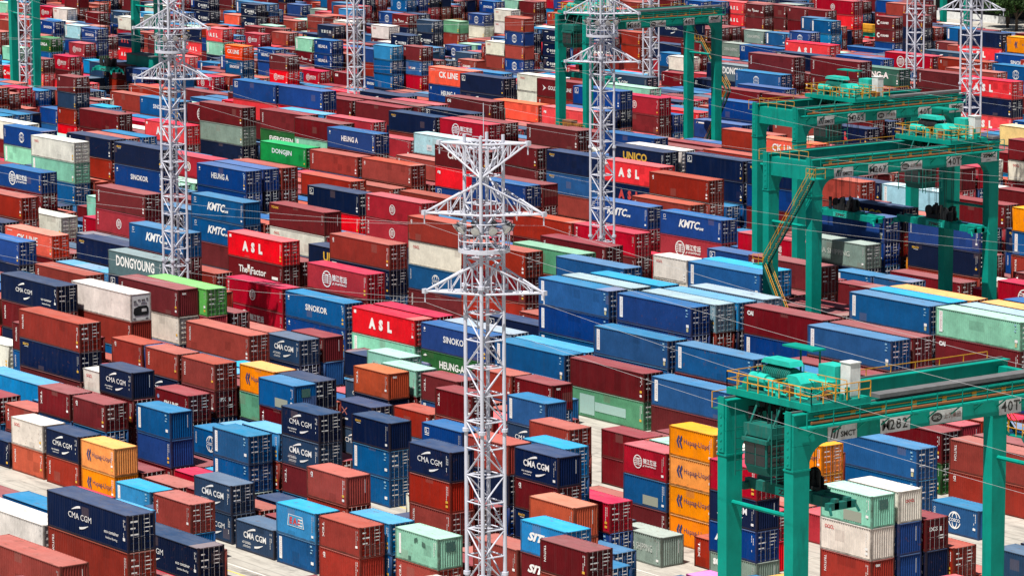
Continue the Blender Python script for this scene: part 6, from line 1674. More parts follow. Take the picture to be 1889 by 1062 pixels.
LABELS="""long brick red container with a small white vertical word, second from the top
long navy container with white two-word lettering between two arcs, bottom left edge of the photo
long brick red container, bottom left edge of the photo
long cream white container, topmost of its stack
long navy container with white two-word lettering between two arcs, on a bright red one
short slate blue container with white two-word lettering between two arcs
short slate blue container, 22.1% across and 85.4% down the photo
short slate blue container, 25.1% across and 92.9% down the photo
short blue container with a white vertical panel, under a light blue one
short light blue container with a slanted red and white emblem
short brick red container with a small white corner emblem, second from the top
short brick red container, 34.3% across and 92.8% down the photo
short brick red container with a small white corner emblem, on a brick red one
short light blue container, bottom centre of the photo
short brick red container with a small white vertical word, under a mint green one
short mint green container with dark green patches
short light blue container with slanted white lettering
short maroon container with a small white vertical word, on a brick red one
short rust orange container
short crimson container, on a royal blue one with a white vertical panel
short grey green container with faded two-word white lettering
short orange container with dark blue emblem and lettering, fourth from the top
short orange container with dark blue emblem and lettering, third from the top
short orange container with dark blue emblem and lettering, left of a short crimson one
short orange container with dark blue emblem and lettering, just in front of a maroon one
short grey green container with white lowercase lettering
short royal blue container with white letters under a red stroke
short navy container with heavy white two-word lettering between two arcs, second from the top
short crimson container, on a navy one with heavy white two-word lettering between two arcs
short brick red container with a small white vertical word, on a blue one
short cream white container with small red corner lettering, second from the top
short mint green container with repainted lighter patches
short royal blue container, third from the top
short royal blue container, on a royal blue one
short cream white container with small red corner lettering, on a royal blue one
short navy container, second from the top
short maroon container with white lettering on its door
short brick red container, bottom right edge of the photo
short blue container with a white globe emblem, bottom right edge of the photo
short slate blue container
short maroon container with a small white vertical word, lower left edge of the photo
short maroon container with a small white corner emblem, on a blue one
short rust orange container with a small white vertical word, second from the top
short cream white container with small red corner lettering, lower left edge of the photo
short brick red container with a small white vertical word, under a navy one
short navy container with white two-word lettering between two arcs, lower left edge of the photo
short orange container with dark blue emblem and lettering, bottom left edge of the photo
short orange container with dark blue emblem and lettering, lower left edge of the photo
short royal blue container, on a maroon one with a small white corner emblem
short blue container with a white vertical panel, on a royal blue one
short maroon container with a blue disc and white lettering
short light blue container with a white vertical panel
short brick red container with a small white vertical word, bottom left of the photo
short maroon container with a small white vertical word, third from the top
short slate blue container with heavy white two-word lettering between two arcs, second from the top
short navy container with white two-word lettering between two arcs, right of a short maroon one
short blue container with a white globe emblem, topmost of its stack, on a navy one
short blue container with a white vertical panel, just behind a short slate blue one
short blue container with a white vertical panel, topmost of its stack, on a blue one
short navy container with a red cross emblem
short maroon container with a small white vertical word, left of a short bright red one
short blue container with a white vertical panel, third from the top
short blue container with a white vertical panel, second from the top, on a blue one
short navy container with small yellow corner lettering, topmost of its stack
short brick red container, on a blue one with a white globe emblem
short royal blue container with a white corner box emblem
short brick red container with a small white vertical word, on a maroon one
short brick red container, second from the top
short navy container with white two-word lettering between two arcs, on a brick red one
short navy container with small yellow corner lettering, second from the top
short brick red container, on a navy one with small yellow corner lettering
short blue container with a white vertical panel, just behind a brick red one
short brick red container, on a brick red one
short maroon container, on a maroon one
short maroon container with a small white corner emblem, third from the top
short blue container with repainted lighter patches, second from the top
short crimson container with a white ring emblem and Chinese characters
short maroon container with a small white corner emblem, second from the top
short navy container with heavy white two-word lettering between two arcs, topmost of its stack
short light blue container, lower centre of the photo
long blue container with a white vertical panel, second from the top
long blue container with a white vertical panel, just behind a short orange one
long maroon container, on a dark green one
long brick red container with a small white corner emblem, under a brick red one
long brick red container with a small white vertical word, lower right edge of the photo
short orange container with dark blue emblem and lettering, on a blue one
short orange container with dark blue emblem and lettering, left of a long blue one
long navy container with small yellow corner lettering, second from the top, on a maroon one
long brick red container, 5.8% across and 57.1% down the photo
long brick red container with a small white corner emblem, under a cream white one
long cream white container with a refrigeration unit in its end
short navy container with white two-word lettering between two arcs, on a maroon one
short brick red container with a small white corner emblem, on a maroon one
short brick red container with a small white vertical word, just behind a short navy one
long light blue container, on a brick red one with a small white corner emblem
long navy container with white two-word lettering between two arcs, middle left edge of the photo
long brick red container with a small white vertical word, left of a light blue one
long cream white container, second from the top
long maroon container with a small white vertical word, on a cream white one
long crimson container with a white ring emblem and Chinese characters, under a crimson one
long crimson container with a white ring emblem, middle left of the photo
long royal blue container with a seven-letter white word, under a blue one
long blue container with a seven-letter white word, middle left of the photo
long lime green container
short maroon container with white letters on its door
short brick red container, 20.4% across and 64.5% down the photo
long brick red container with a small white vertical word, on a blue one
short slate blue container with heavy white two-word lettering between two arcs, on a navy one
short maroon container, on a blue one
short orange container with dark blue emblem and lettering, on a sea green one
short blue container with repainted lighter patches, topmost of its stack
short navy container, topmost of its stack
long mint green container with a white vertical panel, under a bright red one
long bright red container with three big white letters, middle centre of the photo
long dark green container with white hyphenated lettering
long royal blue container with a seven-letter white word, topmost of its stack
short mint green container with faded two-word white lettering
short mint green container
short rust orange container with a small white vertical word, topmost of its stack
short maroon container with a small white vertical word, right of a short mint green one
long navy container with a small white corner box, just behind a long grey blue one
short brick red container, on a royal blue one
long royal blue container with a white vertical panel, under a blue one
long blue container with a white vertical panel, just in front of a grey blue one
long grey blue container, on a crimson one with a white ring emblem
long light blue container, on a blue one with a white globe emblem
long royal blue container with a white vertical panel, on a royal blue one
long grey blue container, on a brick red one with a small white corner emblem
long light blue container, on a navy one with white two-word lettering between two arcs
long grey blue container, on a maroon one
long blue container with a white vertical panel, on a blue one
long maroon container, left of a maroon one with a small white corner emblem
long blue container with a white vertical panel, 70% across and 63% down the photo
long blue container with a white vertical panel, lower centre of the photo
long sea green container with repainted lighter patches
long maroon container, on a sea green one with repainted lighter patches
long maroon container, just behind a short orange one
long blue container with a white vertical panel, just in front of a blue one
short maroon container with a small white vertical word, just behind a short blue one
long royal blue container with a white vertical panel, under a maroon one
long maroon container with three small white corner letters, middle right of the photo
long maroon container, just behind a long maroon one, lower right of the photo
long blue container with a white vertical panel, 84% across and 60% down the photo
long crimson container with a white ring emblem and Chinese characters, under a maroon one
long maroon container, just behind a long blue one, middle right edge of the photo
long maroon container with a small white corner emblem, second from the top
long blue container with a white vertical panel, 80% across and 67% down the photo
long maroon container, on a blue one
long blue container with a white vertical panel, on a slate blue one
long light blue container, on a blue one with a white vertical panel
long maroon container with three small white corner letters, second from the top
long mint green container with a white vertical panel, topmost of its stack
long royal blue container, lower right edge of the photo
long brick red container, upper left edge of the photo
long orange red container with big white two-word lettering, on a maroon one
long royal blue container, middle left edge of the photo
long cream white container with small red corner lettering, just behind a long orange red one
long navy container with small yellow corner lettering, topmost of its stack, on a maroon one
long blue container with slanted white four-letter lettering, topmost of its stack, on a maroon one
long dark grey green container with a long nine-letter white word
long crimson container with a white ring emblem, under a maroon one
long maroon container with a small white vertical word, right of a long mint green one
long royal blue container with a white ring emblem and Chinese characters
long maroon container, third from the top, on a navy one
long blue container with slanted white four-letter lettering, second from the top
long blue container with slanted white four-letter lettering, topmost of its stack, on a blue one
long cream white container with small red corner lettering, under a maroon one
long maroon container with a small yellow corner word
long maroon container with white words around a small emblem
long bright red container with three big white letters, middle left of the photo
long navy container with a small white corner box, second from the top
long brick red container, 36.0% across and 43.5% down the photo
long crimson container with a white ring emblem and Chinese characters, on a maroon one
long crimson container with a white ring emblem, second from the top, on a navy one
long crimson container with a white ring emblem, just in front of a brick red one
long maroon container with a small white vertical word, fourth from the top
long blue container with a white globe emblem, third from the top
long cream white container with small red corner lettering, under a brick red one
long brick red container, 43.2% across and 40.0% down the photo
long brick red container with a small white vertical word, third from the top
long maroon container, on a brick red one with a small white vertical word
long brick red container with a small white corner emblem, left of a sea green one
long brick red container with a small white corner emblem, just behind a long maroon one
long maroon container with a small white vertical word, on a pale cyan one
long crimson container with a white ring emblem, just behind a long maroon one
long royal blue container with slanted white four-letter lettering, on a crimson one
long crimson container with a white ring emblem and Chinese characters, under a royal blue one
long royal blue container with slanted white four-letter lettering, upper right of the photo
long blue container, topmost of its stack
long sea green container
short cream white container with small red corner lettering, on a cream white one
long blue container with a white vertical panel, just behind a long grey blue one
long light blue container, on a brick red one
long maroon container with a small white corner emblem, topmost of its stack
long crimson container, 76.1% across and 42.5% down the photo
long grey green container with faded two-word white lettering
long royal blue container with a white vertical panel, upper right of the photo
long navy container with small yellow corner lettering, under a royal blue one
long royal blue container with a small white vertical word
long navy container with big yellow lettering, on a crimson one
long maroon container, just behind a royal blue one with a small white vertical word
long maroon container, on a navy one
long royal blue container with a white globe emblem
long blue container, third from the top
long mint green container with a white vertical panel, on a blue one
long cream white container with small red corner lettering, right of a long royal blue one
long navy container with a small white corner emblem
long royal blue container with a seven-letter white word, under a navy one
long navy container with small yellow corner lettering, upper left of the photo
long maroon container, on a maroon one with a small white vertical word
long bright red container with three big white letters, upper left of the photo
long blue container with a seven-letter white word, top left of the photo
long navy container, third from the top
long grey green container
long maroon container, on a grey green one
long maroon container with a small white vertical word, right of a long bright red one
long maroon container, on a mint green one with a white vertical panel
long emerald green container with white seven-letter lettering
long brick red container with a small white vertical word, upper left of the photo
long royal blue container, 22.3% across and 30.7% down the photo
long royal blue container, upper left of the photo
long brick red container, just behind a long royal blue one
long royal blue container, 35.0% across and 24.3% down the photo
long crimson container with a white ring emblem, on a crimson one
long brick red container, on a navy one with a small white corner box
long navy container with a small white corner box, upper left of the photo
long maroon container, on a navy one with white two-word lettering between two arcs
long navy container with small yellow corner lettering, just behind a long pale cyan one
long maroon container with three small white corner letters, top centre of the photo
long orange red container with two small white corner characters
long bright red container with two small white corner characters, topmost of its stack
long crimson container with a white ring emblem and Chinese characters, on a brick red one
long pale cyan container with a pale square patch
long brick red container, 38.4% across and 29.7% down the photo
long bright red container with two small white corner characters, second from the top
long maroon container with big white two-word lettering
long brick red container, on a maroon one with a small white vertical word
long maroon container, topmost of its stack, upper centre of the photo
long maroon container with a small white vertical word, on a brick red one
long brick red container, third from the top
long blue container with small yellow corner lettering
long navy container with small yellow corner lettering, topmost of its stack, on a blue one
long maroon container with a small white vertical word, just behind a long royal blue one
long maroon container, on a crimson one
long royal blue container, left of a maroon one with a small white vertical word
long royal blue container, on a brick red one with a small white vertical word
long navy container with big yellow lettering, topmost of its stack, on a light blue one
long navy container with three big red letters, second from the top
long bright red container with three big white letters, upper centre of the photo
long brick red container with a small white corner emblem, on a brick red one
long brick red container with a small white vertical word, on a navy one
long maroon container, on a maroon one with a small white corner emblem
long crimson container with a white ring emblem, top centre of the photo
long royal blue container with a small white corner word, on a royal blue one
long royal blue container with a small white corner word, on a brick red one
long brick red container, on a navy one with white two-word lettering between two arcs
long orange red container with big white two-word lettering, upper right of the photo
long navy container with a small white corner box, on a navy one
long maroon container, on a brick red one with a small white corner emblem
long royal blue container, second from the top
long navy container with small yellow corner lettering, on a royal blue one
long navy container with three big red letters, topmost of its stack
long navy container with small yellow corner lettering, on a orange red one
long brick red container, just in front of a navy one with small yellow corner lettering
long pale cyan container with a white vertical panel
long royal blue container with a small white corner emblem
long royal blue container, on a bright red one
long orange red container with big white two-word lettering, top centre of the photo
long navy container with a small white corner box, top centre of the photo
long maroon container with a star emblem and white lettering
long slate blue container with heavy white two-word lettering between two arcs
long royal blue container with a small white corner box
long bright red container with three big white letters, on a bright red one
long maroon container with a small white vertical word, left of a long navy one
long blue container with a white globe emblem, topmost of its stack
long maroon container with a small white vertical word, second from the top
long maroon container with a small white vertical word, left of a royal blue one
long bottle green container with white hyphenated lettering
long maroon container, just behind a royal blue one with a small white corner word
long maroon container, left of a long brick red one, top right of the photo
long crimson container with a white ring emblem and Chinese characters, on a blue one
long maroon container, under a maroon one with a small white vertical word
long maroon container with a small white vertical word, top right edge of the photo
long bright red container with three big white letters, third from the top
long navy container, second from the top
long bright red container with three big white letters, on a navy one
long navy container, topmost of its stack
short brick red container, topmost of its stack, bottom centre of the photo
short maroon container, on a brick red one with a small white vertical word
long brick red container with a small white corner emblem, on a blue one
long crimson container with a white ring emblem and Chinese characters, right of a blue one
long maroon container, on a crimson one with a white ring emblem
long brick red container, top right of the photo
long bright red container
long brick red container with a small white corner emblem, just behind a brick red one
short maroon container with a small white corner emblem, on a brick red one
long crimson container, 94.9% across and 29.7% down the photo
short crimson container, right of a short brick red one
long crimson container with a white ring emblem, top right of the photo
long navy container with white two-word lettering between two arcs, on a maroon one"""

PAINTS = 'N B U b S M T R C O K G g E F H L X W c P Y A D Z'.split()
LOGOS = 'nn tex cma cmo tri spl oo hl fl cos cosv jj jjv asl asr sk ha ha2 ha3 kmt kmtv sea cs sit eas apl nyk cai uni dj dy ckl ck evg gd gold fac csl eml sh dpr box gen yel pat x sq lg ac ocs ipx rf'.split()
rngc = random.Random(11)
far = []; labs = iter(LABELS.split('\n'))
for ln in STACKS.split('\n'):
    q = ln.split(); x, y, sz, z = float(q[0]), float(q[1]), int(q[2]), 0.
    for i in range(3, len(q), 4):
        paint_i, logo_i, end_i, how = map(int, q[i:i+4]); cd = (PAINTS[paint_i], LOGOS[logo_i]); end = 'der'[end_i]; one, hid = how == 1, how == 2
        jx, jy = rngc.uniform(-.04, .04), rngc.uniform(-.02, .02)
        if one: rz_container(x+jx, y+jy, z, sz, cd[0], cd[1], end, next(labs), rngc)
        else: far.append((x+jx, y+jy, z, sz, cd[0], cd[1], end, hid))
        z += HGT[sz]
def far_stacks():
    """every smaller or hidden container of the yard in one mesh"""
    def tmpl(me, mi, lead=None):
        nv, npol = len(me.vertices), len(me.polygons)
        co = np.empty(nv*3, np.float32); me.vertices.foreach_get('co', co)
        lt = np.empty(npol, np.int32); me.polygons.foreach_get('loop_total', lt); vi = np.empty(len(me.loops), np.int32); me.loops.foreach_get('vertex_index', vi)
        pm = np.empty(npol, np.int32); me.polygons.foreach_get('material_index', pm); names = [m_.name for m_ in me.materials]
        look = {'container_paint': 0, 'container_roof_paint': 1, 'markings': 2, 'galvanised_bars': 3, 'container_frame': 4, 'dark_gap': 5}
        mi = np.array([look[n] for n in names], np.int32)[pm]
        cl = None
        if 'paint' in me.attributes:
            cl = np.empty(len(vi)*4, np.float32); me.attributes['paint'].data.foreach_get('color', cl); cl = cl.reshape(-1, 4)
        return co.reshape(-1, 3), vi, lt, mi, cl
    T = {}
    for sz in (1, 2):
        for e in 'de':
            parts = [tmpl(BODY[sz, e], 0), tmpl(ROOF[sz], 1)]
            if e == 'd':
                for s in (-1, 1): parts += [tmpl(DOOR[sz, s], 0), tmpl(BARS[sz, s], 3)]
                parts.append(tmpl(DLAB[sz, 1], 2))
            T[sz, e] = parts
        b = MB(); b.box(-LEN[sz]/2, LEN[sz]/2, -CW/2, CW/2, .02, HGT[sz]-.01); T[sz, 'h'] = [tmpl(b.mesh('hidden', MP), 0)]
    co, vi, lt, mi, cl = [], [], [], [], []; nv = 0
    for x, y, z, sz, c, lg, end, hid in far:
        col = np.array([*colour(c, rngc), rngc.random()], np.float32)
        ps = T[sz, 'h' if hid else ('e' if end == 'e' else 'd')]
        if not hid:
            me = letter_mesh(lg, sz, 0)
            if me: ps = ps+[tmpl(me, 2)]
        for (a, v, l, m, cc) in ps:
            co.append(a+np.array([x+LEN[sz]/2, y+CW/2, z], np.float32)); vi.append(v+nv); lt.append(l); mi.append(m); nv += len(a)
            cl.append(cc if cc is not None else np.broadcast_to(col, (len(v), 4)))
    co, vi, lt, mi, cl = (np.concatenate(q) for q in (co, vi, lt, mi, cl))
    me = bpy.data.meshes.new('far_container_stacks'); me.vertices.add(len(co)); me.vertices.foreach_set('co', co.ravel().astype(np.float32))
    me.loops.add(len(vi)); me.loops.foreach_set('vertex_index', vi.astype(np.int32)); me.polygons.add(len(lt))
    ls = np.zeros(len(lt), np.int32); ls[1:] = np.cumsum(lt)[:-1]; me.polygons.foreach_set('loop_start', ls); me.polygons.foreach_set('loop_total', lt)
    for m in (MSP, MSR, MARK, RODS, MSF, RUBB): me.materials.append(m)
    me.polygons.foreach_set('material_index', mi); me.update(calc_edges=True)
    at = me.attributes.new('paint', 'FLOAT_COLOR', 'CORNER'); at.data.foreach_set('color', np.ascontiguousarray(cl, np.float32).ravel())
    o = link('container_stacks', me)
    tag(o, 'smaller and farther shipping containers of many colours stacked all over the yard', 'containers', 'shipping containers stacked in the yard', 'stuff')
far_stacks()
# ------------------------------------------------------------------ yard gantry cranes
def sign(parent, x, y, z, w_, h, draw, back=(.50, .50, .50)):
    b = MB(); b.box(x, x+.04, y-w_/2, y+w_/2, z-h/2, z+h/2); o = b.obj('sign', SIGNM, parent)
    k = Ink(); draw(k, w_, h)
    if k.f:
        t = link('sign_lettering', ink_mesh(k, lambda a, c: (x+.052, y-w_/2+a, z-h/2+c), 'sign_lettering'), o)
    return o
def spaced(k, s_, w_, h, size):
    for i, ch in enumerate(s_): k.text(ch, w_*(.5+(i-(len(s_)-1)/2)*(.215 if len(s_) == 4 else .29)), (h-size)/2, size, BK, .012)
SIGNM = flat('sign_white', (.52, .52, .53), .6, dirt=(.22, .10, .05), dirt_amt=.45, scale=1.2)
def railing(mb, pts, step=1.6, h=1.05, r=.03, mi=0):
    """posts and two rails along a polyline"""
    for a, b in zip(pts[:-1], pts[1:]):
        a, b = Vector(a), Vector(b); n = max(1, round((b-a).length/step))
        for i in range(n+1):
            p = a.lerp(b, i/n); mb.bar(p, p+Vector((0,0,h)), r, 4, mi)
        for zz in (h, h*.52): mb.bar(a+Vector((0,0,zz)), b+Vector((0,0,zz)), r, 4, mi)
def stair(parent, a, b, wdt=.75, side=Vector((0,1,0))):
    a, b = Vector(a), Vector(b); st = MB(); n = int(abs(a.z-b.z)/.24)
    for s in (0, wdt): st.beam(a+side*s, b+side*s, .06, .26)
    for i in range(n):
        p = a.lerp(b, (i+.5)/n); st.box(p.x-.13, p.x+.13, p.y, p.y+wdt, p.z-.03, p.z)
    o = st.obj('stair', GDARK, parent); h = MB()
    for s in (0, wdt):
        for zz in (.5, 1.0): h.bar(a+side*s+Vector((0,0,zz)), b+side*s+Vector((0,0,zz)), .035, 5)
        for i in range(7):
            p = a.lerp(b, i/6)+side*s; h.bar(p, p+Vector((0,0,1.0)), .03, 4)
    h.obj('handrail', YELL, o)
def landing(parent, x0, x1, y0, y1, z):
    m = MB(); m.box(x0, x1, y0, y1, z-.1, z); o = m.obj('landing', GREEN, parent); r = MB()
    railing(r, [(x0,y0,z), (x1,y0,z), (x1,y1,z)], 1.0); r.obj('handrail', YELL, o)
def crane(x0, y0, b, S, number, label, ty, sz, slen, top_tie=True, cab_y=-3., stairs='left', house=False, dz=0., trolley='drum', mid=0., dark=False):
    root = empty('gantry_crane', (x0, y0, 0), label, 'crane', 'green gantry cranes over the stacks')
    GT = 24.7+dz; GB = 22.6+dz; lw, ly = .95, 1.45
    for yy in (0, S):
        sb = MB(); sb.box(-1.3, b+1.3, yy-.45, yy+.45, 1.35, 2.25)
        for xx in (-.9, .9, b-.9, b+.9): sb.box(xx-.35, xx+.35, yy-.3, yy+.3, .95, 1.36)
        sb.obj('sill_beam', GREEN, root)
        for xx in (-1.3, .3, b-.3, b+1.3):
            wh = MB(); wh.bar((xx, yy-.28, .72), (xx, yy+.28, .72), .72, 16); wh.obj('wheel', BLACK, root)
        ti = MB(); ti.bar((.4, yy-.1, 17.6+dz), (b-.4, yy-.1, 17.6+dz), .17, 8); ti.obj('tie_tube', GREEN, root)
        for xx in (0, b):
            lg = MB(); z0 = 2.26
            # slightly tapered leg, wider towards the girder, with its haunch
            d = 1 if yy == 0 else -1
            prof = [(yy-ly*.42, z0), (yy+ly*.42, z0), (yy+ly*.5, GB-.02), (yy-ly*.5, GB-.02)]
            lg.prism(prof, 'x', xx-lw/2, xx+lw/2)
            lo = lg.obj('leg', GREEN, root)
            cp = MB(); cp.box(xx-lw/2-.05, xx+lw/2+.05, yy-ly/2-.05, yy+ly/2+.05, GB-1.75, GB-1.62); cp.obj('flange', GREEN, lo)
            h = MB(); R_ = 1.6; pr = [(yy+d*ly*.47, GB), (yy+d*ly*.47, GB-R_)]
            for i in range(1, 8):
                a = math.pi/2*i/7; pr.append((yy+d*(ly*.47+R_-R_*math.cos(a)), GB-R_+R_*math.sin(a)))
            h.prism(pr, 'x', xx-lw/2+.012, xx+lw/2-.012); h.obj('haunch', GREEN, lo)
            hp = MB(); hp.box(xx-lw*.3, xx+lw*.3, yy-ly/2-.09, yy-ly/2-.004, GB-1.5, GT+.25)
            for i in range(5): hp.bar((xx, yy-ly/2-.13, GB-1.2+.55*i), (xx, yy-ly/2-.08, GB-1.2+.55*i), .09, 8)
            if yy == 0: hp.obj('joint_plate', GREEN, lo)
    for xx, nm in ((0, 'r'), (b, 'f')):
        g = MB(); g.box(xx-lw/2+.006, xx+lw/2-.006, -ly/2+.01, S+ly/2, GB, GT); g.box(xx-.62, xx+.62, -ly/2, S+ly/2+.1, GT+.003, GT+.07)
        go = g.obj('girder', GREEN, root)
        rl = MB(); rl.box(xx-.06, xx+.06, -.6, S+.6, GT+.072, GT+.2); rl.obj('trolley_rail', GREY, go)
        out = 1 if xx else -1; x1, x2 = sorted((xx+out*.63, xx+out*1.5)); wz = GT-.75
        wk = MB(); wk.box(x1, x2, -.4, S+.5, wz-.09, wz)
        for i in range(12):
            y = .6+i*(S-1.2)/11; wk.beam((xx+out*.5, y, wz-.75), (xx+out*1.4, y, wz-.08), .08, .08)
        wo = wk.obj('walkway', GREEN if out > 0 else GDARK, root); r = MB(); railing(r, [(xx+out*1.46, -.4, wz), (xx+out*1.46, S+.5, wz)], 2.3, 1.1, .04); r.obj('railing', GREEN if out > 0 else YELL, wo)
        if out > 0:
            r2 = MB(); r2.bar((xx+.56, 1, wz+.55), (xx+.56, S, wz+.55), .03, 4)
            for i in range(9): r2.box(xx+.5, xx+.56, 1.5+i*2.8, 1.9+i*2.8, wz+.2, wz+.6)
            r2.obj('conduit', YELL, go)
            cb = MB(); cb.bar((xx+.75, .6, wz+.16), (xx+.75, S-.6, wz+.16), .11, 5); cb.obj('cable_bundle', RUST, wo)
    tr = MB(); tr.box(b-.5, b+.55, ty+3.8, S+.6, GT+.35, GT+.62); tr.obj('energy_chain_trough', GREY, root)
    if top_tie:
        t = MB(); t.box(.48, b-.48, -.42, .42, GB-.1, GT-.25); t.obj('end_tie_beam', GREEN, root)
        r = MB(); railing(r, [(.5, -.4, GT-.25), (b-.5, -.4, GT-.25)], 1.5); r.obj('railing', YELL, root)
    t = MB(); t.box(.48, b-.48, S-.3, S+.3, GB+.3, GT-.35); t.obj('end_tie_beam', GREEN, root)
    # signs on the outer face of the front girder
    X = b+lw/2+.002; zs = GB+.52
    def s_mark(k, w_, h):
        for i in range(3): k.add([(.18+.26*i, .16*h), (.32+.26*i, .16*h), (.52+.26*i, .84*h), (.38+.26*i, .84*h)], BK)
        k.rect(.5, 1.15, .74*h, .86*h, BK); k.text('SMCT', w_-.12, .2*h, .40, BK, .03, align='r', width=w_*.52)
    sign(root, X, 3.6, zs, 2.6, 1.05, s_mark)
    sign(root, X, 8.4, zs, 2.7, 1.1, lambda k, w_, h: spaced(k, number, w_, h, .72))
    def s_oval(k, w_, h):
        k.disc(.62, h/2, .52, BK, 24, .62); k.text('SIPG', .62, h/2-.13, .26, (.5,.5,.5), .03); k.text('\u4e0a\u6e2f\u96c6\u56e2', w_-.15, h*.30, .4, (.22,.10,.08), .01, align='r', width=w_*.52)
    sign(root, X, 13.1, zs, 3.0, .9, s_oval)
    sign(root, X, 19.2, zs, 2.1, 1.1, lambda k, w_, h: spaced(k, '40T', w_, h, .74))
    def s_z(k, w_, h): k.text('ZPMC', w_/2, .42*h, .42, BK, .06, width=w_*.82); k.text('1881', w_/2, .12*h, .18, BK, .01, space=1.4)
    if S > 24: sign(root, X, 24.3, zs+.1, 2.3, 1.05, s_z)
    # trolley
    t0 = GT+.22; tp = MB(); tp.box(-.9, b+.9, ty-2.7, ty-2.3, t0, t0+.45); tp.box(-.9, b+.9, ty+2.3, ty+2.7, t0, t0+.45)
    for xx in (-.9, b+.4): tp.box(xx, xx+.5, ty-2.29, ty+2.29, t0, t0+.42)
    tro = tp.obj('trolley', GREEN, root); dz0 = t0+.46; dk = MB(); dk.box(-.38, b+.38, ty-2.29, ty+2.29, t0+.36, t0+.44); dk.obj('deck', GDARK, tro)
    r = MB(); railing(r, [(-.9, ty+2.65, dz0), (-.9, ty-2.65, dz0), (b+.9, ty-2.65, dz0), (b+.9, ty+2.65, dz0)], 1.1, 1.1, .04)
    railing(r, [(b*.55, ty-2.6, dz0), (b*.55, ty-.4, dz0), (b+.8, ty-.4, dz0)], 1.2, 1.1, .035); railing(r, [(b*.5, ty+.6, dz0), (b+.8, ty+.6, dz0)], 1.0, 1.3, .03); r.obj('railing', YELL, tro)
    dr = MB(); rad = .62
    dr.bar((.6, ty-.2, dz0+.95), (3.4, ty-.2, dz0+.95), rad, 18)
    for i in range(14): dr.bar((.72+.19*i, ty-.2, dz0+.95), (.80+.19*i, ty-.2, dz0+.95), rad+.05, 18)
    for xx in (.5, 3.35): dr.box(xx, xx+.12, ty-.85, ty+.45, dz0, dz0+1.0)
    dr.obj('winch_drum', BLACK if trolley == 'spring' else GDARK, tro)
    mo = MB(); mo.bar((.55, ty-1.6, dz0+.75), (2.2, ty-1.6, dz0+.75), .42, 12); mo.bar((2.2, ty-1.6, dz0+.75), (2.9, ty-1.6, dz0+.75), .25, 10); mo.obj('hoist_motor', TURQ, tro)
    gb = MB(); gb.prism([(3.6, dz0), (5.3, dz0), (5.3, dz0+.9), (4.8, dz0+1.35), (3.9, dz0+1.35), (3.6, dz0+1.0)], 'y', ty-1.3, ty+.5); gb.obj('gearbox', TURQ, tro)
    cv = MB(); cv.prism([(.4, dz0+1.7), (3.5, dz0+1.7), (3.3, dz0+2.05), (.7, dz0+2.05)], 'y', ty-.7, ty+.5); cv.obj('drum_cover', TURQ, tro)
    m2 = MB(); m2.bar((4.2, ty+1.1, dz0+.5), (5.6, ty+1.1, dz0+.5), .38, 12); m2.box(5.6, 6.0, ty+.8, ty+1.4, dz0, dz0+.9); m2.obj('travel_motor', TURQ, tro)
    eb = MB(); eb.box(b*.60, b*.60+1.7, ty+1.2, ty+2.5, dz0, dz0+1.9); eb.obj('green_housing', TURQ, tro)
    wc = MB(); wc.box(b*.86, b*.86+1.0, ty+1.6, ty+2.5, dz0, dz0+2.2); wc.box(b*.86-.05, b*.86+1.05, ty+1.55, ty+2.55, dz0+2.201, dz0+2.27); wc.obj('electrical_cabinet', WHITE, tro)
    ca = MB()
    for xx in (1.2, 3.2): ca.bar((xx, ty+2.2, dz0), (xx, ty+2.2, dz0+2.6), .07, 6)
    ca.box(.4, 3.6, ty+1.2, ty+2.4, dz0+2.6, dz0+2.72); ca.obj('canopy', GREEN, tro)
    ms = MB(); rng = random.Random(sum(map(ord, number)))
    for i in range(26):
        x, y = rng.uniform(-.6, b+.5), rng.uniform(ty-2.2, ty+2.2); a = rng.uniform(.1, .4); ms.box(x, x+a, y, y+a*rng.uniform(.6, 1.6), dz0, dz0+rng.uniform(.2, .95))
    for i in range(14):
        x, y = rng.uniform(-.4, b), rng.uniform(ty-2, ty+2); ms.bar((x, y, dz0+.2), (x+rng.uniform(-1.5, 1.5), y+rng.uniform(-1, 1), dz0+rng.uniform(.2, 1.2)), .05, 5)
    for i in range(16):
        x, y = rng.uniform(-.7, b+.6), rng.uniform(ty-2.6, ty+2.5); ms.bar((x, y, dz0), (x, y, dz0+rng.uniform(.8, 1.9)), .035, 4)
    ms.obj('trolley_fittings', GREEN, tro); us = MB()
    for i in range(60):
        x, y, z = rng.uniform(.5, b-1.), rng.uniform(ty-2.4, ty+2.2), GT-rng.uniform(.1, 1.7); a = rng.uniform(.15, .8); us.box(x, x+a, y, y+rng.uniform(.1, .7), z, z+rng.uniform(.1, .5))
    for i in range(30):
        x, y = rng.uniform(.5, b-.5), rng.uniform(ty-2.4, ty+2.4); us.bar((x, y, GT+.1), (x+rng.uniform(-.8, .8), y+rng.uniform(-.8, .8), GT-rng.uniform(.6, 2.2)), .045, 4)
    us.obj('hanging_gear', BLACK, tro); pp = MB()
    for i in range(9):
        x, y = rng.uniform(-.5, b-1.), rng.uniform(ty-2.3, ty+2); pp.bar((x, y, dz0+.15), (x+rng.uniform(.8, 2.6), y, dz0+.15), .08, 6); pp.bar((x, y, dz0+.15), (x, y, dz0+rng.uniform(.3, .8)), .08, 6)
    for i in range(5):
        x, y = rng.uniform(0, b-.5), rng.uniform(ty-2.2, ty-1.0); pp.bar((x, y, dz0), (x, y, dz0+.7), .28, 10)
    pp.obj('pipework', TURQ, tro)
    cl = MB()
    for i in range(10):
        x, y = rng.uniform(0, b), rng.uniform(ty-2, ty+2); cl.box(x, x+rng.uniform(.2, .6), y, y+rng.uniform(.2, .5), dz0+.02, dz0+rng.uniform(.3, .8))
    cl.obj('rope_clamps', RUST, tro)
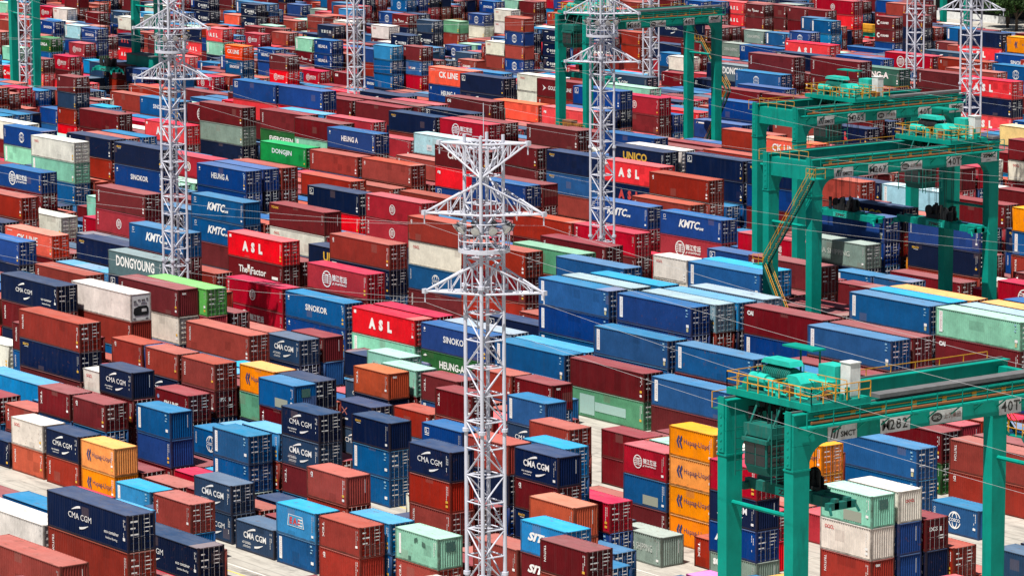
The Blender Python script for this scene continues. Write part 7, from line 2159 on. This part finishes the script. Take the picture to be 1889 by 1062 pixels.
    # operator's cab below the trolley
    cy = ty+cab_y; cx = b*.5-.2; z1, z0 = GB-.1, GB-2.9
    c = MB(); c.box(cx-1.15, cx+1.15, cy-1.0, cy+1.4, z0+.9, z1-.25); c.box(cx-1.3, cx+1.3, cy-1.15, cy+1.5, z1-.248, z1); c.prism([(cy-.7, z0+.3), (cy+1.4, z0+.3), (cy+1.4, z0+.898), (cy-1.0, z0+.898)], 'x', cx-1.1, cx+1.1)
    cab = c.obj('operator_cab', GDARK, root); wn = MB()
    for i in range(2):
        for j in range(2):
            wn.box(cx-1.05+1.08*i, cx-.07+1.08*i, cy-1.03, cy-1.002, z0+1.0+.78*j, z0+1.7+.78*j); wn.box(cx+1.152, cx+1.18, cy-.9+1.1*i, cy+.1+1.1*i, z0+1.0+.78*j, z0+1.7+.78*j)
    wn.obj('cab_window', GLASS, cab)
    cf = MB()
    for xx in (cx-1.2, cx+1.2): cf.bar((xx, cy+1.3, z1), (xx, cy+1.3, t0+.2), .09, 6); cf.bar((xx, cy-.9, z1), (xx, cy+.4, t0+.2), .08, 6)
    for i in range(8): cf.bar((cx+1.5, cy-.4, z0+.4*i), (cx+1.5, cy+.4, z0+.4*i), .03, 4)
    for yy in (cy-.4, cy+.4): cf.bar((cx+1.5, yy, z0-.2), (cx+1.5, yy, GT), .035, 4)
    for i in range(5):
        zz = z0+.3+i*.75
        for p, q in (((cx+1.9, cy-1.2), (cx+1.9, cy+1.6)), ((cx+1.9, cy+1.6), (cx-1.9, cy+1.6)), ((cx-1.9, cy+1.6), (cx-1.9, cy-1.2))): cf.bar((*p, zz), (*q, zz), .035, 4)
    for p in ((cx+1.9, cy-1.2), (cx+1.9, cy+1.6), (cx-1.9, cy+1.6), (cx-1.9, cy-1.2)): cf.bar((*p, z0), (*p, GT), .05, 5)
    cf.box(cx-1.5, cx+1.5, cy-.8, cy+1.4, z1+.1, z1+.9)
    cf.obj('cab_frame', GDARK, cab)
    # head block, ropes, spreader
    sp = MB(); hx = b/2; H_ = sz
    sp.box(hx-slen/2, hx+slen/2, ty-.75, ty-.35, H_+.05, H_+.75); sp.box(hx-slen/2, hx+slen/2, ty+.35, ty+.75, H_+.05, H_+.75)
    sp.box(hx-2.4, hx+2.4, ty-.9, ty+.9, H_+.1, H_+.9)
    for e in (-1, 1):
        xe = hx+e*slen/2; sp.box(min(xe, xe-e*.5), max(xe, xe-e*.5), ty-1.22, ty+1.22, H_, H_+.5)
        for q in (-1.2, 1.2): sp.beam((xe-e*.1, ty+q*.95, H_+.3), (xe+e*.25, ty+q*1.05, H_-.25), .16, .12)
    so = sp.obj('spreader', GDARK if dark else GREEN, root); hb = MB()  # darker green here paints in the shade on a spreader hanging in shadow
    hb.box(hx-1.5, hx+1.5, ty-.7, ty+.7, H_+.95, H_+1.35)
    for q in (-1.25, 1.25):
        for p in (-.5, .5): hb.bar((hx+q, ty+p-.1, H_+1.75), (hx+q, ty+p+.1, H_+1.75), .55, 14)
    for i in range(34): x, y = hx+rng.uniform(-2.3, 2.1), ty+rng.uniform(-.85, .7); hb.box(x, x+rng.uniform(.1, .6), y, y+rng.uniform(.1, .4), H_+.9, H_+rng.uniform(1.1, 2.5))
    hb.obj('head_block', BLACK, so)
    k = Ink(); k.text('ZPMC', 0, 0, .36, BK, .05, width=1.9); link('spreader_lettering', ink_mesh(k, lambda a, c_: (hx+a, ty-.915, H_+.22+c_), 'spreader_lettering'), so)
    pl = MB(); pl.box(hx-1.3, hx+1.3, ty-.91, ty-.903, H_+.13, H_+.70); pl.obj('name_plate', TURQ, so)
    rp = MB()
    for q in (-1.25, 1.25):
        for p in (-.5, .5):
            for e in (-.12, .12): rp.bar((hx+q+e, ty+p, H_+1.8), (hx+q*1.15+e, ty+p, t0), .025, 4)
    rp.obj('hoist_ropes', ROPE, root)
    if stairs == 'left':
        landing(root, b-7.4, b-5.6, -2.0, -.9, 13.2+dz); stair(root, (b+1.6, -2.0, GB+.4), (b-5.8, -2.0, 13.2+dz)); stair(root, (b-5.8, -1.95, 13.1+dz), (b+1.0, -1.95, 2.4))
        landing(root, b+1.0, b+2.4, -2.0, -.6, GB+.4)
    elif stairs == 'right':
        for y in (S+.8,): 
            landing(root, .5, 2.2, y, y+1.1, 19.2+dz); stair(root, (2.0, y, 19.2+dz), (8.3, y, 12.0+dz)); stair(root, (8.3, y, 12.0+dz), (2.5, y, 2.5)); stair(root, (-3.4, y, GB+.3), (.6, y, 19.2+dz))
    if house:
        hs = MB(); hs.box(-.6, b+.6, S-1.7, S+1.3, 5.6, 9.6); ho = hs.obj('electrical_house', GREEN, root); hr = MB(); hr.box(-.8, b+.8, S-1.9, S+1.5, 9.601, 9.75); hr.obj('roof', GREY, ho)
        d = MB(); d.box(b+.602, b+.64, S-.9, S+.1, 5.8, 7.9); d.obj('door', RUST, ho)
    if mid > 1:
        mp = MB(); mp.box(-.4, b+.4, -.9, .9, mid-.25, mid); mo_ = mp.obj('service_platform', GREEN, root); r = MB(); railing(r, [(-.3, -.85, mid), (b+.3, -.85, mid)], 1.1); r.obj('railing', YELL, mo_)
        e = MB(); e.box(1.2, 3.4, -.6, .6, mid+.002, mid+1.5); e.box(3.8, 5.2, -.5, .5, mid+.002, mid+1.1); e.obj('generator', RUST, mo_)
    # engine box on the near sill
    eg = MB(); eg.box(1.6, b-1.6, -.75, .75, 2.26, 3.9); eo = eg.obj('engine_box', YELL, root)
    er = MB(); railing(er, [(.6, -.9, 2.26), (b-.6, -.9, 2.26)], 1.2); er.obj('railing', YELL, eo)
    return root
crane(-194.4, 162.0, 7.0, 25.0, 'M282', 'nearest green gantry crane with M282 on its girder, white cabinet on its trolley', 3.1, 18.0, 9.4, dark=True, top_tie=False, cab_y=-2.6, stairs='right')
crane(-298.3, 254.0, 6.9, 25.1, 'M267', 'green gantry crane with M267 on its girder and a zigzag stair on its left', 21.0, 15.7, 12.2, stairs='left', trolley='spring', dz=.2)
crane(-335.7, 284.0, 7.2, 24.4, 'M263', 'green gantry crane with M263 on its girder, behind the M267 crane', 10.5, 11.0, 12.2, stairs='none', dz=.3)
crane(-453.4, 344.0, 6.8, 25.1, 'M280', 'green gantry crane with M280 on its girder, behind the right lattice mast', 2.8, 15.0, 11.0, top_tie=False, stairs='right', mid=7.4)
crane(-580.5, 320.0, 7.9, 24.8, 'M271', 'green gantry crane at the upper left with its girders above the photo', 16.5, 7.2, 6.4, stairs='none', house=True, mid=.1, dz=.6)
crane(-596.0, 531.0, 7.4, 25.0, 'M259', 'small distant green gantry crane at the top right edge', 12., 12.0, 6.4, stairs='none')

# ------------------------------------------------------------------ lattice masts
def mast(x, y, label, h=41.9, s=1.95, arms=True, detail=True):
    root = empty('lattice_mast', (x+s/2, y+s/2, 0), label, 'mast', 'white lattice masts'); a = s/2
    cs = [(-a,-a), (a,-a), (a,a), (-a,a)]
    for (px, py) in cs:
        lg = MB(); lg.bar((px, py, 0), (px, py, h), .15, 10, 0, .125)
        for i in range(1, 4): lg.bar((px, py, i*10.4-.12), (px, py, i*10.4+.12), .26, 10)
        lg.obj('leg', STEEL, root)
    br = MB(); p = 1.95; n = int(h/p)
    for i in range(n+1):
        z = i*p
        for k in range(4):
            (ax, ay), (bx, by) = cs[k], cs[(k+1) % 4]
            if z > .2: br.bar((ax, ay, z), (bx, by, z), .058, 6)
            if i < n:
                if (i+k) % 2: br.bar((ax, ay, z), (bx, by, z+p), .058, 6)
                else: br.bar((bx, by, z), (ax, ay, z+p), .058, 6)
        if z > .2 and i % 2: br.bar((cs[0][0], cs[0][1], z), (cs[2][0], cs[2][1], z), .05, 5)
    br.obj('bracing', STEEL, root)
    ld = MB()
    for q in (-.22, .22): ld.bar((-a+.42, q, .4), (-a+.42, q, h-1), .035, 5)
    for i in range(int(h/.5)): ld.bar((-a+.42, -.22, .5+.5*i), (-a+.42, .22, .5+.5*i), .022, 4)
    for i in range(int(h/1.1)): ld.bar((-a+.1, -.34, 1+1.1*i), (-a+.9, 0, 1+1.1*i), .025, 4); ld.bar((-a+.9, 0, 1+1.1*i), (-a+.1, .34, 1+1.1*i), .025, 4)
    ld.obj('ladder', STEEL, root)
    ft = MB()
    for (px, py) in cs: ft.box(px-.45, px+.45, py-.45, py+.45, 0, .5)
    ft.obj('footing', GREY, root)
    if not arms: return root
    for z, hl, up in ((30.7, 4.26, 1), (36.3, 4.26, 1), (41.3, 3.15, -1)):
        for d in (-1, 1):
            m = MB(); t = Vector((d*hl*.7071, d*hl*.7071, z)); zz = z+up*2.35
            o1, o2, ct = Vector((d*a, -d*a, 0)), Vector((-d*a, d*a, 0)), Vector((d*a, d*a, 0)); Z = Vector((0,0,1))
            bot = [o1+Z*z, o2+Z*z]; top = [o1+Z*zz, o2+Z*zz]
            for q in bot: m.bar(t, q, .08, 6)
            for q in top: m.bar(t, q, .075, 6)
            m.bar(t, ct+Z*z, .07, 5)
            prev = None
            for f in (.2, .42, .64, .84):
                pts = [t.lerp(q, f) for q in bot+top]
                m.bar(pts[0], pts[1], .055, 5); m.bar(pts[2], pts[3], .05, 5); m.bar(pts[0], pts[2], .05, 5); m.bar(pts[1], pts[3], .05, 5)
                if prev: m.bar(prev[0], pts[1], .045, 5); m.bar(prev[0], pts[2], .045, 5); m.bar(prev[1], pts[3], .045, 5)
                prev = pts
            m.box(t.x-.16, t.x+.16, t.y-.16, t.y+.16, t.z-.16, t.z+.16); m.bar(t, t-Z*.8, .05, 5)
            m.obj('cross_arm', STEEL, root)
    zr = 33.7; rr = 1.8; pf = MB()
    for i in range(24):
        a0, a1 = 2*math.pi*i/24, 2*math.pi*(i+1)/24
        c0, s0, c1, s1 = math.cos(a0), math.sin(a0), math.cos(a1), math.sin(a1)
        for r0, r1, z0, z1 in ((rr-.75, rr, zr, zr+.12), (rr, rr+.05, zr-.1, zr+.2)):
            pf.poly([(r0*c0,r0*s0,z1),(r1*c0,r1*s0,z1),(r1*c1,r1*s1,z1),(r0*c1,r0*s1,z1)]); pf.poly([(r1*c0,r1*s0,z0),(r1*c1,r1*s1,z0),(r1*c1,r1*s1,z1),(r1*c0,r1*s0,z1)]); pf.poly([(r0*c0,r0*s0,z0),(r0*c1,r0*s1,z0),(r1*c1,r1*s1,z0),(r1*c0,r1*s0,z0)])
        for zz in (.75, 1.25): pf.bar((rr*c0, rr*s0, zr+zz), (rr*c1, rr*s1, zr+zz), .045, 5)
        if i % 2 == 0: pf.bar((rr*c0, rr*s0, zr+.1), (rr*c0, rr*s0, zr+1.3), .04, 5)
        pf.bar((rr*c0*.98, rr*s0*.98, zr+2.0), (rr*c1*.98, rr*s1*.98, zr+2.0), .04, 6)
    po = pf.obj('light_platform', STEEL, root)
    for i in range(10):
        an = 2*math.pi*(i+.5)/10; c0, s0 = math.cos(an), math.sin(an); f = MB(); e = Vector((c0*(rr+.1), s0*(rr+.1), zr+1.65)); dn = Vector((c0*.8, s0*.8, -.6)).normalized()
        f.bar(e-dn*.2, e+dn*.15, .18, 12, 0, .34); f.bar(e+dn*.152, e+dn*.17, .32, 12, 1); f.bar(e, e+Vector((0,0,.4)), .04, 5)
        f.obj('floodlight', [GREY, WHITE], po)
    sk = MB(); sk.bar((0, 0, h-.3), (0, 0, h+2.2), .03, 5); sk.obj('lightning_rod', STEEL, root)
    return root
mast(-212.9, 153.0, 'tall white lattice mast in the middle of the photo, seen right up to its top')
mast(-356.9, 215.0, 'white lattice mast left of centre, its two lower cross arms in view')
mast(-342.3, 264.0, 'white lattice mast right of centre, in front of the M280 crane')
mast(-575.0, 318.0, 'white lattice mast at the upper left, in front of the green crane legs', s=2.3)
mast(-501.0, 337.0, 'white lattice mast at the top, between the left and the right big masts')
mast(-512.6, 407.0, 'white lattice mast behind the M280 crane girder')
mast(-457.8, 419.0, 'white lattice mast at the upper right, standing among brown and navy stacks')
mast(-368.5, 347.0, 'white lattice mast at the upper right edge with one low pair of cross arms')
mast(-701.1, 493.0, 'thin far white lattice mast at the top of the photo')
def cable(x, y, z, label, dx, sag, gap=.0):
    m = MB(); n = 26; pts = []
    for i in range(n+1):
        t = i/n; pts.append(Vector((x+dx*t, y, z-sag*4*t*(1-t)*1.0)))
    for a, b in zip(pts[:-1], pts[1:]): m.bar(a, b, .011, 4)
    tag(m.obj('overhead_cable', WIRE), label, 'cable', 'overhead cables between the masts')
CABLES = ((-212.9, 153.0, 1, 1, 'the middle mast'), (-356.9, 215.0, 1, 1, 'the left mast'), (-342.3, 264.0, 1, 1, 'the right mast'))
for (mx, my, up, lo, nm) in CABLES:
    for d, sd in ((-1, 'near'), (1, 'far')):
        for z, lv in ((29.9, 'lower'), (35.5, 'upper')):
            for dx, wy in ((175., 'right'), (-150., 'left')):
                off = d*4.26*.7071
                for g in (0,):
                    cable(mx+.975+off, my+.975+off+g, z-g*.3, f'thin cable running {wy} from the {sd} {lv} cross arm of {nm}', dx, 4.0)

# ------------------------------------------------------------------ beyond the yard
LEAF = []
for i, c in enumerate(((.020, .045, .012), (.035, .075, .018), (.055, .10, .025))):
    LEAF.append(flat(('dark_leaves', 'green_leaves', 'light_leaves')[i], c, .7, var=.3, scale=3, dirt_amt=.1, spec=.1))
BARK = flat('bark', (.08, .06, .045), .9)
def tree(x, y, h, r, label, seed):
    rng = random.Random(seed); root = empty('leafy_tree', (x, y, 0), label, 'tree', 'trees beyond the yard'); t = MB()
    t.bar((0,0,0), (0,0,h*.5), .35, 8, 0, .22); cl = []
    for i in range(9):
        a = rng.uniform(0, 6.28); q = Vector((math.cos(a)*r*rng.uniform(.3,.8), math.sin(a)*r*rng.uniform(.3,.8), h*rng.uniform(.5,.9))); t.bar((0,0,h*rng.uniform(.3,.5)), q, .14, 5, 0, .05); cl.append((q, r*rng.uniform(.35,.6)))
    t.obj('trunk', BARK, root); lf = MB()
    for q, cr in cl:
        for i in range(420):
            d = Vector((rng.gauss(0,1), rng.gauss(0,1), rng.gauss(0,1))).normalized()*cr*rng.uniform(.5,1.05); d.z *= .75; p = q+d; s = rng.uniform(.16,.42)
            u = Vector((rng.gauss(0,1), rng.gauss(0,1), rng.gauss(0,1))).normalized(); v = u.orthogonal().normalized()
            lf.poly([p-u*s, p+v*s*.6, p+u*s, p-v*s*.6], 2 if d.z > cr*.3 and rng.random() < .6 else rng.choice((0,0,1)))
    lf.obj('crown', LEAF, root)
TL = ['bushy green tree at the top right corner beside the white pole', 'dark green tree at the top right, behind the far mast', 'dark tree left of the far warehouse wall', 'leafy tree behind the low white wall', 'dark green tree at the far right edge of the photo', 'broad tree between the warehouse and the corner trees', 'small dark tree over the far blue containers', 'dark tree peeping over the far brown stacks']
for i, (x, y, h, r) in enumerate(((-592, 574, 9, 4.5), (-607, 586, 11, 5), (-646, 600, 11, 5), (-600, 579, 9, 4.5), (-590, 577, 10, 4.5), (-612, 590, 11, 5), (-668, 610, 11, 5), (-690, 625, 12, 6))): tree(x, y, h, r, TL[i], 40+i)
def warehouse():
    root = empty('warehouse', (-627, 600, 0), 'dark open-sided warehouse with white columns at the top right', 'building')
    m = MB(); m.box(-24, 24, -4, -3, 0, 9); m.obj('wall', BLACK, root); m = MB(); m.box(-25, 25, -9, -2.5, 9.01, 9.5); m.obj('roof', GREY, root)
    for i in range(5): c = MB(); c.box(-23+i*11.3, -22.3+i*11.3, -8, -7.3, 0, 9); c.obj('column', WHITE, root)
    d = MB(); d.box(-23, 20, -15.2, -14.9, 0, 1.6); tag(d.obj('boundary_wall', WHITE), 'low white wall in front of the dark warehouse', 'wall').location = (-627, 600, 0)
warehouse()
